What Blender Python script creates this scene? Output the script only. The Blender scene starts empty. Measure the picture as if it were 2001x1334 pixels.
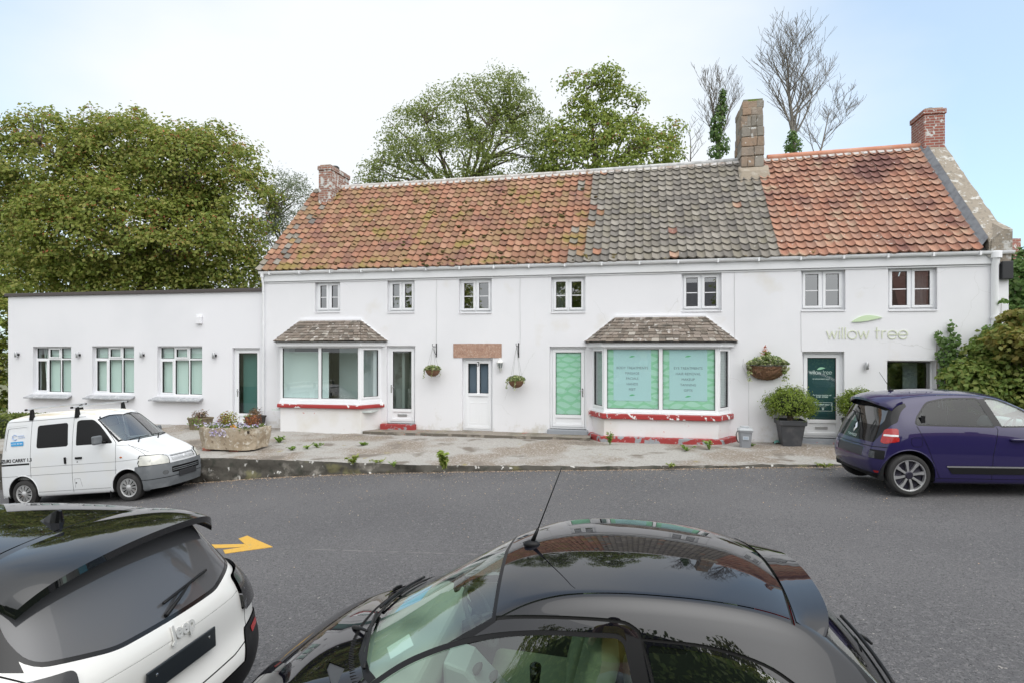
import bpy, bmesh, math, random
import numpy as np
from mathutils import Vector, Matrix, noise
from mathutils.bvhtree import BVHTree
from mathutils.interpolate import poly_3d_calc
R = math.radians
C = bpy.context.scene.collection
rng = random.Random(7)
# ------------------------------------------------------------------ materials
def nodes_of(m):
    m.use_nodes = True
    return m.node_tree.nodes, m.node_tree.links
def rgba(c):
    return (c[0], c[1], c[2], 1.0)
def mat(name, col, rough=.6, metal=0., spec=.5, layers=(), bump=None, coat=0., ior=None, rnd=None, coords='Object', rough2=None):
    """layers: (scale, colour, lo, hi[, detail[, stretch]]) noise stains; bump: (scale, strength[, detail]); rnd: (colour, amount) per loose piece"""
    m = bpy.data.materials.new(name)
    N, L = nodes_of(m)
    b = N['Principled BSDF']
    b.inputs['Roughness'].default_value = rough
    b.inputs['Metallic'].default_value = metal
    b.inputs['Specular IOR Level'].default_value = spec
    if ior: b.inputs['IOR'].default_value = ior
    if coat:
        b.inputs['Coat Weight'].default_value = coat
        b.inputs['Coat Roughness'].default_value = .02
        b.inputs['Coat IOR'].default_value = 1.6
    tc = N.new('ShaderNodeTexCoord')
    cur = None
    def socket():
        nonlocal cur
        if cur is None:
            r = N.new('ShaderNodeRGB'); r.outputs[0].default_value = rgba(col); cur = r.outputs[0]
        return cur
    if rnd:
        g = N.new('ShaderNodeNewGeometry')
        cols = rnd if isinstance(rnd[0], (list, tuple)) else [col, rnd]
        ramp = N.new('ShaderNodeValToRGB')
        el = ramp.color_ramp.elements
        while len(el) < len(cols): el.new(.5)
        for i, c in enumerate(cols):
            el[i].position = i/(len(cols)-1); el[i].color = rgba(c)
        L.new(g.outputs['Random Per Island'], ramp.inputs[0])
        cur = ramp.outputs[0]
    for ly in layers:
        sc, c2, lo, hi = ly[:4]
        det = ly[4] if len(ly) > 4 else 4
        st = ly[5] if len(ly) > 5 else None
        nt = N.new('ShaderNodeTexNoise'); nt.inputs['Scale'].default_value = sc; nt.inputs['Detail'].default_value = det
        if st:
            mp = N.new('ShaderNodeMapping'); mp.inputs['Scale'].default_value = st
            mp.inputs['Location'].default_value = (sc*.37, sc*.11, 1.7)
            L.new(tc.outputs[coords], mp.inputs[0]); L.new(mp.outputs[0], nt.inputs['Vector'])
        else:
            L.new(tc.outputs[coords], nt.inputs['Vector'])
        mr = N.new('ShaderNodeMapRange'); mr.inputs[1].default_value = lo; mr.inputs[2].default_value = hi
        L.new(nt.outputs[0], mr.inputs[0])
        mx = N.new('ShaderNodeMix'); mx.data_type = 'RGBA'
        L.new(mr.outputs[0], mx.inputs[0]); L.new(socket(), mx.inputs[6]); mx.inputs[7].default_value = rgba(c2)
        cur = mx.outputs[2]
    if cur is not None: L.new(cur, b.inputs['Base Color'])
    else: b.inputs['Base Color'].default_value = rgba(col)
    if rough2:
        nt = N.new('ShaderNodeTexNoise'); nt.inputs['Scale'].default_value = rough2[0]; nt.inputs['Detail'].default_value = 5
        L.new(tc.outputs[coords], nt.inputs['Vector'])
        mr = N.new('ShaderNodeMapRange'); mr.inputs[1].default_value = .35; mr.inputs[2].default_value = .7
        mr.inputs[3].default_value = rough; mr.inputs[4].default_value = rough2[1]
        L.new(nt.outputs[0], mr.inputs[0]); L.new(mr.outputs[0], b.inputs['Roughness'])
    if bump:
        nt = N.new('ShaderNodeTexNoise'); nt.inputs['Scale'].default_value = bump[0]
        nt.inputs['Detail'].default_value = bump[2] if len(bump) > 2 else 6
        L.new(tc.outputs[coords], nt.inputs['Vector'])
        bp = N.new('ShaderNodeBump'); bp.inputs['Strength'].default_value = bump[1]; bp.inputs['Distance'].default_value = .02
        L.new(nt.outputs[0], bp.inputs['Height']); L.new(bp.outputs[0], b.inputs['Normal'])
    return m
def glass_mat(name, tint=(.8, .88, .85), ior=1.55, gloss=(1, 1, 1), rough=0.0, dark=0., dcol=(.012,.014,.014)):
    """thin pane: Fresnel mix of what is behind it and a mirror reflection; dark adds a tinted film"""
    m = bpy.data.materials.new(name); N, L = nodes_of(m)
    N.remove(N['Principled BSDF']); out = N['Material Output']
    tr = N.new('ShaderNodeBsdfTransparent'); tr.inputs[0].default_value = rgba(tint)
    gl = N.new('ShaderNodeBsdfGlossy'); gl.inputs['Roughness'].default_value = rough; gl.inputs[0].default_value = rgba(gloss)
    f0 = ((ior-1)/(ior+1))**2*1.8   # two faces of the pane
    geo = N.new('ShaderNodeNewGeometry'); dt = N.new('ShaderNodeVectorMath'); dt.operation = 'DOT_PRODUCT'
    L.new(geo.outputs['Incoming'], dt.inputs[0]); L.new(geo.outputs['Normal'], dt.inputs[1])
    def mth(op, a, b2=None):
        n = N.new('ShaderNodeMath'); n.operation = op
        for i,x in enumerate((a,b2)):
            if x is None: continue
            if isinstance(x,(int,float)): n.inputs[i].default_value = x
            else: L.new(x, n.inputs[i])
        return n.outputs[0]
    ab = mth('ABSOLUTE', dt.outputs['Value']); om = mth('SUBTRACT', 1., ab); p5 = mth('POWER', om, 5.)
    frs = mth('ADD', mth('MULTIPLY', p5, 1-f0), f0)
    mx = N.new('ShaderNodeMixShader')
    src = tr.outputs[0]
    if dark:
        df = N.new('ShaderNodeBsdfDiffuse'); df.inputs[0].default_value = rgba(dcol)
        m2 = N.new('ShaderNodeMixShader'); m2.inputs[0].default_value = dark
        L.new(tr.outputs[0], m2.inputs[1]); L.new(df.outputs[0], m2.inputs[2]); src = m2.outputs[0]
    L.new(frs, mx.inputs[0]); L.new(src, mx.inputs[1]); L.new(gl.outputs[0], mx.inputs[2])
    L.new(mx.outputs[0], out.inputs[0])
    return m
def leaf_mat(name, cols, trans=.35, rough=.55):
    m = bpy.data.materials.new(name); N, L = nodes_of(m)
    b = N['Principled BSDF']; out = N['Material Output']
    g = N.new('ShaderNodeNewGeometry'); ramp = N.new('ShaderNodeValToRGB'); el = ramp.color_ramp.elements
    while len(el) < len(cols): el.new(.5)
    for i, c in enumerate(cols):
        el[i].position = i/(len(cols)-1); el[i].color = rgba(c)
    L.new(g.outputs['Random Per Island'], ramp.inputs[0])
    L.new(ramp.outputs[0], b.inputs['Base Color']); b.inputs['Roughness'].default_value = rough
    b.inputs['Specular IOR Level'].default_value = .35
    t = N.new('ShaderNodeBsdfTranslucent'); L.new(ramp.outputs[0], t.inputs[0])
    mx = N.new('ShaderNodeMixShader'); mx.inputs[0].default_value = trans
    L.new(b.outputs[0], mx.inputs[1]); L.new(t.outputs[0], mx.inputs[2]); L.new(mx.outputs[0], out.inputs[0])
    return m
# ------------------------------------------------------------------ mesh builder
class MB:
    def __init__(s): s.v = []; s.f = []; s.m = []; s.uv = None
    def add(s, vs, fs, mi=0):
        o = len(s.v); s.v.extend([tuple(p) for p in vs]); s.f.extend([tuple(i+o for i in f) for f in fs]); s.m.extend([mi]*len(fs)); return s
    def box(s, x0, x1, y0, y1, z0, z1, mi=0):
        x0, x1 = sorted((x0, x1)); y0, y1 = sorted((y0, y1)); z0, z1 = sorted((z0, z1))
        return s.add([(x0,y0,z0),(x1,y0,z0),(x1,y1,z0),(x0,y1,z0),(x0,y0,z1),(x1,y0,z1),(x1,y1,z1),(x0,y1,z1)],
              [(0,3,2,1),(4,5,6,7),(0,1,5,4),(1,2,6,5),(2,3,7,6),(3,0,4,7)], mi)
    def obox(s, M, hx, hy, hz, mi=0):
        vs = [M @ Vector(p) for p in [(-hx,-hy,-hz),(hx,-hy,-hz),(hx,hy,-hz),(-hx,hy,-hz),(-hx,-hy,hz),(hx,-hy,hz),(hx,hy,hz),(-hx,hy,hz)]]
        return s.add(vs, [(0,3,2,1),(4,5,6,7),(0,1,5,4),(1,2,6,5),(2,3,7,6),(3,0,4,7)], mi)
    def bar(s, a, b, w, h, up=(0,0,1), mi=0):
        a = Vector(a); b = Vector(b); d = b-a; ln = d.length
        if ln < 1e-6: return s
        d.normalize(); u = Vector(up)
        r = d.cross(u)
        if r.length < 1e-4: r = d.cross(Vector((1,0,0)))
        r.normalize(); u = r.cross(d)
        M = Matrix(((d.x,r.x,u.x,(a.x+b.x)/2),(d.y,r.y,u.y,(a.y+b.y)/2),(d.z,r.z,u.z,(a.z+b.z)/2),(0,0,0,1)))
        return s.obox(M, ln/2, w/2, h/2, mi)
    def prism(s, poly, axis, a, b, mi=0):
        """poly: 2D outline, extruded along axis (x: pts=(y,z), y: pts=(x,z), z: pts=(x,y))"""
        def P(p, t): return {'x': (t,p[0],p[1]), 'y': (p[0],t,p[1]), 'z': (p[0],p[1],t)}[axis]
        n = len(poly); vs = [P(p,a) for p in poly]+[P(p,b) for p in poly]
        fs = [tuple(range(n))[::-1], tuple(range(n,2*n))]+[(i,(i+1)%n,n+(i+1)%n,n+i) for i in range(n)]
        return s.add(vs, fs, mi)
    def tube(s, pts, r, n=8, mi=0, cap=True):
        pts = [Vector(p) for p in pts]; rs = r if isinstance(r,(list,tuple)) else [r]*len(pts)
        vs = []; fs = []; ref = None
        for i,p in enumerate(pts):
            d = (pts[min(i+1,len(pts)-1)]-pts[max(i-1,0)])
            if d.length < 1e-9: d = Vector((0,0,1))
            d.normalize()
            if ref is None: ref = d.orthogonal().normalized()
            ref = (ref - d*ref.dot(d))
            if ref.length < 1e-6: ref = d.orthogonal()
            ref.normalize(); q = d.cross(ref)
            for k in range(n):
                a = 2*math.pi*k/n; vs.append(p+(ref*math.cos(a)+q*math.sin(a))*rs[i])
        for i in range(len(pts)-1):
            for k in range(n):
                fs.append((i*n+k, i*n+(k+1)%n, (i+1)*n+(k+1)%n, (i+1)*n+k))
        if cap: fs.append(tuple(range(n))[::-1]); fs.append(tuple((len(pts)-1)*n+k for k in range(n)))
        return s.add(vs, fs, mi)
    def lathe(s, prof, c=(0,0,0), axis='z', n=24, mi=0, a0=0, a1=2*math.pi):
        """prof: (radius, height) list"""
        full = abs(a1-a0-2*math.pi) < 1e-6; vs = []; fs = []; m = n if full else n+1
        for (r,h) in prof:
            for k in range(m):
                a = a0+(a1-a0)*k/n; x, y = r*math.cos(a), r*math.sin(a)
                p = {'z': (x,y,h), 'y': (x,h,y), 'x': (h,x,y)}[axis]
                vs.append((p[0]+c[0],p[1]+c[1],p[2]+c[2]))
        for i in range(len(prof)-1):
            for k in range(n):
                k2 = (k+1)%m
                fs.append((i*m+k, i*m+k2, (i+1)*m+k2, (i+1)*m+k))
        return s.add(vs, fs, mi)
    def grid(s, fn, nu, nv, mi=0):
        vs = [fn(i/nu, j/nv) for j in range(nv+1) for i in range(nu+1)]
        fs = [(j*(nu+1)+i, j*(nu+1)+i+1, (j+1)*(nu+1)+i+1, (j+1)*(nu+1)+i) for j in range(nv) for i in range(nu)]
        return s.add(vs, fs, mi)
    def ell(s, c, r, n=10, mi=0, M=None, jit=0, rnd=rng):
        vs = []; fs = []; h = n//2
        for j in range(h+1):
            t = math.pi*j/h
            for k in range(n):
                a = 2*math.pi*k/n; q = 1+(rnd.uniform(-jit,jit) if jit else 0)
                p = Vector((r[0]*math.sin(t)*math.cos(a)*q, r[1]*math.sin(t)*math.sin(a)*q, r[2]*math.cos(t)*q))
                if M: p = M @ p
                vs.append((p.x+c[0],p.y+c[1],p.z+c[2]))
        for j in range(h):
            for k in range(n):
                fs.append((j*n+k,(j+1)*n+k,(j+1)*n+(k+1)%n,j*n+(k+1)%n))
        return s.add(vs, fs, mi)
    def build(s, name, mats, parent=None, smooth=False, bevel=0, seg=2, loc=None, rotz=0, auto=None, fixn=True):
        me = bpy.data.meshes.new(name); me.from_pydata(s.v, [], s.f)
        mats = mats if isinstance(mats,(list,tuple)) else [mats]
        for m in mats: me.materials.append(m)
        if len(mats) > 1: me.polygons.foreach_set('material_index', s.m)
        if fixn:
            bm = bmesh.new(); bm.from_mesh(me); bmesh.ops.recalc_face_normals(bm, faces=bm.faces[:]); bm.to_mesh(me); bm.free()
        if smooth: me.polygons.foreach_set('use_smooth', [True]*len(me.polygons))
        me.update()
        o = bpy.data.objects.new(name, me); C.objects.link(o)
        if parent is not None: o.parent = parent
        if loc is not None: o.location = loc
        if rotz: o.rotation_euler.z = rotz
        if bevel:
            b = o.modifiers.new('bevel','BEVEL'); b.width = bevel; b.segments = seg; b.limit_method = 'ANGLE'; b.angle_limit = R(35)
        if auto is not None:
            me.polygons.foreach_set('use_smooth', [True]*len(me.polygons))
            try: me.set_sharp_from_angle(angle=R(auto))
            except Exception: pass
        return o
def tag(o, label=None, cat=None, group=None, kind=None):
    if label: o['label'] = label
    if cat: o['category'] = cat
    if group: o['group'] = group
    if kind: o['kind'] = kind
    return o
def thing(name, label, cat, loc=(0,0,0), rotz=0, group=None):
    o = bpy.data.objects.new(name, None); C.objects.link(o); o.empty_display_size = .2
    o.location = loc; o.rotation_euler = (0,0,rotz)
    return tag(o, label, cat, group)
def part(name, parent, loc=(0,0,0)):
    o = bpy.data.objects.new(name, None); C.objects.link(o); o.parent = parent; o.location = loc; return o
def copy_tree(o, parent=None):
    c = o.copy(); C.objects.link(c); c.parent = parent
    for ch in list(o.children): copy_tree(ch, c)
    return c
def text_data(txt, size=1., extrude=.002, align='CENTER', bold=0., spacing=1.):
    cu = bpy.data.curves.new('lettering','FONT'); cu.body = txt; cu.size = size; cu.extrude = extrude
    cu.align_x = align; cu.align_y = 'CENTER'; cu.offset = bold; cu.space_character = spacing; cu.resolution_u = 3
    o = bpy.data.objects.new('lettering', cu); C.objects.link(o)
    dg = bpy.context.evaluated_depsgraph_get(); dg.update()
    me = bpy.data.meshes.new_from_object(o.evaluated_get(dg)); bpy.data.objects.remove(o); bpy.data.curves.remove(cu)
    return me
def text(txt, size, m, parent, M, name='lettering', **k):
    """M: matrix placing text (x right, y up, z towards the reader)"""
    me = text_data(txt, size, **k); me.transform(M); me.materials.clear(); me.materials.append(m)
    o = bpy.data.objects.new(name, me); C.objects.link(o); o.parent = parent; return o
def frame3(o, x, y):
    """matrix with origin o, x axis, y axis (up), z = x cross y"""
    x = Vector(x).normalized(); y = Vector(y); z = x.cross(y).normalized(); y = z.cross(x)
    return Matrix(((x.x,y.x,z.x,o[0]),(x.y,y.y,z.y,o[1]),(x.z,y.z,z.z,o[2]),(0,0,0,1)))
def lerp(a,b,t): return a+(b-a)*t
def pw(tab, x):
    if x <= tab[0][0]: return tab[0][1]
    for (a,b),(c,d) in zip(tab, tab[1:]):
        if x <= c: t = (x-a)/(c-a); return b+(d-b)*t
    return tab[-1][1]
# ------------------------------------------------------------------ camera survey
F_PX, HOR, CX, CAMZ = 1200., 680., 1000.5, 2.3
TAN, Y0 = .2114, 16.4
TH = math.atan(TAN); CO, SI = math.cos(TH), math.sin(TH)
def FP(px, py, d=0.):
    """photo pixel on the house front plane (offset d behind it) -> (s along the front, z)"""
    u = px-CX; Z = (Y0+d/CO)/(1+TAN*u/F_PX); X = u*Z/F_PX
    return X*CO-(Z-Y0)*SI, CAMZ-(py-HOR)*Z/F_PX
def FR(x0, y0, x1, y1, d=0.):
    ym, xm = (y0+y1)/2, (x0+x1)/2
    return FP(x0,ym,d)[0], FP(x1,ym,d)[0], FP(xm,y1,d)[1], FP(xm,y0,d)[1]
def FW(s, d, z=0.): return Vector((s*CO+d*SI, Y0-s*SI+d*CO, z))
ZR = [(-40,-1.5),(-14,-1.22),(-9.8,-.93),(-7.4,-.74),(-6.75,-.62),(-4.5,-.40),(-1.56,-.20),(2,-.10),(6,-.02),(12,.05),(40,.3)]
def zr(x):  # smoothed road height
    return sum(pw(ZR, x+k*.5) for k in range(-3,4))/7
ZP = [(-40,-.6),(-14,-.28),(-6.75,-.10),(-1.56,-.07),(2,-.03),(6,.03),(12,.12),(40,.4)]
KY = [(-40,20.5),(-14,15.2),(-6.75,13.5),(-1.56,12.47),(2,12.15),(6,12.05),(12,11.9),(40,11.)]

def road_z(x,y):
    v = (y-1.15)/(kerb_y(x)+.25-1.15); return zr(x)+.06*math.sin(max(0.,min(1.,v))*math.pi)
def kerb_y(x): return pw(KY, x)
EXPOSURE = 0.31
# ------------------------------------------------------------------ materials of the place
M_render = mat('white_render', (.80,.80,.825), .85, layers=[(.55,(.74,.745,.77),.45,.75,5),(2.2,(.70,.69,.67),.66,.9,6,(1,1,.2)),(.9,(.72,.70,.67),.60,.75,6)], bump=(90,.16,4))
def add_cracks(m, sc, col, seed):
    N, L = nodes_of(m); b = N['Principled BSDF']; src = b.inputs['Base Color'].links[0].from_socket
    tc = N.new('ShaderNodeTexCoord'); nz = N.new('ShaderNodeTexNoise'); nz.inputs['Scale'].default_value = 3.; nz.inputs['Detail'].default_value = 6; L.new(tc.outputs['Object'], nz.inputs['Vector'])
    va = N.new('ShaderNodeVectorMath'); va.operation = 'MULTIPLY_ADD'; L.new(nz.outputs['Color'], va.inputs[0]); va.inputs[1].default_value = (.35,.35,.35); L.new(tc.outputs['Object'], va.inputs[2])
    vo = N.new('ShaderNodeTexVoronoi'); vo.feature = 'DISTANCE_TO_EDGE'; vo.inputs['Scale'].default_value = sc; L.new(va.outputs[0], vo.inputs['Vector'])
    c = N.new('ShaderNodeMapRange'); c.inputs[1].default_value = .008*sc; c.inputs[2].default_value = .003*sc; L.new(vo.outputs['Distance'], c.inputs[0])
    n2 = N.new('ShaderNodeTexNoise'); n2.inputs['Scale'].default_value = .55; mp = N.new('ShaderNodeMapping'); mp.inputs['Location'].default_value = (seed,seed*2,0); L.new(tc.outputs['Object'], mp.inputs[0]); L.new(mp.outputs[0], n2.inputs['Vector'])
    k = N.new('ShaderNodeMapRange'); k.inputs[1].default_value = .54; k.inputs[2].default_value = .60; L.new(n2.outputs[0], k.inputs[0])
    mu = N.new('ShaderNodeMath'); mu.operation = 'MULTIPLY'; L.new(c.outputs[0], mu.inputs[0]); L.new(k.outputs[0], mu.inputs[1])
    mx = N.new('ShaderNodeMix'); mx.data_type = 'RGBA'; L.new(mu.outputs[0], mx.inputs[0]); L.new(src, mx.inputs[6]); mx.inputs[7].default_value = rgba(col); L.new(mx.outputs[2], b.inputs['Base Color'])
add_cracks(M_render, .45, (.70,.70,.71), 3.3)
def add_splash(m, col):  # splashed dirt and flaking low on the wall, where rain bounces off the pavement
    N, L = nodes_of(m); b = N['Principled BSDF']; src = b.inputs['Base Color'].links[0].from_socket
    tc = N.new('ShaderNodeTexCoord'); sp = N.new('ShaderNodeSeparateXYZ'); L.new(tc.outputs['Object'], sp.inputs[0])
    nz = N.new('ShaderNodeTexNoise'); nz.inputs['Scale'].default_value = 2.6; nz.inputs['Detail'].default_value = 8; nz.inputs['Roughness'].default_value = .65; L.new(tc.outputs['Object'], nz.inputs['Vector'])
    zz = N.new('ShaderNodeMapRange'); zz.inputs[1].default_value = .75; zz.inputs[2].default_value = -.05; zz.inputs[3].default_value = -.22; zz.inputs[4].default_value = .12; L.new(sp.outputs[2], zz.inputs[0])
    ad = N.new('ShaderNodeMath'); L.new(nz.outputs[0], ad.inputs[0]); L.new(zz.outputs[0], ad.inputs[1])
    mr = N.new('ShaderNodeMapRange'); mr.inputs[1].default_value = .50; mr.inputs[2].default_value = .68; mr.inputs[4].default_value = .8; L.new(ad.outputs[0], mr.inputs[0])
    mx = N.new('ShaderNodeMix'); mx.data_type = 'RGBA'; L.new(mr.outputs[0], mx.inputs[0]); L.new(src, mx.inputs[6]); mx.inputs[7].default_value = rgba(col); L.new(mx.outputs[2], b.inputs['Base Color'])
add_splash(M_render, (.56,.53,.47))
M_render2 = mat('smooth_render', (.79,.79,.82), .85, layers=[(.5,(.74,.745,.775),.45,.75,5)], bump=(60,.05,3))
M_plinth = mat('stained_render', (.77,.765,.77), .85, layers=[(3.,(.6,.5,.42),.66,.74,6),(9,(.62,.3,.26),.72,.76,3),(1.2,(.66,.63,.56),.5,.8,6)], bump=(40,.2))
M_pvc = mat('white_upvc', (.84,.85,.87), .28)
M_pvc2 = mat('white_painted_board', (.8,.81,.83), .4, layers=[(1.5,(.72,.72,.72),.5,.8,4,(.3,1,1))])
M_seal = mat('black_seal', (.02,.02,.02), .6)
M_dark = mat('dark_inside', (.035,.035,.035), .9)
M_room = mat('pale_room', (.72,.78,.78), .8)
M_glass = glass_mat('window_glass', (.6,.66,.65), 2.3)
M_glassclear = glass_mat('shop_glass', (.86,.94,.92), 1.6)
M_lead = mat('lead_sheet', (.20,.21,.225), .55, layers=[(6,(.13,.135,.15),.45,.7)])
M_slate = mat('slate_sill', (.36,.37,.39), .6, layers=[(8,(.55,.55,.56),.5,.7),(20,(.22,.23,.25),.55,.7)], bump=(30,.3))
M_fascia_dark = mat('brown_edge_trim', (.075,.062,.06), .5)
M_red = mat('flaking_red_paint', (.36,.035,.035), .5, layers=[(7,(.8,.8,.8),.60,.615,7),(5,(.34,.36,.38),.66,.67,6)], bump=(12,.3))
M_redstep = mat('worn_red_paint', (.34,.04,.04), .6, layers=[(6,(.30,.32,.34),.54,.58,8),(14,(.75,.75,.75),.68,.7,5)], bump=(25,.3))
M_grey_paint = mat('grey_step_paint', (.30,.32,.35), .6, layers=[(7,(.42,.10,.09),.67,.69,6),(4,(.45,.45,.46),.5,.8)], bump=(25,.25))
M_lintel = mat('pink_granite', (.42,.26,.19), .85, layers=[(30,(.52,.38,.3),.5,.65),(9,(.34,.2,.15),.5,.7)], bump=(35,.9))
M_shingle = mat('weathered_shingle', (.30,.25,.2), .9, rnd=[(.10,.085,.07),(.19,.155,.125),(.25,.21,.18),(.15,.125,.10),(.36,.33,.29)], layers=[(9,(.55,.53,.50),.6,.72,6),(4,(.10,.09,.075),.58,.75,5)], bump=(30,.5))
M_stone = mat('chimney_stone', (.3,.24,.18), .9, rnd=[(.19,.175,.155),(.29,.24,.195),(.34,.24,.17),(.23,.21,.18),(.30,.275,.24),(.31,.25,.20)], layers=[(7,(.55,.55,.53),.64,.70,6),(3,(.16,.15,.13),.55,.75,5),(14,(.6,.6,.57),.68,.72)], bump=(10,1.,8))
M_mortar = mat('mortar', (.33,.28,.22), .95, layers=[(6,(.42,.38,.32),.5,.7)], bump=(20,.8))
M_coping = mat('lichen_coping', (.30,.26,.21), .95, layers=[(5,(.52,.51,.48),.56,.62,6),(12,(.2,.18,.15),.55,.7),(16,(.62,.62,.6),.66,.69)], bump=(16,.9,8))
M_ridge_w = mat('mortared_ridge', (.52,.50,.48), .9, layers=[(5,(.30,.24,.2),.5,.65,6),(12,(.7,.7,.7),.6,.7)], bump=(18,.6))
M_ridge_t = mat('clay_ridge', (.50,.20,.12), .75, layers=[(2,(.56,.29,.2),.4,.7),(9,(.4,.3,.24),.6,.75)], bump=(25,.3))
def brick_mat(name, c1, c2, mortar, lichen=.6):
    m = bpy.data.materials.new(name); N, L = nodes_of(m); b = N['Principled BSDF']; b.inputs['Roughness'].default_value = .9
    tc = N.new('ShaderNodeTexCoord'); sep = N.new('ShaderNodeSeparateXYZ'); L.new(tc.outputs['Object'], sep.inputs[0])
    ad = N.new('ShaderNodeMath'); L.new(sep.outputs[0], ad.inputs[0]); L.new(sep.outputs[1], ad.inputs[1])
    cb = N.new('ShaderNodeCombineXYZ'); L.new(ad.outputs[0], cb.inputs[0]); L.new(sep.outputs[2], cb.inputs[1])
    br = N.new('ShaderNodeTexBrick'); br.inputs['Scale'].default_value = 1; br.inputs['Brick Width'].default_value = .225
    br.inputs['Row Height'].default_value = .075; br.inputs['Mortar Size'].default_value = .009
    br.inputs['Color1'].default_value = rgba(c1); br.inputs['Color2'].default_value = rgba(c2); br.inputs['Mortar'].default_value = rgba(mortar)
    L.new(cb.outputs[0], br.inputs['Vector'])
    nt = N.new('ShaderNodeTexNoise'); nt.inputs['Scale'].default_value = 7; nt.inputs['Detail'].default_value = 7; L.new(tc.outputs['Object'], nt.inputs['Vector'])
    mr = N.new('ShaderNodeMapRange'); mr.inputs[1].default_value = lichen; mr.inputs[2].default_value = lichen+.05; L.new(nt.outputs[0], mr.inputs[0])
    mx = N.new('ShaderNodeMix'); mx.data_type = 'RGBA'; L.new(mr.outputs[0], mx.inputs[0]); L.new(br.outputs['Color'], mx.inputs[6]); mx.inputs[7].default_value = (.6,.6,.58,1)
    L.new(mx.outputs[2], b.inputs['Base Color'])
    bp = N.new('ShaderNodeBump'); bp.inputs['Strength'].default_value = .6; bp.inputs['Distance'].default_value = .01
    L.new(nt.outputs[0], bp.inputs['Height']); L.new(bp.outputs[0], b.inputs['Normal'])
    return m
M_brick = brick_mat('chimney_brick', (.36,.12,.085), (.27,.10,.075), (.42,.38,.35), .60)
M_brick_l = brick_mat('lichen_brick', (.34,.15,.10), (.24,.13,.10), (.40,.38,.35), .53)
def tile_mat(name, cols, moss, mossf, dark, darkf, lichen=.68, streak=None):
    return mat(name, cols[0], .85, rnd=cols, layers=[(.9,dark,darkf,darkf+.16,5),(1.6,moss,mossf,mossf+.12,6),(14,(.55,.54,.5),lichen,lichen+.04,5),(45,tuple(c*.6 for c in cols[0]),.55,.75,3)], bump=(60,.25))
M_tile_o = tile_mat('mossy_clay_tile', [(.31,.145,.09),(.38,.19,.12),(.26,.135,.085),(.26,.175,.09),(.41,.23,.15),(.22,.11,.075),(.31,.20,.105)], (.25,.19,.06), .56, (.20,.10,.085), .56, .70)
M_tile_g = tile_mat('grey_weathered_tile', [(.205,.185,.16),(.265,.242,.21),(.155,.142,.128),(.225,.203,.162),(.305,.28,.245)], (.22,.20,.135), .69, (.13,.12,.12), .58, .68)
M_tile_r = tile_mat('bright_clay_tile', [(.39,.185,.12),(.43,.24,.165),(.33,.155,.105),(.40,.22,.15),(.33,.19,.14),(.45,.29,.21)], (.40,.30,.21), .58, (.17,.08,.07), .51, .66)
M_under = mat('roof_felt', (.03,.028,.027), .9)
M_asphalt = mat('asphalt', (.098,.095,.098), .85, layers=[(.35,(.13,.125,.127),.4,.65,4),(24,(.145,.14,.142),.50,.66,3),(60,(.045,.044,.046),.53,.66,3),(31,(.34,.32,.29),.715,.735,2),(95,(.25,.24,.23),.64,.70,2)], bump=(70,.8,4))
M_pave = mat('old_concrete', (.34,.325,.30), .92, layers=[(.55,(.22,.18,.14),.47,.56,6),(26,(.42,.40,.38),.50,.66,4),(30,(.18,.16,.135),.58,.72,4),(1.3,(.17,.145,.12),.57,.66,5),(3,(.27,.23,.10),.66,.74,6)], bump=(28,.6,6))
M_kerb = mat('rough_kerb', (.085,.078,.066), .95, layers=[(3.,(.27,.25,.22),.58,.70,7),(7,(.60,.59,.56),.63,.67,7),(5,(.05,.05,.04),.54,.66,6),(2,(.16,.15,.08),.62,.7)], bump=(9,1.,9))
M_earth = mat('rough_ground', (.16,.15,.09), .95, layers=[(2,(.09,.12,.04),.45,.6)], bump=(8,.5))
M_conc = mat('step_concrete', (.25,.22,.185), .95, layers=[(2.,(.17,.155,.12),.5,.66,6),(5,(.24,.22,.11),.6,.72,6),(4,(.40,.13,.10),.66,.71,6),(20,(.4,.38,.36),.62,.7)], bump=(22,.8,8))
M_concedge = mat('step_concrete_edge', (.13,.115,.095), .95, layers=[(4.,(.28,.25,.21),.55,.66,6),(7,(.36,.10,.08),.68,.71,6)], bump=(16,.8,8))
M_black = mat('black_iron', (.015,.015,.016), .45)
M_chrome = mat('bright_metal', (.75,.75,.76), .2, metal=1.)
M_steel = mat('brushed_steel', (.55,.56,.57), .38, metal=1.)
M_cable = mat('painted_cable', (.62,.62,.63), .6)
M_blind = mat('pale_blind', (.80,.89,.86), .8)
M_curtain = mat('grey_curtain', (.45,.45,.47), .9)
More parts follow.
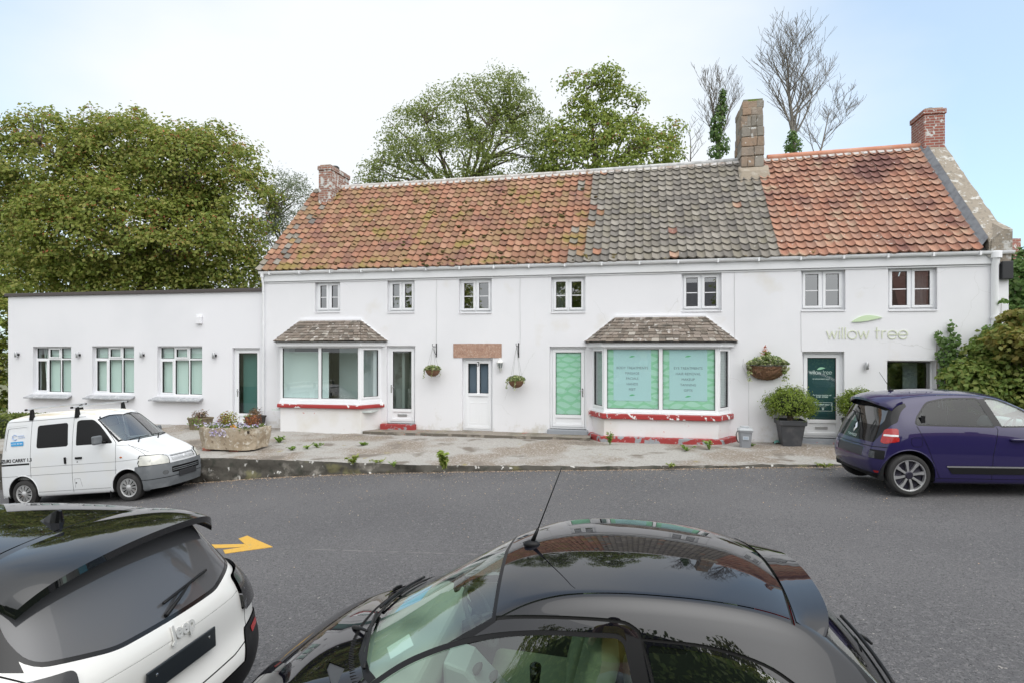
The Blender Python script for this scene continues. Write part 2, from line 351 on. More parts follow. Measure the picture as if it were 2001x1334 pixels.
# ------------------------------------------------------------------ ground, road, pavement
def struct(o): o['kind'] = 'structure'; return o
g = MB(); xs = [-400,-200,-80,-40]+[-30+i for i in range(61)]+[40,80,200,400]; ys = [-400,-100,-30,-10,0,6,12,20,40,100,400,1500]
g.add([(x,y,zr(max(-40,min(40,x)))-.06) for y in ys for x in xs], [(j*len(xs)+i,j*len(xs)+i+1,(j+1)*len(xs)+i+1,(j+1)*len(xs)+i) for j in range(len(ys)-1) for i in range(len(xs)-1)])
struct(g.build('ground', M_earth, smooth=True))
g = MB(); nx = 160
def road_fn(u,v):
    x = -40+80*u; y = lerp(1.15, kerb_y(x)+.25, v); return (x, y, road_z(x,y))
g.grid(road_fn, nx, 24); struct(g.build('road', M_asphalt, smooth=True))
def fac_y(x): return Y0-TAN*x
def pave_fn(u,v):
    x = -17+30*u; ya = kerb_y(x); yb = max(fac_y(x)+.5, ya+.3)
    n = noise.fractal(Vector((x*1.1,v*4,3.)),1.,2.,4)*.018 + .012*noise.noise(Vector((x*6,v*20,1)))
    jag = (.06*noise.noise(Vector((x*1.7,0,5)))+.03*noise.noise(Vector((x*6,0,9))))*(1-min(v*8,1))
    return (x, lerp(ya+jag,yb,v), lerp(pw(ZP,x),0.+.0*x,min(1,v*1.1))+n*(1-.0*v))
g = MB(); g.grid(pave_fn, 300, 34); struct(g.build('pavement', M_pave, smooth=True))
g = MB()
def kerb_fn(u,v):
    x = -17+30*u; ya = kerb_y(x); top = pave_fn(u,0.); bot = zr(x)-.05
    n = .075*noise.fractal(Vector((x*2.6,v*2.6*max(.15,top[2]-bot),7.)),1.,2.,6)+.03*abs(noise.noise(Vector((x*5,v*5*max(.15,top[2]-bot),2.))))
    rnd_ = .05*(v**3)
    return (x, lerp(ya-.03, top[1], v**2) - n*(1-v)*1.6 + rnd_*0, lerp(bot, top[2], v)+(.0 if v<1 else 0))
g.grid(kerb_fn, 560, 14); struct(g.build('kerb', M_kerb, smooth=True))
# painted arrow lying on the road
M_yel = mat('yellow_road_paint', (.62,.36,.055), .75, layers=[(60,(.40,.24,.06),.55,.75,3),(9,(.5,.33,.10),.6,.7)], bump=(120,.3))
def RP(px,py):  # photo pixel on the road
    z = -.25
    for _ in range(6):
        Y = F_PX*(CAMZ-z)/(py-HOR); X = (px-CX)*Y/F_PX; z = road_z(X,Y)
    return X, Y, z+.006
def road_poly(pts, mb):
    q = [RP(*p) for p in pts]; n = len(q)
    mb.add(q+[(x,y,z-.02) for x,y,z in q], [tuple(range(n))]+[(i,(i+1)%n,n+(i+1)%n,n+i) for i in range(n)])
g = MB(); road_poly([(533,1068),(440,1081),(436,1074),(484,1067)], g); road_poly([(533,1068),(484,1067.2),(466,1052),(483,1046)], g); road_poly([(484,1067.4),(436,1070),(300,1072),(300,1063),(428,1063.5),(478,1062.5)], g)
tag(g.build('road_arrow', M_yel), 'yellow arrow painted on the grey road beside the white car', 'road marking')
q = [RP(540+i*35,1070.5+i*1.05) for i in range(13)]; g = MB(); g.add([(x,y-.012,z-.004) for x,y,z in q]+[(x,y+.012,z-.004) for x,y,z in q],[(i,i+1,13+i+1,13+i) for i in range(12)]); struct(g.build('road_joint', mat('road_joint',(.20,.19,.185),.9,layers=[(9,(.11,.106,.109),.42,.6)])))
# ------------------------------------------------------------------ cottage
FACADE_M = Matrix.Translation((0,Y0,0)) @ Matrix.Rotation(-TH,4,'Z')
def facade_thing(name, label, cat, group=None): return thing(name, label, cat, (0,Y0,0), -TH, group)
cot = facade_thing('cottage', 'long white rendered cottage with clay tile roof and two shop bay windows', 'house')
SL, SR = FP(515,700)[0], FP(1971,700)[0]
DB = 6.2   # depth of the cottage
DR = 3.2   # ridge
def EAVE(s): return 4.50
def RIDGE(s): return lerp(7.72, 7.93, (s-SL)/(SR-SL))-.06*math.sin(math.pi*(s-SL)/(SR-SL))
WIN = [FR(615.5,550,664.5,609.5), FR(757,546.5,810,610), FR(897,544,961,611), FR(1077,541.5,1144,610), FR(1332,533,1410,607.5), FR(1565.5,525.5,1652,606.5), FR(1735.5,519.5,1831.5,606)]
DOORL = FR(755.5,675.5,811.5,827); DOOR3 = FR(902.5,699,963,842); DOORG = FR(1074,677,1146,838); DOORR = FR(1567.5,686.5,1650,856)
WGR = FR(1733.5,704,1831,812)
B1 = FP(549,700,-.6)[0]-.02, FP(704,700,-.6)[0]+.0
B2 = FP(1183,700,-.6)[0]-.03, FP(1401,700,-.6)[0]+.03
SPL = .34
B1O = (B1[0]-.1, B1[1]+.1, .72, 2.30); B2O = (B2[0]-.1, B2[1]+.1, .62, 2.25)
def wall_open(mb, s0, s1, z0, z1, d, ops, thick=.3):
    ss = sorted({s0,s1,*[o[0] for o in ops],*[o[1] for o in ops]}); zs = sorted({z0,z1,*[o[2] for o in ops],*[o[3] for o in ops]})
    for a,b in zip(ss,ss[1:]):
        for c,e in zip(zs,zs[1:]):
            m = ((a+b)/2,(c+e)/2)
            if any(o[0]<m[0]<o[1] and o[2]<m[1]<o[3] for o in ops): continue
            mb.add([(a,d,c),(b,d,c),(b,d,e),(a,d,e)],[(0,1,2,3)])
    for o in ops:
        a,b,c,e = o
        mb.add([(a,d,c),(b,d,c),(b,d,e),(a,d,e),(a,d+thick,c),(b,d+thick,c),(b,d+thick,e),(a,d+thick,e)],[(0,1,5,4),(1,2,6,5),(2,3,7,6),(3,0,4,7)])
w = MB(); wall_open(w, SL, SR, -.4, 4.42, 0., WIN+[DOORL,DOOR3,DOORG,DOORR,WGR,B1O,B2O])
w.add([(SL,0,-.8),(SL,DB,-.8),(SL,DB,EAVE(0)),(SL,DR,RIDGE(SL)-.1),(SL,0,4.42)],[(4,3,2,1,0)])
w.add([(SR,0,-.4),(SR,DB,-.4),(SR,DB,EAVE(0)),(SR,DR,RIDGE(SR)-.05),(SR,0,4.42)],[(0,1,2,3,4)])
w.add([(SL,DB,-.8),(SR,DB,-.8),(SR,DB,4.4),(SL,DB,4.4)],[(3,2,1,0)])
w.build('wall', M_render, cot, fixn=False)
# inside: partition planes a little way behind the glass keep the rooms closed and dark
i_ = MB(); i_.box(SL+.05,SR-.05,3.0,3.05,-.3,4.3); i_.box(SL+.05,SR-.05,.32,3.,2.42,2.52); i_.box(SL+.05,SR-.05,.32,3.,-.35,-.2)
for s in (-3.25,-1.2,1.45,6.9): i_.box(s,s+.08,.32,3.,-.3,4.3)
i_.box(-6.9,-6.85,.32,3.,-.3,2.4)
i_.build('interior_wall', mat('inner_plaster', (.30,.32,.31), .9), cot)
# ---- windows
def casement(op, parent, d=.11, sash=2, split=None, bars=True, label=None, vent=False, interior=None):
    a,b,c,e = op; fw = .055
    f = MB(); f.box(a,b,d,d+.07,e-fw,e); f.box(a,b,d,d+.07,c,c+fw); f.box(a,a+fw,d,d+.07,c+fw,e-fw); f.box(b-fw,b,d,d+.07,c+fw,e-fw)
    mid = (a+b)/2; f.box(mid-.02,mid+.02,d+.002,d+.07,c+fw,e-fw)
    o = f.build('window', M_pvc, parent, bevel=.006); 
    if label: o['label'] = label
    for (p,q) in ((a+fw,mid-.02),(mid+.02,b-fw)):
        sw = .062; z0, z1 = c+fw, e-fw; y0 = d-.022
        k = MB(); k.box(p,q,y0,d+.05,z1-sw,z1); k.box(p,q,y0,d+.05,z0,z0+sw); k.box(p,p+sw,y0,d+.05,z0+sw,z1-sw); k.box(q-sw,q,y0,d+.05,z0+sw,z1-sw)
        so = k.build('sash', M_pvc, o, bevel=.006)
        s = MB(); s.box(p+sw-.001,q-sw+.001,d-.005,d+.04,z0+sw-.001,z0+sw+.008); s.box(p+sw-.001,q-sw+.001,d-.005,d+.04,z1-sw-.008,z1-sw+.001); s.box(p+sw-.001,p+sw+.007,d-.005,d+.04,z0+sw+.008,z1-sw-.008); s.box(q-sw-.007,q-sw+.001,d-.005,d+.04,z0+sw+.008,z1-sw-.008)
        s.build('glazing_seal', M_seal, o)
        pm = MB(); pm.add([(p+sw,d+.018,z0+sw),(q-sw,d+.018,z0+sw),(q-sw,d+.018,z1-sw),(p+sw,d+.018,z1-sw)],[(0,1,2,3)]); pm.build('pane', M_glass, o, fixn=False)
        if bars:
            g_ = MB(); zm = lerp(z0+sw,z1-sw,.48); g_.box(p+sw+.008,q-sw-.008,d-.002,d+.03,zm-.011,zm+.011); g_.build('glazing_bar', M_pvc, o)
    if vent:
        g_ = MB(); p,q = a+fw,mid-.02; g_.box(p+.09,q-.05,d-.035,d-.022,e-fw-.05,e-fw-.02); g_.build('trickle_vent', M_pvc, o, bevel=.004)
    k = MB(); k.box(a-.0,b+.0,-.025,d,c-.03,c+.0); k.build('sill', M_render2, o, bevel=.006)
    return o
for i,op in enumerate(WIN):
    o = casement(op, cot, vent=(i in (0,1,3,4)))
    a,b,c,e = op
    if i in (3,1,6):
        cu = MB(); n = 14; s0,s1 = (a+.1, a+.36) if i != 6 else (b-.35,b-.1)
        cu.grid(lambda u,v: (lerp(s0,s1,u), .30+.02*math.sin(u*25), lerp(c,e,v)), 40, 1); cu.build('curtain', M_curtain, o, smooth=True)
# ---- doors
def door(op, parent, glass, d=.10, panel=.33, mid=None, letter='panel', handle='left', hz=.98, label=None, seal=M_seal, topgap=0.):
    a,b,c,e = op; fw = .06
    f = MB(); f.box(a,b,d,d+.08,e-fw-topgap,e); f.box(a,a+fw,d,d+.08,c,e-fw-topgap); f.box(b-fw,b,d,d+.08,c,e-fw-topgap); f.box(a+fw,b-fw,d+.0,d+.08,c,c+.05)
    o = f.build('door', M_pvc, parent, bevel=.006)
    if label: o['label'] = label
    p,q,z0,z1 = a+fw+.004,b-fw-.004,c+.055,e-fw-topgap-.004; sw = .085; y0 = d-.015
    zp = z0+panel
    k = MB(); k.box(p,q,y0,d+.05,z1-sw,z1); k.box(p,q,y0,d+.05,z0,z0+sw*.9); k.box(p,p+sw,y0,d+.05,z0+sw*.9,z1-sw); k.box(q-sw,q,y0,d+.05,z0+sw*.9,z1-sw); k.box(p+sw,q-sw,y0,d+.05,zp-sw*.45,zp+sw*.55)
    k.box(p+sw,q-sw,d+.012,d+.045,z0+sw*.9,zp-sw*.45)
    if mid: k.box((p+q)/2-mid/2,(p+q)/2+mid/2,y0,d+.05,zp+sw*.55,z1-sw)
    k.build('leaf', M_pvc, o, bevel=.007)
    gz0, gz1, gs0, gs1 = zp+sw*.55, z1-sw, p+sw, q-sw
    panes = [(gs0,gs1)] if not mid else [(gs0,(p+q)/2-mid/2),((p+q)/2+mid/2,gs1)]
    for (x0,x1) in panes:
        s = MB(); t = .009
        s.box(x0,x1,d-.004,d+.04,gz0,gz0+t); s.box(x0,x1,d-.004,d+.04,gz1-t,gz1); s.box(x0,x0+t,d-.004,d+.04,gz0+t,gz1-t); s.box(x1-t,x1,d-.004,d+.04,gz0+t,gz1-t)
        s.build('glazing_seal', seal, o)
        pm = MB(); pm.add([(x0,d+.015,gz0),(x1,d+.015,gz0),(x1,d+.015,gz1),(x0,d+.015,gz1)],[(0,1,2,3)]); pm.build('pane', glass, o, fixn=False)
    if letter:
        zc = (z0+sw*.9+zp-sw*.45)/2 if letter == 'panel' else zp-.02
        if letter == 'rail': zc = zp+.005
        k = MB(); yb = d+.012 if letter == 'panel' else y0
        k.box((p+q)/2-.14,(p+q)/2+.14,yb-.018,yb,zc-.033,zc+.033)
        lo = k.build('letterbox', M_steel if letter == 'panel' else M_pvc, o, bevel=.005)
        k = MB(); k.box((p+q)/2-.11,(p+q)/2+.11,yb-.021,yb-.0185,zc-.012,zc+.012); 
        if letter == 'panel' and panel > .3: pass
    if handle:
        hx = p+sw*.5 if handle == 'left' else q-sw*.5; sg = 1 if handle == 'left' else -1
        k = MB(); k.box(hx-.014,hx+.014,y0-.01,y0,c+hz-.13,c+hz+.09); k.tube([(hx,y0-.01,c+hz+.03),(hx,y0-.05,c+hz+.03),(hx+sg*.11,y0-.05,c+hz+.03)],.009,8); k.build('handle', M_chrome, o, bevel=.003)
    return o, (gs0,gs1,gz0,gz1,d+.015), (p,q,z0,zp)
d_left,_,_ = door(DOORL, cot, M_glassclear, d=.10, panel=.30, handle='left')
d_left['label'] = 'white door with one tall clear pane above a red step'
M_obsc = glass_mat('obscure_glass', (.55,.62,.68), 1.5, rough=.12)
d_3, gl3, pn3 = door(DOOR3, cot, M_obsc, d=.12, panel=.92, mid=.075, letter='rail', handle=None)
d_3['label'] = 'white panelled door numbered 3 with two obscure panes under a granite lintel'
p,q,z0,zp = pn3
k = MB(); xm = (p+q)/2
for (x0,x1) in ((p+.10,xm-.035),(xm+.035,q-.10)):
    t = .022; zz0, zz1 = z0+.14, zp-.20
    for bx in ((x0,x1,zz0,zz0+t),(x0,x1,zz1-t,zz1),(x0,x0+t,zz0+t,zz1-t),(x1-t,x1,zz0+t,zz1-t)): k.box(bx[0],bx[1],.118,.132,bx[2],bx[3])
k.build('panel_moulding', M_pvc, d_3, bevel=.006)
k = MB(); k.box(p+.01,q-.01,.123,.13,z0+.08,zp-.05); k.build('lower_panel', M_pvc, d_3)
text('3', .17, M_black, d_3, frame3((xm,.1,gl3[3]-.02),(1,0,0),(0,0,1)), name='door_number', extrude=.003)
# frosted light behind door 3
k = MB(); k.box(gl3[0],xm-.03,.24,.25,gl3[2],gl3[3]); k.box(xm+.03,gl3[1],.24,.25,gl3[2],gl3[3]); k.build('net_screen', mat('net_screen', (.46,.50,.54), .9), d_3)
# green leaf-patterned film
def film_mat(name, c1, c2, sx, sz, lo=.5):
    m = bpy.data.materials.new(name); N, L = nodes_of(m); b = N['Principled BSDF']; b.inputs['Roughness'].default_value = .6
    tc = N.new('ShaderNodeTexCoord'); mp = N.new('ShaderNodeMapping'); mp.inputs['Scale'].default_value = (sx,1,sz); mp.inputs['Rotation'].default_value = (0,R(9),0)
    L.new(tc.outputs['Object'], mp.inputs[0])
    sep = N.new('ShaderNodeSeparateXYZ'); L.new(mp.outputs[0], sep.inputs[0])
    def mth(op, a, b2=None, c=None):
        n = N.new('ShaderNodeMath'); n.operation = op
        for i,x in enumerate((a,b2,c)):
            if x is None: continue
            if isinstance(x,(int,float)): n.inputs[i].default_value = x
            else: L.new(x, n.inputs[i])
        return n.outputs[0]
    nz = N.new('ShaderNodeTexNoise'); nz.inputs['Scale'].default_value = 1.2; nz.inputs['Detail'].default_value = 0; L.new(tc.outputs['Object'], nz.inputs['Vector'])
    zz = mth('ADD', sep.outputs[2], mth('MULTIPLY', nz.outputs[0], 1.6))
    row = mth('FLOOR', zz); fz = mth('SUBTRACT', zz, row)
    xx = mth('ADD', sep.outputs[0], mth('MULTIPLY', row, .43)); fx = mth('FRACT', xx)
    # lens-shaped leaf: |fz-.5| < .42*sin(pi*fx)
    lens = mth('SUBTRACT', mth('MULTIPLY', mth('SINE', mth('MULTIPLY', fx, math.pi)), .46), mth('ABSOLUTE', mth('SUBTRACT', fz, .5)))
    mr = N.new('ShaderNodeMapRange'); mr.inputs[1].default_value = -.02; mr.inputs[2].default_value = .05; L.new(lens, mr.inputs[0])
    mx = N.new('ShaderNodeMix'); mx.data_type = 'RGBA'; L.new(mr.outputs[0], mx.inputs[0]); mx.inputs[6].default_value = rgba(c1); mx.inputs[7].default_value = rgba(c2)
    L.new(mx.outputs[2], b.inputs['Base Color']); return m
M_film = film_mat('green_leaf_film', (.40,.76,.50), (.56,.85,.69), 2.6, 6.6)
d_g, glg, png = door(DOORG, cot, M_glassclear, d=.10, panel=.27, letter=None, handle='right')
d_g['label'] = 'white door with green leaf patterned film behind its pane'
k = MB(); k.box(glg[0]-.02,glg[1]+.02,.13,.136,glg[2]-.02,glg[3]+.02); k.build('leaf_film', M_film, d_g)
M_teal = mat('teal_film', (.022,.075,.08), .4)
d_r, glr, pnr = door(DOORR, cot, M_glassclear, d=.14, panel=.34, handle='right', hz=.95)
d_r['label'] = 'white door with dark teal film and shop lettering beside the clipped bush'
k = MB(); k.box(glr[0]-.02,glr[1]+.02,.17,.176,glr[2]-.02,glr[3]+.02); k.build('teal_film', M_teal, d_r)
# ---- stroke lettering of the shop name
def strokes(txt):
    out = []; x = 0.
    def arc(cx,cy,r,a0,a1,n=18): return [(cx+r*math.cos(R(lerp(a0,a1,i/n))), cy+r*math.sin(R(lerp(a0,a1,i/n)))) for i in range(n+1)]
    for ch in txt:
        if ch == 'w': out += [[(x,1),(x+.32,0),(x+.62,.95),(x+.92,0),(x+1.24,1)]]; x += 1.24+.24
        elif ch == 'i': out += [[(x+.05,0),(x+.05,1)],[(x+.05,1.32),(x+.05,1.42)]]; x += .1+.26
        elif ch == 'l': out += [[(x+.05,0),(x+.05,1.45)]]; x += .1+.26
        elif ch == 'o': out += [arc(x+.52,.5,.52,0,360,28)]; x += 1.04+.2
        elif ch == 't': out += [[(x+.2,0),(x+.2,1.45)],[(x,1.02),(x+.5,1.02)]]; x += .5+.24
        elif ch == 'r': out += [[(x+.05,0),(x+.05,1)],arc(x+.42,.62,.37,180,72,8)]; x += .55+.2
        elif ch == 'e': out += [arc(x+.52,.5,.52,-38,-360,26),[(x,.5),(x+1.04,.5)]]; x += 1.04+.2
        elif ch == ' ': x += .5
    return out, x
def stroke_mesh(txt, xh, sw, thick, leaf=None):
    st, wd = strokes(txt); mb = MB()
    def zig(i): return thick if i % 2 == 0 else thick*.985
    for li,ln in enumerate(st):
        for i,((a,b),(c,e)) in enumerate(zip(ln,ln[1:])):
            dx,dy = c-a,e-b; l = math.hypot(dx,dy); ux,uy = dx/l,dy/l; w_ = sw/2; ex = sw*.22
            p0 = (a*xh-ux*ex, b*xh-uy*ex); p1 = (c*xh+ux*ex, e*xh+uy*ex); t = zig(i)-.0004*(li%3)
            q = [(p0[0]-uy*w_,p0[1]+ux*w_),(p1[0]-uy*w_,p1[1]+ux*w_),(p1[0]+uy*w_,p1[1]-ux*w_),(p0[0]+uy*w_,p0[1]-ux*w_)]
            mb.add([(x-wd*xh/2,-t,z) for x,z in q]+[(x-wd*xh/2,0,z) for x,z in q],[(3,2,1,0),(0,1,5,4),(1,2,6,5),(2,3,7,6),(3,0,4,7)])
    return mb, wd*xh
def leaf_mesh(mb, c, ln, ht, ang, thick, mi=0, n=14):
    """lens-shaped leaf with a split along the midrib, facing -y"""
    top = []; bot = []; midl = []
    for i in range(n+1):
        t = i/n; b = math.sin(math.pi*t**.9)*ht; curve = math.sin(math.pi*t)*ht*.25
        top.append((lerp(-ln/2,ln/2,t), b*.62+curve)); bot.append((lerp(-ln/2,ln/2,t), -b*.5+curve))
    ca,sa = math.cos(ang),math.sin(ang)
    def tr(p): return (c[0]+p[0]*ca-p[1]*sa, c[2]+p[0]*sa+p[1]*ca)
    q = [tr(p) for p in bot]+[tr(p) for p in top[::-1][1:-1]]
    mb.prism(q, 'y', c[1]-thick, c[1], mi)
M_sign = mat('pale_green_letter', (.68,.72,.56), .5)
M_sign2 = mat('pale_green_leaf', (.58,.72,.48), .5)
s0,zs = FP(1617,662); s1,_ = FP(1775,662)
sg = thing('shop_sign', 'raised pale green willow tree lettering with a leaf on the white wall', 'sign', FW((s0+s1)/2,-.004,zs), -TH)
st_w = strokes('willow tree')[1]; xh = (s1-s0)/(st_w-.2)
mb,wd = stroke_mesh('willow tree', xh, .021, .012); mb.build('lettering', M_sign, sg, fixn=True)
lf = MB(); sa,za = FP(1664,632); sb,zb = FP(1723,618); leaf_mesh(lf, ((sa+sb)/2-(s0+s1)/2,0,(za+zb)/2-zs), (sb-sa)*1.02, .12, R(8), .03)
lfo = lf.build('leaf_emblem', M_sign2, sg)
# the same on the teal door
M_wht = mat('white_vinyl', (.75,.8,.78), .6); M_mint = mat('mint_vinyl', (.55,.85,.62), .6)
yv = .166; w_g = glr[1]-glr[0]; xc = (glr[0]+glr[1])/2
mb,wd = stroke_mesh('willow tree', .064, .010, .002)
mb.v = [(x*(w_g*.80)/wd+xc-.01, y+yv, z+lerp(glr[2],glr[3],.735)) for x,y,z in mb.v]; mb.build('lettering', M_wht, d_r)
lf = MB(); leaf_mesh(lf, (xc+.0,yv,lerp(glr[2],glr[3],.82)), w_g*.31, .05, R(12), .002); lf.build('leaf_emblem', M_mint, d_r)
def TX(t, s, z, size, m, par, y=yv, **k): return text(t, size, m, par, frame3((s,y,z),(1,0,0),(0,0,1)), extrude=.001, **k)
gz = lambda f: lerp(glr[2],glr[3],f)
TX('BY APPOINTMENT ONLY', xc, gz(.655), .034, M_wht, d_r, bold=.001); TX('For beauty enquiries call', xc+.02, gz(.395), .042, M_wht, d_r, bold=.0012); TX('01481 237888', xc+.02, gz(.365), .046, M_wht, d_r, bold=.0014)
k = MB(); bx0,bx1,bz0,bz1 = xc-.17,xc+.25,gz(.135),gz(.28); t = .012
k.box(bx0,bx1,yv-.001,yv,bz0,bz0+t); k.box(bx0,bx1,yv-.001,yv,bz1-t,bz1); k.box(bx0,bx0+t,yv-.001,yv,bz0+t,bz1-t); k.box(bx1-t,bx1,yv-.001,yv,bz0+t,bz1-t)
k.box(xc+.02,xc+.06,yv-.001,yv,bz0+.03,bz0+.06); k.box(xc+.01,xc+.07,yv-.001,yv,bz0+.075,bz0+.09); k.box(xc+.025,xc+.055,yv-.001,yv,bz0+.06,bz0+.075)
k.build('logo_frame', M_wht, d_r)
TX('[ comfort zone ]', (bx0+bx1)/2, bz1-.055, .058, M_wht, d_r, bold=.003); TX('skin conscious', (bx0+bx1)/2, bz1-.10, .028, M_wht, d_r)
k = MB(); k.box(glr[0]+.03,glr[1]-.05,yv-.001,yv,gz(.108),gz(.112)); k.build('film_line', mat('teal_line', (.12,.25,.25), .6), d_r)
# ---- ground floor window at right
a,b,c,e = WGR; d = .26
k = MB(); fw=.035; k.box(a,b,d,d+.06,e-fw,e); k.box(a,b,d,d+.06,c,c+fw); k.box(a,a+fw,d,d+.06,c+fw,e-fw); k.box(b-fw,b,d,d+.06,c+fw,e-fw)
o = k.build('window', M_pvc, cot, bevel=.005); o['label'] = 'wide fixed single pane window low on the right, behind the purple car'
k = MB(); k.box(a+fw,b-fw,d-.003,d+.02,e-fw-.025,e-fw); k.build('glazing_seal', M_seal, o)
k = MB(); k.add([(a+fw,d+.02,c+fw),(b-fw,d+.02,c+fw),(b-fw,d+.02,e-fw),(a+fw,d+.02,e-fw)],[(0,1,2,3)]); k.build('pane', M_glass, o, fixn=False)
k = MB(); k.box(lerp(a,b,.53),lerp(a,b,.83),.6,.62,c,e); k.build('hanging_panel', M_room, o)
# ---- lintel, steps
a,b,c,e = FR(886,671,980.5,698.5)
k = MB(); n=16
k.grid(lambda u,v: (lerp(a,b,u), -.012+.008*noise.noise(Vector((u*9,v*3,2))), lerp(c,e,v)+.006*noise.noise(Vector((u*7,v,8)))), 40, 8)
k.box(a+.01,b-.01,.0,.2,c+.005,e-.005); k.build('lintel', M_lintel, cot, smooth=False)
def step(px, dfront, m, name='step', mt=None, label=None):
    a,b,c,e = px; k = MB(); k.box(a,b,dfront,.2,c,e); o = k.build(name, m, cot, bevel=.015)
    if label: o['label'] = label
    return o
SP = FR(713,850,1160,862,-.55)
k = MB(); zt = FP(900,846,-.1)[1]
sa, sb = FP(712,855,-.55)[0], FP(1146,860,-.5)[0]
def plat(u,v):
    s = lerp(sa-.02,sb+.1,u); dd = lerp(-.62+.03*noise.noise(Vector((s*2,0,3))),.1,v)
    return (s,dd,.06+.012*noise.noise(Vector((s*2,dd*2,1)))+.01*v)
k.grid(plat, 90, 8)
def platf(u,v):
    p = plat(u,0.); return (p[0], p[1]-.012*(1-v)+.012*noise.noise(Vector((p[0]*3,v*2,4))), lerp(-.2,p[2],v))
k.grid(platf, 90, 3, 1)
k.grid(lambda u,v: (plat(0,u)[0], plat(0,u)[1], lerp(-.2,plat(0,u)[2],v)), 8, 1, 1)
o = k.build('step_platform', [M_conc,M_concedge], cot, smooth=True); o['label'] = 'worn concrete step running in front of the middle doors'
step((FP(744,834,-.1)[0],FP(811,834,-.1)[0],.03,DOORL[2]+.0), -.16, M_redstep, label='flaking red painted step')
step((DOORG[0]-.05,DOORG[1]+.04,.03,DOORG[2]), -.12, M_grey_paint, label='grey painted step under the green film door')
step((DOORR[0]-.04,DOORR[1]+.03,-.1,DOORR[2]), -.05, M_grey_paint, label='grey painted step under the teal door')
step((DOOR3[0]+.02,DOOR3[1]-.02,.0,DOOR3[2]+.005), -.02, M_conc)
# ---- bay windows
def offs(path, o):
    out = []
    for i,p in enumerate(path):
        if i == 0 or i == len(path)-1:
            q = path[1] if i == 0 else path[-2]; dx,dy = (q[0]-p[0],q[1]-p[1]) if i == 0 else (p[0]-q[0],p[1]-q[1])
            l = math.hypot(dx,dy); nx,ny = dy/l,-dx/l
            t = o/abs(ny*1.0+1e-9) if False else 0
            # keep the end on the wall line d = p[1]: slide along s
            sx = o/abs(nx) if abs(nx) > .05 else o
            out.append((p[0]+math.copysign(sx,nx), p[1]))
        else:
            a,b = path[i-1],path[i+1]
            d1 = Vector((p[0]-a[0],p[1]-a[1])).normalized(); d2 = Vector((b[0]-p[0],b[1]-p[1])).normalized()
            n1 = Vector((d1.y,-d1.x)); n2 = Vector((d2.y,-d2.x)); m = (n1+n2); m = m/ m.length; m = m*(o/m.dot(n1))
            out.append((p[0]+m.x,p[1]+m.y))
    return out
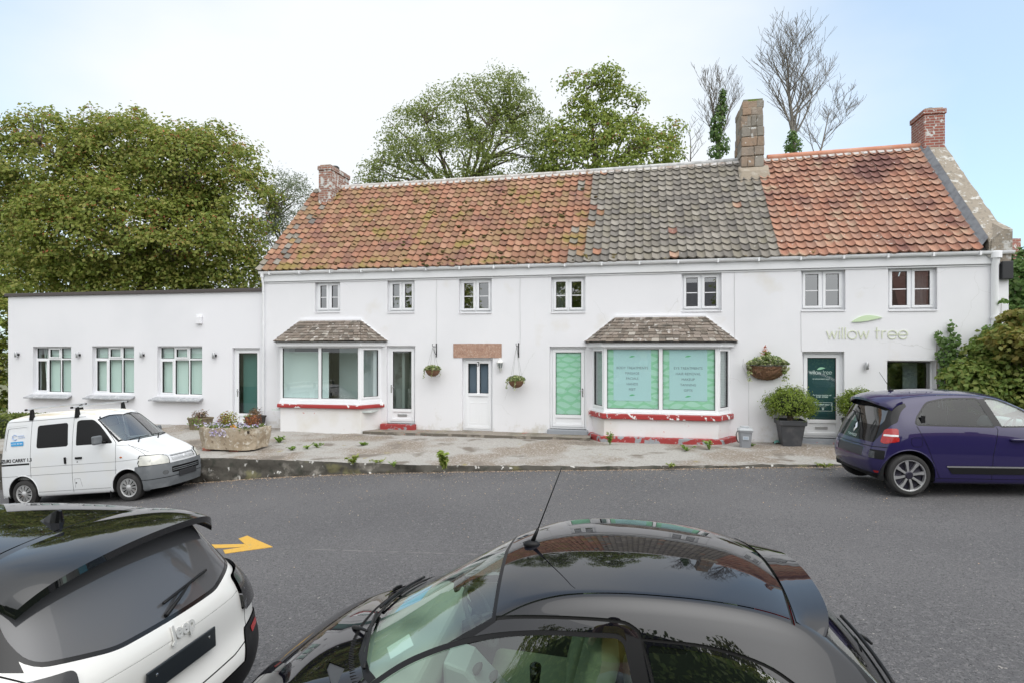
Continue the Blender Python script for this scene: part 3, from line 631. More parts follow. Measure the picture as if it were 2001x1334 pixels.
def bay(B, zlev, label, films=None, interior=None, plinth=None, bend_lab=None, rr=(0,1)):
    """zlev: base, red top, white sill top, frame top, fascia top, eave, ridge z"""
    a,b = B; zb,zr0,zr1,zs1,zf,ze,zrd = zlev
    path = [(a-SPL,.0),(a,-.6),(b,-.6),(b+SPL,.0)]
    root = part('bay_window', cot); root['label'] = label
    def band(o, z0, z1, name, m, inner=None, bev=.008, back=.12):
        p = offs(path,o); q = [(p[0][0],back),*p,(p[-1][0],back)]
        k = MB(); k.prism(q,'z',z0,z1); return k.build(name, m, root, bevel=bev)
    band(.0, zb, zr0, 'base_wall', M_plinth)
    ro = band(.085, zr0, zr1, 'ledge', M_red, bev=.02); ro['label'] = 'flaking red painted ledge'
    band(.05, zr1+.002, zr1+.035, 'sill', M_pvc); band(.015, zr1+.037, zs1, 'frame_rail', M_pvc)
    if plinth:
        k2 = band(.15, zb-.05, plinth, 'plinth', M_redstep, bev=.015)
    # frames
    segs = list(zip(path,path[1:]))
    for si,(P,Q) in enumerate(segs):
        dx,dy = Q[0]-P[0],Q[1]-P[1]; L_ = math.hypot(dx,dy); ux,uy = dx/L_,dy/L_; nx,ny = uy,-ux
        M = Matrix(((ux,-nx,0,P[0]),(uy,-ny,0,P[1]),(0,0,1,0),(0,0,0,1)))  # local x along, y inward
        def LB(mb,x0,x1,y0,y1,z0,z1):
            mb.obox(M @ Matrix.Translation(((x0+x1)/2,(y0+y1)/2,(z0+z1)/2)), (x1-x0)/2,(y1-y0)/2,(z1-z0)/2)
        e = .07 if si == 1 else .05
        k = MB(); fr=.045
        LB(k,.0,e,0,.07,zs1,zf); LB(k,L_-e,L_,0,.07,zs1,zf); LB(k,e,L_-e,.003,.07,zf-fr,zf); LB(k,e,L_-e,.003,.07,zs1,zs1+fr)
        lights = [(e,L_-e)]
        if si == 1:
            mm = L_*(.505 if films else .50); LB(k,mm-.045,mm+.045,.002,.07,zs1+fr,zf-fr); lights = [(e,mm-.045),(mm+.045,L_-e)]
        fo = k.build('frame', M_pvc, root, bevel=.006)
        for (x0,x1) in lights:
            s = MB(); t=.010; z0,z1 = zs1+fr,zf-fr
            if si != 1:
                k3 = MB(); sw=.05; LB(k3,x0,x1,-.012,.05,z1-sw,z1); LB(k3,x0,x1,-.012,.05,z0,z0+sw); LB(k3,x0,x0+sw,-.012,.05,z0+sw,z1-sw); LB(k3,x1-sw,x1,-.012,.05,z0+sw,z1-sw); k3.build('sash', M_pvc, root, bevel=.005)
                x0,x1,z0,z1 = x0+sw,x1-sw,z0+sw,z1-sw
            LB(s,x0,x1,.01,.05,z0,z0+t); LB(s,x0,x1,.01,.05,z1-t,z1); LB(s,x0,x0+t,.01,.05,z0+t,z1-t); LB(s,x1-t,x1,.01,.05,z0+t,z1-t); s.build('glazing_seal', M_seal, root)
            k = MB(); k.add([M@Vector((x0,.025,z0)),M@Vector((x1,.025,z0)),M@Vector((x1,.025,z1)),M@Vector((x0,.025,z1))],[(0,1,2,3)]); k.build('pane', M_glassclear, root, fixn=False)
            if films and si == 1:
                k = MB(); LB(k,x0-.01,x1+.01,.05,.054,z0,z1); f_ = k.build('leaf_film', M_film, root)
                fi = films.pop(0); w_ = x1-x0
                p0,p1,pz = x0+w_*fi[0], x0+w_*fi[1], lerp(z0,z1,fi[2])
                k = MB(); LB(k,p0,p1,.042,.047,pz,z1-.01); k.build('poster', mat('pale_blue_poster', (.62,.83,.87), .5), root)
                xm = (p0+p1)/2
                for (tx,fr_,sz) in fi[3]:
                    text(tx, sz, M_postxt, root, M @ frame3((xm,.0395,lerp(z0,z1,fr_)),(1,0,0),(0,0,1)), extrude=.001)
                for fr_ in fi[4]:
                    lf = MB(); leaf_mesh(lf,(xm,.041,lerp(z0,z1,fr_)),.15,.032,R(8),.002); lf.v=[tuple(M@Vector(v)) for v in lf.v]; lf.build('leaf_emblem', mat('leaf_green', (.20,.62,.32), .6), root)
            elif si != 1 and films is not None:
                bl = MB()
                for kk in range(34):
                    zz = lerp(z0,z1,(kk+.5)/34); bl.obox(M @ Matrix.Translation(((x0+x1)/2,.09,zz)) @ Matrix.Rotation(R(35),4,'X'), (x1-x0)/2,.018,.001)
                bl.build('blind', M_pvc2, root)
    band(.10, zf+.002, ze, 'fascia', M_pvc2)
    # hipped shingle roof
    pe = offs(path,.17); pl,pf0,pf1,pr = pe
    rl,rrt = (a-SPL+rr[0],.0), (b+SPL-rr[1],.0)
    k = MB(); sh = MB()
    tl = Vector((rl[0],-.02,zrd)); tr_ = Vector((rrt[0],-.02,zrd)); e0 = Vector((pf0[0],pf0[1],ze+.01)); e1 = Vector((pf1[0],pf1[1],ze+.01)); w0 = Vector((pl[0],.0,ze+.01)); w1 = Vector((pr[0],.0,ze+.01))
    up = Vector((0,0,-.02))
    for tri in ([e0,e1,tr_,tl],[w0,e0,tl],[e1,w1,tr_]): k.add([p+up for p in tri],[tuple(range(len(tri)))])
    k.add([e0+up,e1+up,w1+up,w0+up],[(0,1,2,3)]); 
    def shingles(bl,br,trr,tll,rows,wid):
        n = (br-bl).cross(tll-bl); n.normalize()
        if n.z < 0: n = -n
        for r_ in range(rows):
            t0 = r_/rows; t1 = min(1,(r_+1.35)/rows)
            A,B_,D,E_ = bl.lerp(tll,t0),br.lerp(trr,t0),bl.lerp(tll,t1),br.lerp(trr,t1)
            x = -rng.random()*wid; ln = (B_-A).length
            while x < ln:
                w_ = wid*rng.uniform(.75,1.25); f0,f1 = max(0,x/ln),min(1,(x+w_-.006)/ln); x += w_
                if f1-f0 < .004: continue
                lift = n*rng.uniform(.018,.032); j = (tll-bl).normalized()*rng.uniform(-.018,.010); th = n*.011
                p = [A.lerp(B_,f0)+lift+j, A.lerp(B_,f1)+lift+j*rng.uniform(.7,1.3), D.lerp(E_,f1)+n*.004, D.lerp(E_,f0)+n*.004]
                sh.add([q for q in p]+[p[0]-th-n*.004,p[1]-th-n*.004],[(0,1,2,3),(4,5,1,0),(0,3,4),(1,5,2)])
    shingles(e0,e1,tr_,tl,8,.15); shingles(w0,e0,tl,tl,8,.15); shingles(e1,w1,tr_,tr_,8,.15)
    k.build('roof_deck', M_under, root, fixn=False)
    sh.build('roof', M_shingle, root, fixn=False)
    k = MB(); k.bar(tl+Vector((-.03,0,.01)),tr_+Vector((.03,0,.01)),.06,.05); k.build('flashing', M_render2, root)
    k = MB(); k.bar(tl,w0+Vector((-.0,0,.0)),.05,.04); k.bar(tr_,w1,.05,.04); k.build('verge_trim', M_pvc2, root)
    return root
M_postxt = mat('grey_poster_text', (.27,.33,.38), .6)
zz = lambda px,py,d=-.6: FP(px,py,d)[1]
bay(B1, (-.5, zz(620,797,-.68), zz(620,790,-.66), zz(620,781), zz(620,676.5), zz(620,667,-.75), zz(650,626,0)), 'clear glazed bay window with brown shingle roof beside the downpipe', rr=(.62,.62))
f1 = [(.125,.855,.135,[('BODY TREATMENTS',.685,.085),('MASSAGE',.597,.082),('FACIALS',.508,.082),('HANDS',.415,.082),('FEET',.325,.082)],(.87,.225)),
      (.13,.855,.15,[('EYE TREATMENTS',.685,.085),('HAIR REMOVAL',.592,.085),('MAKEUP',.50,.082),('TANNING',.41,.082),('GIFTS',.32,.082)],(.875,.215))]
bay(B2, (-.3, zz(1290,820,-.68), zz(1290,809.5,-.66), zz(1290,803), zz(1290,678), zz(1290,668,-.75), zz(1290,619,0)), 'bay window filled with green leaf film and pale blue treatment posters', films=f1, plinth=.13, rr=(.60,.60))
# clear bay: pale display board on the left, room behind
k = MB(); k.box(B1[0]-.2,lerp(*B1,.41),-.25,-.2,.55,2.2); k.box(lerp(*B1,.41),lerp(*B1,.415)+.25,-.19,-.17,.55,2.2)
k.box(lerp(*B1,.45),B1[1]+.3,.75,.8,.0,2.4); k.build('display_board', M_room, cot)
k = MB(); k.box(DOORL[0]-.1,DOORL[1]+.1,.7,.75,.0,2.3); k.box(DOORL[0]+.05,DOORL[1]-.25,.55,.62,.3,1.15); k.build('lobby_wall', mat('lobby_plaster',(.50,.51,.50),.9,layers=[(3,(.3,.29,.27),.5,.65)]), cot)
k = MB(); k.box(B1[0]-.3,B1[1]+.3,-.55,.4,.56,.60); k.build('window_shelf', mat('shelf_paint', (.6,.66,.64), .6), cot)
# ---- roof of pantiles
SB1, SB2 = FP(1133,517)[0]+.05, 6.72
TW = .215; NC = 17
SLOPE0 = (-.165,4.495)
def roof_pt(s, q):   # q 0 at eaves, 1 at ridge
    sag = -.035*math.sin(q*math.pi)*(.6+.4*math.sin(s*.9)) + .03*noise.noise(Vector((s*.35,q*1.5,4.2)))
    d0,z0 = SLOPE0; z0 = z0+.025*noise.noise(Vector((s*.4,0,1)))
    return Vector((s, lerp(d0,DR,q), lerp(z0,RIDGE(s),q)+sag))
tiles = {0:MB(),1:MB(),2:MB()}
slope_len = math.hypot(DR-SLOPE0[0], RIDGE(0)-SLOPE0[1]); NU = 7
ntile = int((11.08-(SL-.12))/TW)
PH = [2.0*(1-math.sin(math.pi*(i/NU)))-1.0 for i in range(NU+1)]
def prof(x):  # pantile: wide trough, narrow roll
    return .055*(1-math.sin(math.pi*min(1,x)))**1.15+.010*math.sin(2*math.pi*x)
trng = random.Random(3)
for j in range(NC):
    for i in range(ntile):
        s = SL-.12+i*TW; sec = 0 if s < SB1-.05 else (1 if s < SB2-.07 else 2)
        if sec == 0 and s > SB1-.5 and trng.random() < (.25 if j > 3 else .5): sec = 1
        if sec == 1 and s < SB1+.45 and trng.random() < .12: sec = 0
        if sec == 1 and trng.random() < .012: sec = 2
        if sec == 0 and s < SL+.7 and trng.random() < .25: sec = 1
        if j == 0 and SB1 < s < SB1+.5: sec = 1
        q0 = j/NC; q1 = (j+1.22)/NC; sl = trng.uniform(-.018,.014)/slope_len; tw = trng.uniform(-.010,.010); lift = trng.uniform(.040,.058); up = Vector((0,-.68,.73))
        if sec == 2: lift += .006
        top = []; 
        rows = []
        for r_,(q,l) in enumerate(((q0+sl,lift),((q0+q1)/2+sl,lift*.55),(min(1.0,q1),.004))):
            rows.append([roof_pt(s+TW*1.06*u/NU, min(1.,q)) + up*(prof(u/NU)+l+tw*(u/NU-.5)*(1-r_*.5)) for u in range(NU+1)])
        lip = [p-up*(.014 if j else .05)+Vector((0,.006,.004)) for p in rows[0]]; lip2 = [p+Vector((0,.12,.1))-up*.012 for p in lip]
        vs = lip2+lip+rows[0]+rows[1]+rows[2]; W_ = NU+1
        fs = [(r*W_+u, r*W_+u+1, (r+1)*W_+u+1, (r+1)*W_+u) for r in range(4) for u in range(NU)]
        tiles[sec].add(vs, fs)
for sec,(m,lab) in enumerate(((M_tile_o,'mossy orange clay pantiles'),(M_tile_g,'grey weathered pantiles in the middle'),(M_tile_r,'bright orange clay pantiles by the brick chimney'))):
    o = tiles[sec].build('roof', m, cot, fixn=False); o['label'] = lab
    o.data.polygons.foreach_set('use_smooth',[True]*len(o.data.polygons))
    try: o.data.set_sharp_from_angle(angle=R(50))
    except Exception: pass
k = MB()
k.grid(lambda u,v: tuple(roof_pt(lerp(SL-.1,SR-.1,u),v)-Vector((0,-.03,.04))), 40, 8)
k.grid(lambda u,v: (lerp(SL-.1,SR,u), lerp(DR,DB+.2,v), lerp(RIDGE(lerp(SL-.1,SR,u))-.02,4.4,v)), 10, 2)
k.build('roof_deck', M_under, cot, fixn=False)
# moss tufts on the tiles
M_moss = mat('roof_moss', (.085,.075,.02), .95, rnd=[(.06,.055,.018),(.12,.10,.03),(.09,.06,.03)], bump=(40,1.))
k = MB(); mr = random.Random(11)
for _ in range(120):
    s = mr.triangular(SL, SB1+.6, SB1-1.5); q = mr.random()**1.4*.8
    p = roof_pt(s,q)+Vector((0,-.03,.045)); r_ = mr.uniform(.02,.06)
    k.ell(p, (r_*1.5,r_*.9,r_*.7), 7, jit=.35, rnd=mr)
k.build('moss', M_moss, cot, smooth=True)['kind'] = 'stuff'
# ridge
k = MB()
def ridge_tube(sa,sb,m,lab,r0=.085,ln=.42):
    k = MB(); n = int((sb-sa)/ln)
    for i in range(n):
        x0,x1 = lerp(sa,sb,i/n),lerp(sa,sb,(i+1)/n)+.02; zj = rng.uniform(-.004,.004)
        pts = [(x0,DR,RIDGE(x0)+.035+zj),(x1,DR,RIDGE(x1)+.035+zj)]
        k.tube(pts,[r0*1.01,r0*.995],12)
    o = k.build('ridge', m, cot, auto=40); o['label'] = lab
ridge_tube(SL+.25,SB1,M_ridge_w,'pale mortared ridge',.075); ridge_tube(SB1,6.15,mat('grey_ridge',(.40,.40,.40),.8,layers=[(5,(.55,.55,.55),.45,.6)]),'grey ridge',.08); ridge_tube(7.0,11.1,M_ridge_t,'orange clay ridge',.10)
k = MB()  # mortar bedding under the ridges
k.grid(lambda u,v: tuple(roof_pt(lerp(SL+.2,11.1,u),lerp(.958,1.,v))+Vector((0,-.03,.055))+Vector((0,.012*noise.noise(Vector((u*300,v*3,1))),.012*noise.noise(Vector((u*300,v*3,5)))))), 300, 2)
k.build('ridge_mortar', M_ridge_w, cot, smooth=True)
# left verge mortar
k = MB(); k.grid(lambda u,v: tuple(roof_pt(SL-.10+.0*u,v)+Vector((lerp(-.05,.06,u),0,lerp(-.10,.06,u)+.02*noise.noise(Vector((u*3,v*30,1)))))), 2, 40); k.build('verge', M_ridge_w, cot, smooth=True)
# parapet and lead at the right gable
PS0, PS1 = 11.12, SR
k = MB()
def par(u,v):
    """u across the coping, v up the slope"""
    p = roof_pt(11.2,v); w_ = [(0,-.12),(0,.20),(.03,.235),(PS1-PS0-.03,.22),(PS1-PS0,.18),(PS1-PS0,-.35)][int(round(u*5))]
    n = .022*noise.noise(Vector((u*4,v*14,2)))+.012*noise.noise(Vector((u*9,v*40,7)))
    return (PS0+w_[0]+n*.6, p.y-.10*w_[1]+.05, p.z+w_[1]+n)
k.grid(par, 5, 60)
lo = [par(i/5,0.) for i in range(6)]; k.add(lo,[tuple(range(6))[::-1]])
k.build('parapet', M_coping, cot, smooth=False)
k = MB()
kx0,kz0 = PS0-.02, SLOPE0[1]
k.add([(PS0+.03,-.14,4.42),(PS1,-.14,4.42),(PS1,-.16,4.98),(PS0+.30,-.15,4.98),(PS0+.05,-.15,4.75),(PS0+.03,.5,4.42),(PS1,.5,4.42),(PS1,.5,5.3),(PS0+.3,.5,5.3),(PS0+.05,.5,5.0)],[(0,1,2,3,4),(1,6,7,2),(2,7,8,3),(3,8,9,4)])
k.build('kneeler', M_coping, cot)
k = MB()
for j in range(9):
    v0,v1 = .02+j*.108,.02+(j+1)*.108+.012
    P = [roof_pt(11.0,v0),roof_pt(11.0,v1)]
    k.add([(PS0-.13,P[0].y-.03,P[0].z+.075),(PS0-.01,P[0].y-.03,P[0].z+.25),(PS0-.01,P[1].y-.03,P[1].z+.243),(PS0-.13,P[1].y-.03,P[1].z+.068),(PS0-.17,P[0].y-.03,P[0].z+.05),(PS0-.17,P[1].y-.03,P[1].z+.045)],[(0,1,2,3),(4,0,3,5)])
k.build('lead_flashing', M_lead, cot, fixn=False)
# fascia, gutter, downpipes
k = MB(); k.box(SL-.02,SR,-.06,-.002,4.22,4.45); k.build('fascia', M_pvc2, cot, bevel=.006)
k = MB(); k.box(SL,11.1,-.022,-.003,4.175,4.205); k.build('fascia_batten', M_pvc2, cot)
k = MB(); n=10; gp = [(-.115-.055*math.cos(math.pi*i/n), 4.50-.075*math.sin(math.pi*i/n)) for i in range(n+1)]; gp = [(-.175,4.507),(-.170,4.50)]+gp[1:-1]+[(-.06,4.50),(-.055,4.507)]
k.prism(gp+[(-.062,4.494)]+[(y*.92-.009,z+.008) for y,z in gp[2:-2][::-1]]+[(-.165,4.494)],'x',SL-.06,SR+.05)
k.build('gutter', M_pvc, cot)
k = MB()
x = SL+.3
while x < SR: 
    k.box(x-.02,x+.02,-.178,-.06,4.41,4.425); k.box(x-.02,x+.02,-.186,-.17,4.41,4.50); x += .95
k.build('gutter_bracket', M_pvc, cot)
def downpipe(s, r, z1, m, off=0.):
    k = MB(); k.tube([(s,-.115,4.44),(s,-.115,4.30),(s+off,-.06,4.16),(s+off,-.06,z1)], r, 12)
    for zc in (3.0,1.6): 
        if zc > z1: k.tube([(s+off,-.06,zc-.03),(s+off,-.06,zc+.03)], r*1.22, 12)
    k.tube([(s,-.115,4.34),(s,-.115,4.48)], r*1.5, 12)
    return k.build('downpipe', m, cot, auto=40)
downpipe(SL+.03,.034,-.05,M_pvc); downpipe(FP(1944,600,-.06)[0],.075,FP(1944,668,-.06)[1],M_pvc)
# ---- chimneys
def stone_stack(name_lab, s0, s1, d0, d1, z0, z1, taper):
    k = MB(); r = random.Random(5); z = z0; 
    core = MB(); core.box(s0+.05,s1-.05,d0+.05,d1-.05,z0-.8,z1-.05); co = core.build('chimney', M_mortar, cot); co['label'] = name_lab
    while z < z1-.05:
        h = min(r.uniform(.20,.34), z1-z); t = (z-z0)/(z1-z0); ins = taper*t
        a,b,c,e = s0+ins*.5,s1-ins*.4,d0+ins*.3,d1-ins*.6
        def blocks(p0,p1,n):
            xs_ = [0]+sorted(r.uniform(.25,.75) if n == 2 else (i+1)/n+r.uniform(-.1,.1) for i in range(n-1))+[1]
            return list(zip(xs_,xs_[1:]))
        for side in range(4):
            P = [(a,c),(b,c),(b,e),(a,e)]; p,q = P[side],P[(side+1)%4]; 
            for f0,f1 in blocks(p,q,r.choice((1,2,2,3))):
                ln = math.hypot(q[0]-p[0],q[1]-p[1]); ux,uy = (q[0]-p[0])/ln,(q[1]-p[1])/ln; nx,ny = uy,-ux
                j = r.uniform(-.02,.03); g_ = .008
                A = (p[0]+ux*(f0*ln+g_),p[1]+uy*(f0*ln+g_)); B_ = (p[0]+ux*(f1*ln-g_),p[1]+uy*(f1*ln-g_)); dep=.16
                vs = []
                for zz_ in (z+g_,z+h-g_):
                    for (X,Y) in (A,B_): vs.append((X+nx*j+r.uniform(-.012,.012),Y+ny*j+r.uniform(-.012,.012),zz_+r.uniform(-.012,.012)))
                    for (X,Y) in (B_,A): vs.append((X-nx*dep,Y-ny*dep,zz_))
                k.add(vs,[(0,1,5,4),(1,2,6,5),(2,3,7,6),(3,0,4,7),(4,5,6,7),(3,2,1,0)])
        z += h
    o = k.build('stonework', M_stone, co, bevel=.018, seg=2)
    return co
st = stone_stack('tall rough stone chimney on the grey tiles', FP(1450,300,2.66)[0]-.04, FP(1494,300,2.66)[0], 2.66, 4.0, 6.95, 9.42, .12)
k = MB(); k.add([(6.12,2.35,6.98),(6.95,2.35,6.98),(6.95,2.75,7.55),(6.12,2.75,7.55),(6.2,2.5,7.35),(6.9,2.5,7.35)],[(0,1,5,4),(4,5,2,3),(0,4,3),(1,2,5)])
k.box(6.13,6.92,2.58,3.9,7.0,7.42); k.build('haunching', M_mortar, st, bevel=.03)
k = MB(); k.box(6.27,6.80,2.74,3.8,9.36,9.48); k.ell((6.5,3.1,9.48),(.22,.3,.07),8,jit=.2); k.build('cap', mat('mossy_cap',(.22,.21,.17),.95,layers=[(6,(.14,.19,.04),.48,.56)],bump=(14,1.)), st)
k = MB(); k.prism([(2.55,7.1),(3.0,7.62),(3.0,7.42),(2.6,7.0)],'x',6.90,7.0); k.build('lead_flashing', mat('pale_lead',(.5,.51,.53),.5), st)
def brick_stack(s0,s1,d0,d1,z0,z1,m,lab,cap=True):
    k = MB(); k.box(s0,s1,d0,d1,z0,z1-.16); k.box(s0-.03,s1+.03,d0-.03,d1+.03,z1-.16,z1-.02)
    o = k.build('chimney', m, cot, bevel=.012); o['label'] = lab
    k = MB(); k.box(s0+.03,s1-.03,d0+.03,d1-.03,z1-.02,z1+.03); k.build('cap', M_mortar, o, bevel=.02)
    k = MB(); k.lathe([(.13,0),(.14,.1),(.10,.14)],((s0+s1)/2+.03,(d0+d1)/2,z1+.0),n=14); k.build('chimney_pot', M_dark, o)
    return o
def on_plane(px,py,d): return FP(px,py,d)
cr0,cr1 = FP(1806,300,2.9)[0],FP(1847,300,2.9)[0]
brick_stack(cr0,cr1,2.9,3.75,7.55,FP(1825,212,2.9)[1],M_brick,'red brick chimney above the right gable')
cl0,cl1 = FP(622.5,360,2.45)[0],FP(646.5,360,2.45)[0]
brick_stack(cl0,cl1,2.45,3.75,6.0,FP(634,323,2.45)[1],M_brick_l,'lichen covered brick chimney above the left gable')
k = MB(); k.box(cl0-.04,cl1+.02,2.4,3.8,6.0,6.95); k.build('chimney_shoulder', M_ridge_w, cot, bevel=.03)
# thin cables running down the front
cr_ = random.Random(2)
for px,y0,y1 in ((853,545,672),(1016.5,530,672),(1435.5,520,668)):
    s,z1 = FP(px,y0); z0 = FP(px,y1)[1]; k = MB(); k.tube([(s+cr_.uniform(-.006,.006),-.006,lerp(z1,z0,i/8)) for i in range(9)],.006,6); k.build('cable', M_cable, cot)
s,_ = FP(1463,760); k = MB(); k.tube([(s-.12,-.006,FP(1463,700)[1]),(s-.14,-.006,FP(1463,715)[1]),(s,-.006,FP(1463,745)[1]),(s,-.006,.3)],.006,6)
k.build('cable', M_cable, cot); k = MB(); k.tube([(FP(1565,600)[0],-.006,FP(1565,607)[1]),(FP(1566,600)[0],-.006,FP(1565,686)[1])],.005,6)
k.build('cable', M_cable, cot)
# black box by the right downpipe
a,b,c,e = FR(1955,511,1971,546,-.06)
k = MB(); k.box(a,b+.06,-.14,-.0,c,e); o = k.build('alarm_box', mat('black_plastic', (.02,.021,.024), .45), None, bevel=.015); o.matrix_world = FACADE_M
tag(o, 'black plastic box on the wall beside the right downpipe', 'alarm box')
# ------------------------------------------------------------------ flat-roofed extension
ext = facade_thing('extension', 'low white flat roofed extension with three blinded windows', 'building')
DE = .06
EW = [FR(64.5,677,139,768,DE), FR(180,676,262,769.5,DE), FR(307.5,676,395,773,DE)]; ED = (*FR(454.5,679.5,508,838,DE)[:2], -.05, FR(454.5,679.5,508,838,DE)[3])
XL = FP(16,650,DE)[0]; ZT = FP(300,573,DE)[1]-.02
w = MB(); wall_open(w, XL, SL-.0, -1.3, ZT, DE, EW+[ED]); w.add([(XL,DE,-1.6),(XL,6.5,-1.6),(XL,6.5,ZT),(XL,DE,ZT)],[(3,2,1,0)]); w.add([(XL,6.5,-1.6),(SL,6.5,-1.6),(SL,6.5,ZT),(XL,6.5,ZT)],[(3,2,1,0)])
w.build('wall', M_render2, ext, fixn=False)
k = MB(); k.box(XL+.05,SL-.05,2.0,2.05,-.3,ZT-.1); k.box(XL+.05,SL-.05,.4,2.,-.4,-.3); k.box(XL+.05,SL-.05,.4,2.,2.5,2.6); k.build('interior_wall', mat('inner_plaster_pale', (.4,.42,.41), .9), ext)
k = MB(); k.box(XL-.08,SL-.03,DE-.07,6.6,ZT,ZT+.10); k.build('roof', M_fascia_dark, ext, bevel=.01)
def ext_window(op, i):
    a,b,c,e = op; d = DE+.11; fw=.05; W_=b-a
    f = MB(); f.box(a,b,d,d+.07,e-fw,e); f.box(a,b,d,d+.07,c,c+fw); f.box(a,a+fw,d,d+.07,c+fw,e-fw); f.box(b-fw,b,d,d+.07,c+fw,e-fw)
    m1,m2 = a+W_*.335,a+W_*.665; tz = lerp(c,e,.735)
    for m_ in (m1,m2): f.box(m_-.028,m_+.028,d+.002,d+.07,c+fw,e-fw)
    for (p,q) in ((a+fw,m1-.028),(m1+.028,m2-.028),(m2+.028,b-fw)): f.box(p,q,d+.003,d+.07,tz-.028,tz+.028)
    o = f.build('window', M_pvc, ext, bevel=.006)
    for ci,(p,q) in enumerate(((a+fw,m1-.028),(m1+.028,m2-.028),(m2+.028,b-fw))):
        for ri,(z0,z1) in enumerate(((c+fw,tz-.028),(tz+.028,e-fw))):
            if (ci == 1 and ri == 1) or (ci == 0 and ri == 0):
                sw=.04; k=MB(); y0=d-.02
                k.box(p,q,y0,d+.05,z1-sw,z1); k.box(p,q,y0,d+.05,z0,z0+sw); k.box(p,p+sw,y0,d+.05,z0+sw,z1-sw); k.box(q-sw,q,y0,d+.05,z0+sw,z1-sw); k.build('sash', M_pvc, o, bevel=.005)
                P,Q,A_,B_ = p+sw,q-sw,z0+sw,z1-sw
            else: P,Q,A_,B_ = p,q,z0,z1
            k = MB(); t=.009; k.box(P,Q,d-.003,d+.04,A_,A_+t); k.box(P,Q,d-.003,d+.04,B_-t,B_); k.box(P,P+t,d-.003,d+.04,A_+t,B_-t); k.box(Q-t,Q,d-.003,d+.04,A_+t,B_-t); k.build('glazing_seal', M_seal, o)
            k = MB(); k.add([(P,d+.02,A_),(Q,d+.02,A_),(Q,d+.02,B_),(P,d+.02,B_)],[(0,1,2,3)]); k.build('pane', M_glassclear, o, fixn=False)
    bl = MB(); n=17
    for kk in range(n):
        x0 = lerp(a+.04,b-.04,kk/n); x1 = lerp(a+.04,b-.04,(kk+1)/n)+.006; lo = c
        if i == 0 and kk < 4: bl.add([(x0+.12,d+.13,e),(x1+.04,d+.15,e),(x0+.30,d+.15,c),(x0+.24,d+.13,c)],[(0,1,2,3)]); continue
        bl.add([(x0,d+.12,lo),(x1,d+.14,lo),(x1,d+.14,e),(x0,d+.12,e)],[(0,1,2,3)])
    bl.build('blind', M_blind, o, fixn=False)
    si = MB(); sw0,sw1 = a-.16,b+.04
    si.add([(sw0,DE-.20,c-.11),(sw1,DE-.20,c-.11),(sw1,d,c-.0),(sw0+.12,d,c-.0),(sw0,DE-.20,c-.155),(sw1,DE-.20,c-.155),(sw1,d,c-.05),(sw0+.12,d,c-.05)],[(0,1,2,3),(4,5,1,0),(5,6,2,1),(0,3,7,4),(7,6,5,4)])
    so = si.build('sill', M_slate, o, bevel=.008)
    return o
for i,op in enumerate(EW):
    o = ext_window(op, i)
    if i == 0: o['label'] = 'window with a parted vertical blind'
M_frost = glass_mat('teal_glass', (.55,.72,.70), 1.6, dark=.1)
de,gle,pne = door(ED, ext, M_frost, d=DE+.10, panel=.32, handle='left', hz=1.05)
k = MB(); k.box(gle[0],gle[1],DE+.3,DE+.31,gle[2],gle[3]); k.build('net_screen', mat('teal_screen', (.30,.43,.41), .9), de)
a,b,c,e = FR(386,619,396,633,DE); k = MB(); k.box(a,b,DE-.10,DE,c,e); k.box(a-.05,b,DE-.02,DE,c+.05,e+.06); o = k.build('vent_box', M_render2, None, bevel=.01); o.matrix_world = FACADE_M
tag(o,'small white vent box high on the extension wall','vent')
# ---- pole-free wall lamps
def wall_lamp(px, py, label, d=0., flip=1):
    s,z = FP(px,py,d)
    t = thing('wall_lamp', label, 'wall lamp', FW(s,d,z), -TH, 'steel wall lamps')
    k = MB(); k.lathe([(.0,-.085),(.04,-.085),(.042,-.08),(.042,.08),(.04,.085),(0,.085)],(0,-.085,0),n=16); k.build('lamp_body', M_steel, t, auto=40)
    k = MB(); k.lathe([(.038,-.0852),(.03,-.070)],(0,-.085,0),n=16); k.build('lamp_mouth', M_dark, t)
    k = MB(); k.box(.0,.05,-.05,-.0,-.04,.03); k.build('mount', M_black, t, bevel=.004)
    return t
for px,py,l in ((36,692,'steel wall lamp nearest the left end of the extension'),(155.5,693,'steel wall lamp between the first and second extension windows'),(280,693,'steel wall lamp between the second and third extension windows'),(421,694,'steel wall lamp between the third extension window and its door')):
    wall_lamp(px,py,l,DE)
wall_lamp(1691.5,714,'steel wall lamp on the cottage between the teal door and low window',0.)
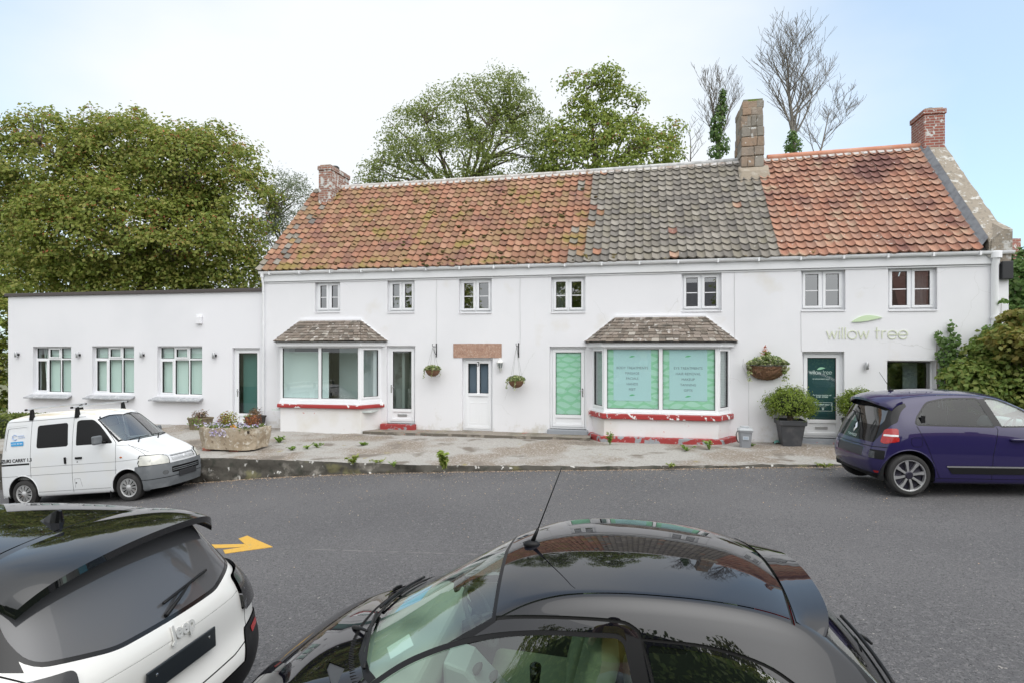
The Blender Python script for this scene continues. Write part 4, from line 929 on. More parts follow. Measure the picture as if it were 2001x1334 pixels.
# ------------------------------------------------------------------ vegetation
nr = np.random.default_rng(12)
M_bark = mat('bark', (.16,.125,.095), .95, layers=[(6,(.25,.22,.18),.5,.7),(3,(.10,.11,.06),.55,.7)], bump=(18,.8))
M_bark_pale = mat('pale_bark', (.16,.145,.125), .95, layers=[(5,(.24,.22,.19),.5,.7)], bump=(18,.6))
def leaves_mesh(cent, norm, ln, wd, name, m, parent, fold=.18, tdir=None):
    cent = np.asarray(cent,float); norm = np.asarray(norm,float); n = len(cent)
    norm /= np.linalg.norm(norm,axis=1,keepdims=True)+1e-9
    t = nr.normal(size=(n,3)) if tdir is None else np.asarray(tdir,float)+nr.normal(size=(n,3))*.35
    t -= norm*(t*norm).sum(1,keepdims=True); t /= np.linalg.norm(t,axis=1,keepdims=True)+1e-9
    b = np.cross(norm,t)
    ln = (np.asarray(ln)*nr.uniform(.65,1.25,n))[:,None]; wd = (np.asarray(wd)*nr.uniform(.7,1.2,n))[:,None]
    v = np.stack([cent-t*ln*.5, cent+b*wd*.5+norm*wd*fold+t*ln*.08, cent+t*ln*.5-norm*ln*.1, cent-b*wd*.5+norm*wd*fold+t*ln*.08],1).reshape(-1,3)
    me = bpy.data.meshes.new(name)
    me.vertices.add(4*n); me.vertices.foreach_set('co', v.ravel())
    me.loops.add(4*n); me.loops.foreach_set('vertex_index', np.arange(4*n,dtype=np.int32))
    me.polygons.add(n); me.polygons.foreach_set('loop_start', np.arange(0,4*n,4,dtype=np.int32)); me.polygons.foreach_set('loop_total', np.full(n,4,np.int32))
    me.update(calc_edges=True); me.validate()
    me.materials.append(m)
    o = bpy.data.objects.new(name, me); C.objects.link(o); o.parent = parent
    return o
def AT(px,py,Y): return Vector(((px-CX)*Y/F_PX, Y, CAMZ-(py-HOR)*Y/F_PX))
def lobes_px(tab, Y):
    """(px,py,rx,ry,depth offset,depth radius) -> centre, radii in metres"""
    out = []
    for (px,py,rx,ry,dy,rz) in tab:
        c = AT(px,py,Y+dy); k = (Y+dy)/F_PX; out.append((np.array(c), np.array([rx*k,rz,ry*k])))
    return out
def spray_points(lobes, nspray, inner=.72):
    """centres of sprays on the outsides of the lobes, with their outward directions"""
    vol = np.array([r[0]*r[2]+r[0]*r[1] for c,r in lobes]); idx = nr.choice(len(lobes), nspray, p=vol/vol.sum())
    P = []; D = []
    for i in idx:
        c,r = lobes[i]; d = nr.normal(size=3); d /= np.linalg.norm(d)
        if d[1] > .45 and nr.uniform() < .8: d[1] = -d[1]
        f = nr.uniform(.62,1.04); p = c+d*r*f
        if any(((((p-c2)/r2)**2).sum() < inner**2) for j,(c2,r2) in enumerate(lobes) if j != i): continue
        P.append(p); nn = d/r; D.append(nn/np.linalg.norm(nn))
    return np.array(P), np.array(D)
def spray_leaves(P, D, per, rad, flat=.35, droop=.5, up=.75, jit=.35):
    cs = []; ns = []
    for p,d in zip(P,D):
        r = rad*nr.uniform(.6,1.35); k = max(4,int(per*nr.uniform(.6,1.3)))
        a = nr.uniform(0,2*math.pi,k); q = np.sqrt(nr.uniform(0,1,k))*r
        off = np.stack([np.cos(a)*q, np.sin(a)*q, nr.normal(size=k)*r*flat*.35 - droop*q*q/r*.6],1)
        out = np.array([d[0],d[1],d[2]*.3]); 
        off[:,2] -= (off@out)*droop*.6
        cs.append(p+off)
        n_ = np.array([0,0,up])+d*(1-up)+off/r*.45
        ns.append(n_+nr.normal(size=(k,3))*jit)
    return np.concatenate(cs), np.concatenate(ns)
def limb_mesh(base, fork, targets, nmain, r0, seed=1, wob=.25):
    rr = random.Random(seed); k = MB(); base = Vector(base); fork = Vector(fork)
    tr = [base.lerp(fork,t)+Vector((rr.uniform(-.1,.1),rr.uniform(-.1,.1),0)) for t in (0,.33,.66)]+[fork]
    k.tube(tr,[r0*1.25,r0,r0*.9,r0*.8],10)
    T = [Vector(t) for t in targets]; rr.shuffle(T)
    mains = []
    for t in T[:nmain]:
        pts = []; n = 8
        for i in range(n+1):
            f = i/n; p = fork.lerp(t,f); p.z += math.sin(f*math.pi)*(t-fork).length*.08
            p += Vector((rr.uniform(-1,1),rr.uniform(-1,1),rr.uniform(-1,1)))*wob*math.sin(f*math.pi)*.5
            pts.append(p)
        k.tube(pts,[max(.012,r0*.55*(1-i/n)**1.1+.012) for i in range(n+1)],7); mains.append(pts)
    for t in T[nmain:]:
        best = None
        for m in mains:
            for i,p in enumerate(m[1:-1]):
                d = (p-t).length+ (1.2 if p.z > t.z else 0)
                if best is None or d < best[0]: best = (d,p)
        p0 = best[1]; n = 5; pts = []
        for i in range(n+1):
            f = i/n; p = p0.lerp(t,f); p.z += math.sin(f*math.pi)*(t-p0).length*.10
            p += Vector((rr.uniform(-1,1),rr.uniform(-1,1),rr.uniform(-1,1)))*wob*.4*math.sin(f*math.pi); pts.append(p)
        rb = min(r0*.25,.02+.018*best[0]); k.tube(pts,[max(.006,rb*(1-i/n)+.006) for i in range(n+1)],5)
    return k
G_SYC = [(.15,.22,.045),(.25,.31,.06),(.35,.38,.09),(.18,.25,.05),(.42,.42,.13),(.31,.29,.07)]
G_SYC2 = [(.18,.26,.045),(.28,.36,.07),(.36,.40,.10),(.22,.30,.06),(.33,.38,.09)]
G_ASH = [(.20,.26,.06),(.28,.34,.09),(.16,.22,.055),(.36,.40,.13),(.24,.30,.08)]
G_WIL = [(.15,.19,.10),(.22,.26,.14),(.12,.16,.08),(.28,.31,.18)]
M_syc = leaf_mat('sycamore_leaf', G_SYC, .5); M_syc2 = leaf_mat('sycamore_leaf_light', G_SYC2, .4)
M_keys = leaf_mat('red_seed_keys', [(.40,.11,.05),(.45,.20,.07),(.34,.08,.05),(.42,.25,.10)], .3)
M_ash = leaf_mat('ash_leaf', G_ASH, .45); M_wil = leaf_mat('grey_green_leaf', G_WIL, .35)
def leafy_tree(name, label, Y, lobes, base_px, fork_px, leafm, nspray, per, rad, size, nlimb, seed, keys=0, flat=.35, droop=.5, up=.75, inner=.72, narrow=.75, bark=M_bark, r0=.3, twigs=None, group=None, category='tree', jit=.35):
    x = (base_px-CX)*Y/F_PX; z0 = zr(max(-40,min(40,x)))-.08
    t = thing(name, label, category, (x,Y,z0), 0, group)
    lob = lobes_px(lobes, Y); P,D = spray_points(lob, nspray, inner); off = np.array([x,Y,z0])
    fork = AT(fork_px[0],fork_px[1],Y+(fork_px[2] if len(fork_px) > 2 else 0))-Vector(off)
    tg = [Vector(p-off) for p in P[nr.choice(len(P), min(len(P),twigs or 60), replace=False)]]
    limb_mesh((0,0,0), fork, tg, nlimb, r0, seed).build('trunk', bark, t, smooth=True)
    cs,ns = spray_leaves(P-off, D, per, rad, flat, droop, up, jit)
    leaves_mesh(cs, ns, size, size*narrow, 'crown', leafm, t)
    if keys:
        sel = P[:,2] > np.quantile(P[:,2],.25)
        PK,DK = P[sel],D[sel]; ii = nr.choice(len(PK), min(keys,len(PK)), replace=False)
        cs,ns = spray_leaves(PK[ii]-off+np.array([0,-.05,.02]), DK[ii], 9, rad*.55, .3, .4, .5, .6)
        leaves_mesh(cs, ns, .095, .06, 'seed_keys', M_keys, t)['kind'] = 'stuff'
    return t
# the big sycamore behind the extension
leafy_tree('sycamore_tree','huge dense sycamore with red seed clusters towering behind the white extension', 26.,
  [(130,330,135,105,0,2.6),(270,300,120,80,.5,2.6),(400,330,110,85,0,2.5),(470,420,75,110,0,2.2),(215,450,170,110,-1.,2.6),(60,430,80,120,.5,2.3),(370,470,140,90,-.8,2.4),(100,560,120,70,-.6,2.2),(290,570,150,60,-.6,2.),(450,540,80,60,0,2.),(270,430,215,150,2.2,1.8),(120,470,120,130,2.,1.6)],
  290, (285,520), M_syc, 2600, 52, .54, .155, 10, 4, flat=.8, up=.6, jit=.45, keys=900, r0=.36, twigs=90)
leafy_tree('sycamore_sapling','dark leafy sycamore sapling at the left end of the extension', 22.,
  [(5,640,32,70,0,1.),(-10,730,45,80,0,1.)], -5, (0,700), M_syc, 150, 34, .4, .17, 5, 8, r0=.08, twigs=25)
leafy_tree('willow_shrub','grey green narrow leaved tree between the big sycamore and left chimney', 29.,
  [(565,410,52,75,0,1.8),(600,470,50,95,0,1.8),(540,500,50,80,.5,1.6),(630,430,20,60,.3,1.)], 570, (570,560), M_wil, 520, 30, .42, .12, 9, 5, flat=1., droop=.2, up=.3, narrow=.35, r0=.14, twigs=60, jit=.7)
leafy_tree('ash_tree','tall airy ash tree standing behind the left half of the tiled roof', 28.,
  [(985,190,50,62,0,1.7),(920,215,62,58,.3,1.8),(870,235,70,55,0,1.8),(815,270,62,62,0,1.7),(780,330,60,48,0,1.6),(880,320,110,70,-.6,2.),(980,300,85,75,-.4,2.),(1045,280,40,75,.2,1.5),(1010,220,48,45,0,1.5),(1075,315,45,62,.3,1.3),(730,352,34,30,.2,1.)],
  900, (905,430), M_ash, 1050, 30, .46, .15, 14, 6, flat=.8, droop=.35, up=.45, inner=.6, narrow=.42, r0=.22, twigs=120, jit=.6)
leafy_tree('sycamore_tree','thin topped sycamore with red seed clusters behind the grey tiles', 27.,
  [(1130,165,38,22,0,.8),(1180,150,34,18,0,.8),(1190,185,26,22,.3,.8),(1130,215,30,26,0,.8),(1215,185,22,18,0,.7),(1160,250,60,36,0,1.2),(1120,300,60,48,0,1.4),(1200,300,75,50,-.3,1.5),(1270,300,62,45,0,1.4),(1225,260,50,30,0,1.2),(1310,260,18,30,.4,.8),(1090,300,45,60,0,1.1),(1150,320,90,35,-.4,1.3),(1240,325,70,28,-.4,1.2),(1240,200,22,20,.3,.6)],
  1160, (1170,400), M_syc2, 760, 24, .40, .15, 12, 9, flat=.9, up=.5, keys=70, r0=.15, twigs=70, inner=.6, jit=.45)
# bare trees
def bare_tree(name, label, Y, base_px, base_py, top_px, height_px, spread, levels, r0, seed, ivy=None, parts_m=M_bark_pale, nside=10):
    rr = random.Random(seed); k = MB(); x = (base_px-CX)*Y/F_PX; z0 = zr(x)-.08
    t = thing(name, label, 'tree', (x,Y,z0))
    start = AT(base_px,base_py,Y)-Vector((x,Y,z0)); kpm = Y/F_PX
    H = height_px*kpm
    k.tube([(0,0,0),start*.5+Vector((.05,0,0)),start],[r0*1.5,r0*1.2,r0*1.05],10)
    def grow(p, d, ln, r, lev):
        n = 6; pts = [p.copy()]; dd = d.copy()
        for i in range(n):
            dd = (dd+Vector((rr.uniform(-.13,.13),rr.uniform(-.16,.16),.055 if lev else .03))).normalized(); pts.append(pts[-1]+dd*ln/n)
        k.tube(pts,[max(.0065,r*(1-.82*i/n)) for i in range(n+1)], 7 if lev == 0 else (5 if lev == 1 else 4), cap=False)
        if lev >= levels: return
        nb = nside if lev == 0 else (7 if lev == 1 else 5)
        for b in range(nb):
            f = lerp(.08,.95,(b+rr.random()*.7)/nb) if lev == 0 else rr.uniform(.2,1.); i = min(n-1,int(f*n)); q = pts[i].lerp(pts[i+1],f*n-i)
            a = rr.uniform(0,2*math.pi); side = Vector((math.cos(a),math.sin(a)*.6,0)); bd = (pts[i+1]-pts[i]).normalized()
            nd = (bd*rr.uniform(.7,1.1)+side*rr.uniform(.6,1.05)*spread+Vector((0,0,.15))).normalized()
            l2 = ln*(rr.uniform(.42,.62)*(1.15-.55*f) if lev == 0 else rr.uniform(.35,.55))
            grow(q, nd, l2, max(.008,r*(1-.8*f)*.55), lev+1)
    tilt = Vector(((top_px-base_px)*kpm,0,H)).normalized()
    grow(start, tilt, H, r0, 0)
    k.build('trunk', parts_m, t, smooth=True)
    if ivy:
        cs = []; ns = []
        for (px,py,rx,ry,n_) in ivy:
            c = AT(px,py,Y)-Vector((x,Y,z0)); d = nr.normal(size=(n_,3)); d /= np.linalg.norm(d,axis=1,keepdims=True); f = nr.uniform(.6,1.1,(n_,1))
            cs.append(np.array(c)+d*f*np.array([rx*kpm,rx*kpm,ry*kpm])); ns.append(d+nr.normal(size=(n_,3))*.4+np.array([0,-.2,.3]))
        leaves_mesh(np.concatenate(cs),np.concatenate(ns),.15,.12,'ivy',M_ivy,t)
    return t
M_ivy = leaf_mat('ivy_leaf', [(.07,.14,.035),(.11,.20,.05),(.16,.26,.07),(.08,.16,.04),(.22,.30,.10)], .35, .4)
bare_tree('bare_tree','tall bare tree with upswept twigs between the stone and brick chimneys',30.,1552,300,1560,212,.95,3,.115,21,ivy=[(1550,285,17,18,260),(1549,268,9,14,120)],nside=26)
bare_tree('bare_tree','bare many stemmed tree low at the right behind the orange ridge',31.,1590,330,1650,150,1.15,3,.06,35,nside=9)
bare_tree('ivy_clad_tree','bare topped tree with ivy covered trunk left of the stone chimney',28.,1405,310,1408,140,.75,3,.09,14,
  ivy=[(1412,190,7,16,130),(1410,215,11,16,170),(1402,240,15,18,220),(1400,262,15,16,200),(1412,285,14,20,200),(1398,300,16,16,180)],nside=14)
bare_tree('bare_tree','small bare twiggy tree beside the sycamore and the stone chimney',29.,1350,330,1346,80,1.1,2,.04,44,nside=7)
# ---- clipped bushes, hedge and shrubs
def blob_leaves(lobes, n, size, narrow, name, m, parent, up=.25, jit=.5, fmin=.75, origin=(0,0,0)):
    cs = []; ns = []; vol = np.array([c[1][0]*c[1][2]+c[1][1]*c[1][2] for c in lobes]); cnt = (vol/vol.sum()*n).astype(int)
    for (c,r),k in zip(lobes,cnt):
        d = nr.normal(size=(k,3)); d /= np.linalg.norm(d,axis=1,keepdims=True)
        f = nr.uniform(fmin,1.05,(k,1)); cs.append(np.array(c)+d*f*np.array(r)); ns.append(d*np.array([1,1,1])+np.array([0,0,up])+nr.normal(size=(k,3))*jit)
    return leaves_mesh(np.concatenate(cs)-np.array(origin), np.concatenate(ns), size, size*narrow, name, m, parent)
M_topi = leaf_mat('clipped_leaf', [(.15,.22,.03),(.23,.32,.045),(.10,.15,.025),(.31,.39,.07),(.18,.26,.035)], .3)
M_potgrey = mat('charcoal_pot', (.055,.058,.065), .6, layers=[(5,(.09,.09,.095),.5,.7)], bump=(60,.2))
M_soil = mat('soil', (.05,.035,.025), .95, bump=(20,1.))
def potted_bush(loc, label, seed, r=(.60,.52,.40), h=.62):
    t = thing('potted_bush', label, 'potted bush', loc, -TH, 'clipped bushes in charcoal pots'); rr = random.Random(seed)
    k = MB(); a,b = .20,.29
    def ring(w,z): return [(-w,-w,z),(w,-w,z),(w,w,z),(-w,w,z)]
    vs = ring(a,0)+ring(b-.02,h-.12)+ring(b+.012,h-.12)+ring(b+.02,h)+ring(b-.03,h)+ring(b-.04,h-.06)
    k.add(vs,[(3,2,1,0)]+[(j*4+i,j*4+(i+1)%4,(j+1)*4+(i+1)%4,(j+1)*4+i) for j in range(5) for i in range(4)]); k.build('pot', M_potgrey, t, bevel=.012)
    k = MB(); k.box(-b+.03,b-.03,-b+.03,b-.03,h-.1,h-.055); k.build('soil', M_soil, t)
    k = MB(); 
    for i in range(9): k.tube([(rr.uniform(-.05,.05),rr.uniform(-.05,.05),h-.06),(rr.uniform(-.15,.15),rr.uniform(-.15,.15),h+.2),(rr.uniform(-.4,.4)*r[0]*1.2,rr.uniform(-.4,.4),h+.45)],[.02,.014,.006],5)
    k.build('stem', M_bark, t)
    c0 = np.array([0,0,h+r[2]*.95])
    P = nr.normal(size=(300,3)); P /= np.linalg.norm(P,axis=1,keepdims=True); P[:,2] = np.where(P[:,2] < -.75, -P[:,2], P[:,2])
    D = P.copy(); P = c0+P*np.array(r)*nr.uniform(.80,1.03,(300,1))
    cs = []; ns = []
    for p,d in zip(P,D):
        k_ = 17; off = nr.normal(size=(k_,3))*.038+d*nr.uniform(-.05,.07,(k_,1)); cs.append(p+off); ns.append(d+np.array([0,0,.3])+nr.normal(size=(k_,3))*.7)
    leaves_mesh(np.concatenate(cs),np.concatenate(ns),.05,.026,'foliage',M_topi,t)
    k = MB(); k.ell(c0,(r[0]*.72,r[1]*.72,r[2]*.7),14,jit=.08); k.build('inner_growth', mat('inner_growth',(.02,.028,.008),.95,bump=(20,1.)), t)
    return t
s,_ = FP(1546,870,-.42); s -= .02; p = FW(s,-.42); potted_bush((p.x,p.y,-.0), 'clipped round bush in a charcoal pot left of the teal door', 3, r=(.57,.5,.37))
s,_ = FP(1680,870,-.42); p = FW(s,-.42); potted_bush((p.x,p.y,.0), 'clipped bush in a charcoal pot right of the teal door, half behind the purple car', 5, r=(.44,.42,.33), h=.66)
# hedge at the left
M_hedge2 = leaf_mat('field_hedge_leaf', [(.17,.25,.05),(.27,.34,.08),(.12,.18,.04),(.34,.38,.13)], .3)
M_hedge = leaf_mat('hedge_leaf', [(.10,.14,.02),(.17,.21,.04),(.07,.10,.02),(.25,.27,.07)], .3)
t = thing('hedge','low yellow green clipped hedge in front of the extension, behind the van','hedge',(-13.6,17.2,-.9))
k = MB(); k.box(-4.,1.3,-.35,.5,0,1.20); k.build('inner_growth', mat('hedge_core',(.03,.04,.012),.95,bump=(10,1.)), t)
n = 9000; q = nr.uniform(size=(n,3)); face = nr.integers(0,3,n)
cs = np.where((face == 0)[:,None], np.stack([lerp(-4.,1.35,q[:,0]),lerp(-.40,.5,q[:,1]),1.26+q[:,2]*.10],1), np.stack([lerp(-4.,1.35,q[:,0]),-.38-q[:,2]*.10,lerp(.1,1.3,q[:,1])],1))
cs = np.where((face == 2)[:,None], np.stack([1.3+q[:,2]*.1,lerp(-.4,.5,q[:,1]),lerp(.1,1.3,q[:,0])],1), cs)
leaves_mesh(cs, nr.normal(size=(n,3))*.7+np.array([0,-.3,.6]), .075,.05,'foliage',M_hedge,t)
def shrub(name,label,cat,lobes_tab,Y,n,size,m,narrow=.75,core=True,group=None,up=.4,jit=.5,fmin=.7,spr=None):
    lob = lobes_px(lobes_tab,Y); c0 = lob[0][0]; base = (c0[0],Y,zr(min(40,max(-40,c0[0])))-.0)
    t = thing(name,label,cat,base,0,group)
    k = MB(); rr = random.Random(4)
    for c,r in lob:
        for _ in range(4): 
            e = Vector(c)-Vector(base)+Vector((rr.uniform(-.5,.5)*r[0],rr.uniform(-.4,.4)*r[1],rr.uniform(-.3,.5)*r[2])); k.tube([(rr.uniform(-.1,.1),0,0),(e.x*.5,e.y*.5,e.z*.6),tuple(e)],[.03,.02,.008],5)
    k.build('stem', M_bark, t, smooth=True)
    if spr:
        P,D = spray_points(lob, spr[0], .6); cs,ns = spray_leaves(P-np.array(base), D, spr[1], spr[2], .4,.5,.6,jit); leaves_mesh(cs,ns,size,size*narrow,'foliage',m,t)
    else: blob_leaves(lob,n,size,narrow,'foliage',m,t,up,jit,fmin,base)
    return t
M_map = leaf_mat('maple_leaf', [(.12,.20,.04),(.18,.25,.055),(.26,.28,.07),(.14,.22,.045),(.22,.28,.07)], .4)
M_mapo = leaf_mat('ochre_maple_leaf', [(.18,.22,.045),(.28,.22,.05),(.15,.21,.045),(.32,.26,.08),(.20,.25,.06)], .4)
shrub('maple_shrub','big dark green maple shrub filling the corner behind the purple car','shrub',[(1945,735,60,70,0,.6),(1900,745,50,45,-.2,.5),(1985,690,45,60,.2,.6),(1990,770,40,60,-.3,.6),(1925,690,30,40,.2,.4)],13.4,0,.115,M_map,.8,spr=(520,34,.26))
shrub('maple_shrub','ochre leaved maple branch spreading at the far right edge above the green shrub','shrub',[(1995,640,40,38,0,.5),(1975,665,30,28,-.2,.4),(2010,690,36,36,0,.5)],13.0,0,.12,M_mapo,.8,spr=(150,30,.24))
shrub('ivy_bush','glossy ivy covering the garden wall right of the cottage corner','ivy',[(1990,560,24,45,0,.6),(2010,530,36,50,.3,.7),(1985,610,22,40,0,.5),(2015,600,30,50,.2,.6)],16.,3600,.13,M_ivy,.85)
def wall_ivy(label, blobs, n, d=-.08, size=.095):
    s0_,z0_ = FP(blobs[0][0],blobs[0][1],d); p0 = FW(s0_,d,0)
    t = thing('wall_ivy', label, 'ivy', p0, -TH)
    cs = []; ns = []; tot = sum(b[2]*b[3] for b in blobs); k = MB()
    for (px,py,rx,ry) in blobs:
        s,z = FP(px,py,d); m_ = max(8,int(n*rx*ry/tot)); a = nr.normal(size=(m_,3)); a /= np.linalg.norm(a,axis=1,keepdims=True); a *= nr.uniform(.2,1.,(m_,1))**.5
        sc_ = rx/80.; cs.append(np.stack([s-s0_+a[:,0]*rx/80, a[:,1]*.12-.04, z+a[:,2]*ry/80],1)); ns.append(nr.normal(size=(m_,3))*.5+np.array([0,-1.,.45]))
        k.tube([(rng.uniform(-.05,.05),.05,0),(s-s0_+rng.uniform(-.05,.05),.05,z*.6),(s-s0_,.03,z)],[.016,.012,.005],5)
    k.build('stem', M_bark, t, smooth=True); leaves_mesh(np.concatenate(cs),np.concatenate(ns),size,size*.85,'foliage',M_ivy,t); return t
wall_ivy('upright ivy plant climbing the white wall right of the low window', [(1858,640,6,14),(1840,668,8,10),(1832,655,7,8),(1850,672,14,14),(1866,665,10,14),(1852,695,22,18),(1868,695,14,16),(1855,722,20,18),(1866,745,18,20),(1846,745,14,20),(1832,690,8,6)], 620)
wall_ivy('ivy rising behind the right downpipe at the cottage corner', [(1930,665,14,30),(1955,655,12,22),(1912,712,20,16),(1935,705,26,30),(1890,716,22,5),(1900,760,30,30),(1950,640,8,10),(1958,590,10,4)], 800, d=-.14)
# ---- plants at the foot of the wall by the hedge
M_redplant = leaf_mat('red_shoot', [(.22,.07,.035),(.32,.12,.05),(.14,.12,.03)], .3)
def tuft(name, label, cat, loc, n, h, spread, m, size=.05, narrow=.35, group=None, stems=6, flower=None):
    t = thing(name, label, cat, loc, 0, group); k = MB(); rr = random.Random(int(abs(loc[0]*1000)+abs(loc[1]*77)))
    cs = []; ns = []; td = []
    for _ in range(stems):
        a = rr.uniform(0,2*math.pi); q = spread*rr.uniform(.2,1.); e = Vector((math.cos(a)*q,math.sin(a)*q,h*rr.uniform(.5,1.))); k.tube([(0,0,-.01),tuple(e*.5+Vector((0,0,h*.12))),tuple(e)],[.005,.004,.002],4)
        for i in range(max(2,n//stems)):
            f = rr.uniform(.15,1.); p = e*f+Vector((0,0,h*.24*math.sin(math.pi*f)*.5)); cs.append(p+Vector((rr.uniform(-.02,.02),rr.uniform(-.02,.02),rr.uniform(-.01,.02)))); ns.append((rr.uniform(-.6,.6),rr.uniform(-.6,.6),.7)); td.append((math.cos(a),math.sin(a),.5))
    k.build('stem', m, t); leaves_mesh(cs,ns,size,size*narrow,'foliage',m,t,tdir=td)
    return t
M_weed = leaf_mat('weed_leaf', [(0.160,0.304,0.040),(0.272,0.432,0.080),(0.112,0.208,0.032),(0.384,0.480,0.128)], .35)
M_grass = leaf_mat('grass_blade', [(.22,.32,.05),(.32,.40,.09),(.40,.40,.15)], .4)
def PV(px,py):  # photo pixel on the pavement -> world
    z = -.08
    for _ in range(5):
        Y = F_PX*(CAMZ-z)/(py-HOR); X = (px-CX)*Y/F_PX; ya = kerb_y(X); yb = fac_y(X)+.5; v = min(1,max(0,(Y-ya)/(yb-ya))); z = pave_fn((X+17)/30,v)[2]
    return (X,Y,z)
for (px,py,n,h,sp,lab,m,sz) in [(545,864,90,.13,.22,'leafy green weed on the pavement below the clear bay window',M_weed,.07),(571,879,40,.07,.14,'flat pavement weed in front of the leafy weed',M_weed,.06),(600,876,40,.06,.12,'small weed near the middle of the left pavement',M_weed,.05),(622,874,40,.10,.20,'spreading weed in a pavement crack',M_weed,.06),(712,869,40,.06,.16,'flat rosette weed by the end of the concrete step',M_weed,.08),(690,905,60,.14,.16,'weed growing from the top edge of the kerb',M_grass,.09),(868,918,120,.30,.16,'tall grassy weed growing against the kerb face',M_grass,.13),(1192,868,70,.26,.10,'upright weed beside the red plinth of the film bay',M_weed,.07),(1342,880,60,.10,.20,'flat weed in front of the red plinth',M_weed,.06),(1386,878,60,.20,.16,'bushy weed at the right corner of the red plinth',M_weed,.06),(1310,932-20,30,.06,.12,'low weed on the kerb top at the right',M_grass,.06),(1612,912,40,.06,.16,'yellow green weed at the kerb by the purple car',M_grass,.06),(770,910,30,.08,.14,'small weed on the kerb between two weeds',M_weed,.05),(740,902,40,.05,.2,'dry yellow weed flat on the kerb top',M_grass,.06),(1470,871,30,.06,.12,'weed at the foot of the grey food caddy',M_weed,.05)]:
    x,y,z = PV(px,py); tuft('weed',lab,'weed',(x,y,z),int(n*1.6),h*1.2,sp*1.1,m,sz*1.2,.4,'weeds on the pavement',stems=9)
M_dry = leaf_mat('dry_grass', [(.42,.34,.12),(.50,.42,.2),(.30,.30,.09),(.38,.24,.13)], .35)
for (px,py,h,lab) in [(1148,512,.22,'tall yellow weed in the gutter below the first grey tiles'),(1199,510,.26,'tallest dry weed in the gutter left of the middle window'),(895,518,.18,'thin weed in the gutter above the third window'),(627,527,.16,'wispy weed in the gutter above the first window'),(1300,510,.06,'low dry moss in the gutter right of the middle weeds'),(1450,506,.08,'dry pinkish grass in the gutter below the stone chimney'),(1590,500,.14,'yellow weed in the gutter above the sixth window'),(1875,496,.12,'short weed in the gutter near its right end'),(690,524,.06,'flat weed in the gutter above the clear bay')]:
    s,z = FP(px,py,-.1); p = FW(s,-.115,4.50); tuft('gutter_weed',lab,'weed',p,36,h,.10 if h > .1 else .2,M_dry if h > .05 else M_grass,.07,.3,'weeds in the gutter',stems=7)
# litter of fallen petals and grit along the kerb and over the road
nn = 5200; xs_ = nr.uniform(-7.2,7.,nn); e_ = np.where(nr.uniform(size=nn) < .62, nr.exponential(.05,nn), nr.exponential(1.1,nn))
cs = [(x,kerb_y(x)-.05-e,road_z(x,kerb_y(x)-.05-e)+.008) for x,e in zip(xs_,e_) if kerb_y(x)-e > 3]
o = leaves_mesh(cs, nr.normal(size=(len(cs),3))*.25+np.array([0,0,1]), .022,.015,'fallen_petals',leaf_mat('fallen_petal',[(.62,.46,.32),(.5,.33,.2),(.66,.56,.45),(.40,.28,.16)],.1,.9),None)
tag(o,'pale fallen petals and grit along the foot of the kerb','litter',kind='stuff')
# ------------------------------------------------------------------ vehicles
def paint(name, col, flake=None, rough=.35, ior=1.75, dirt=(), spec=.1):
    m = mat(name, col, rough, spec=spec, layers=list(dirt), rnd=None)
    b = m.node_tree.nodes['Principled BSDF']; b.inputs['Coat Weight'].default_value = 1.; b.inputs['Coat Roughness'].default_value = .012; b.inputs['Coat IOR'].default_value = ior
    if flake: b.inputs['Metallic'].default_value = flake
    return m
M_blackpaint = paint('black_car_paint', (.005,.005,.008), rough=.4, ior=1.68, spec=0.)
M_whitepaint = paint('white_car_paint', (.80,.79,.76), ior=1.5)
M_vanpaint = paint('worn_white_paint', (.70,.715,.73), rough=.45, ior=1.4, dirt=[(2.2,(.70,.70,.68),.5,.8,5),(9,(.45,.33,.22),.74,.8,6)])
M_vanroof = mat('stained_white_roof', (.74,.73,.70), .6, layers=[(2.2,(.52,.42,.26),.46,.64,7,(.35,1.6,1)),(6,(.62,.55,.42),.5,.7,6)])
M_purple = paint('purple_car_paint', (.017,.012,.068), rough=.35, ior=1.55)
M_trim = mat('black_trim', (.009,.009,.010), .45, spec=.25)
M_trimg = mat('gloss_black_trim', (.006,.006,.007), .10, spec=.4)
M_bump = mat('grey_bumper', (.13,.14,.15), .6, layers=[(6,(.18,.19,.20),.5,.7)])
M_gap = mat('panel_gap', (.008,.008,.008), .9)
M_shade_gap = mat('crease_shade_and_gap', (.30,.30,.31), .9)  # grey lines: shade of the van's body creases put into colour, also thin joints
M_tyre = mat('tyre_rubber', (.028,.027,.027), .85, layers=[(9,(.05,.048,.045),.5,.7)], bump=(50,.2))
M_well = mat('wheel_well', (.012,.012,.012), .95)
M_alloy = mat('alloy_rim', (.62,.62,.63), .3, metal=.85)
M_hub = mat('silver_hub_cap', (.60,.60,.60), .38, metal=.6, layers=[(7,(.34,.27,.22),.62,.72,4)])
M_alloyd = mat('dark_alloy', (.03,.028,.045), .3, metal=.3)
M_cglass = glass_mat('green_car_glass', (.78,.90,.83), 1.75)
M_cglass2 = glass_mat('clear_car_glass', (.72,.86,.82), 1.9)
M_pglass = glass_mat('privacy_glass', (.30,.33,.35), 1.36, dark=.45)
M_vglass = glass_mat('van_glass', (.82,.93,.90), 2.2)
M_bglass = glass_mat('black_rear_glass', (.10,.10,.11), 1.9, dark=.8)
M_skytone_glass = glass_mat('rear_glass_painted_sky', (.10,.10,.11), 1.45, dark=.94, dcol=(.085,.086,.092))  # matte grey stands in for the sky mirrored in the pane
M_redlamp = mat('red_lamp', (.34,.008,.01), .15, spec=.5, layers=[(30,(.5,.02,.02),.5,.7,2)], coat=.4)
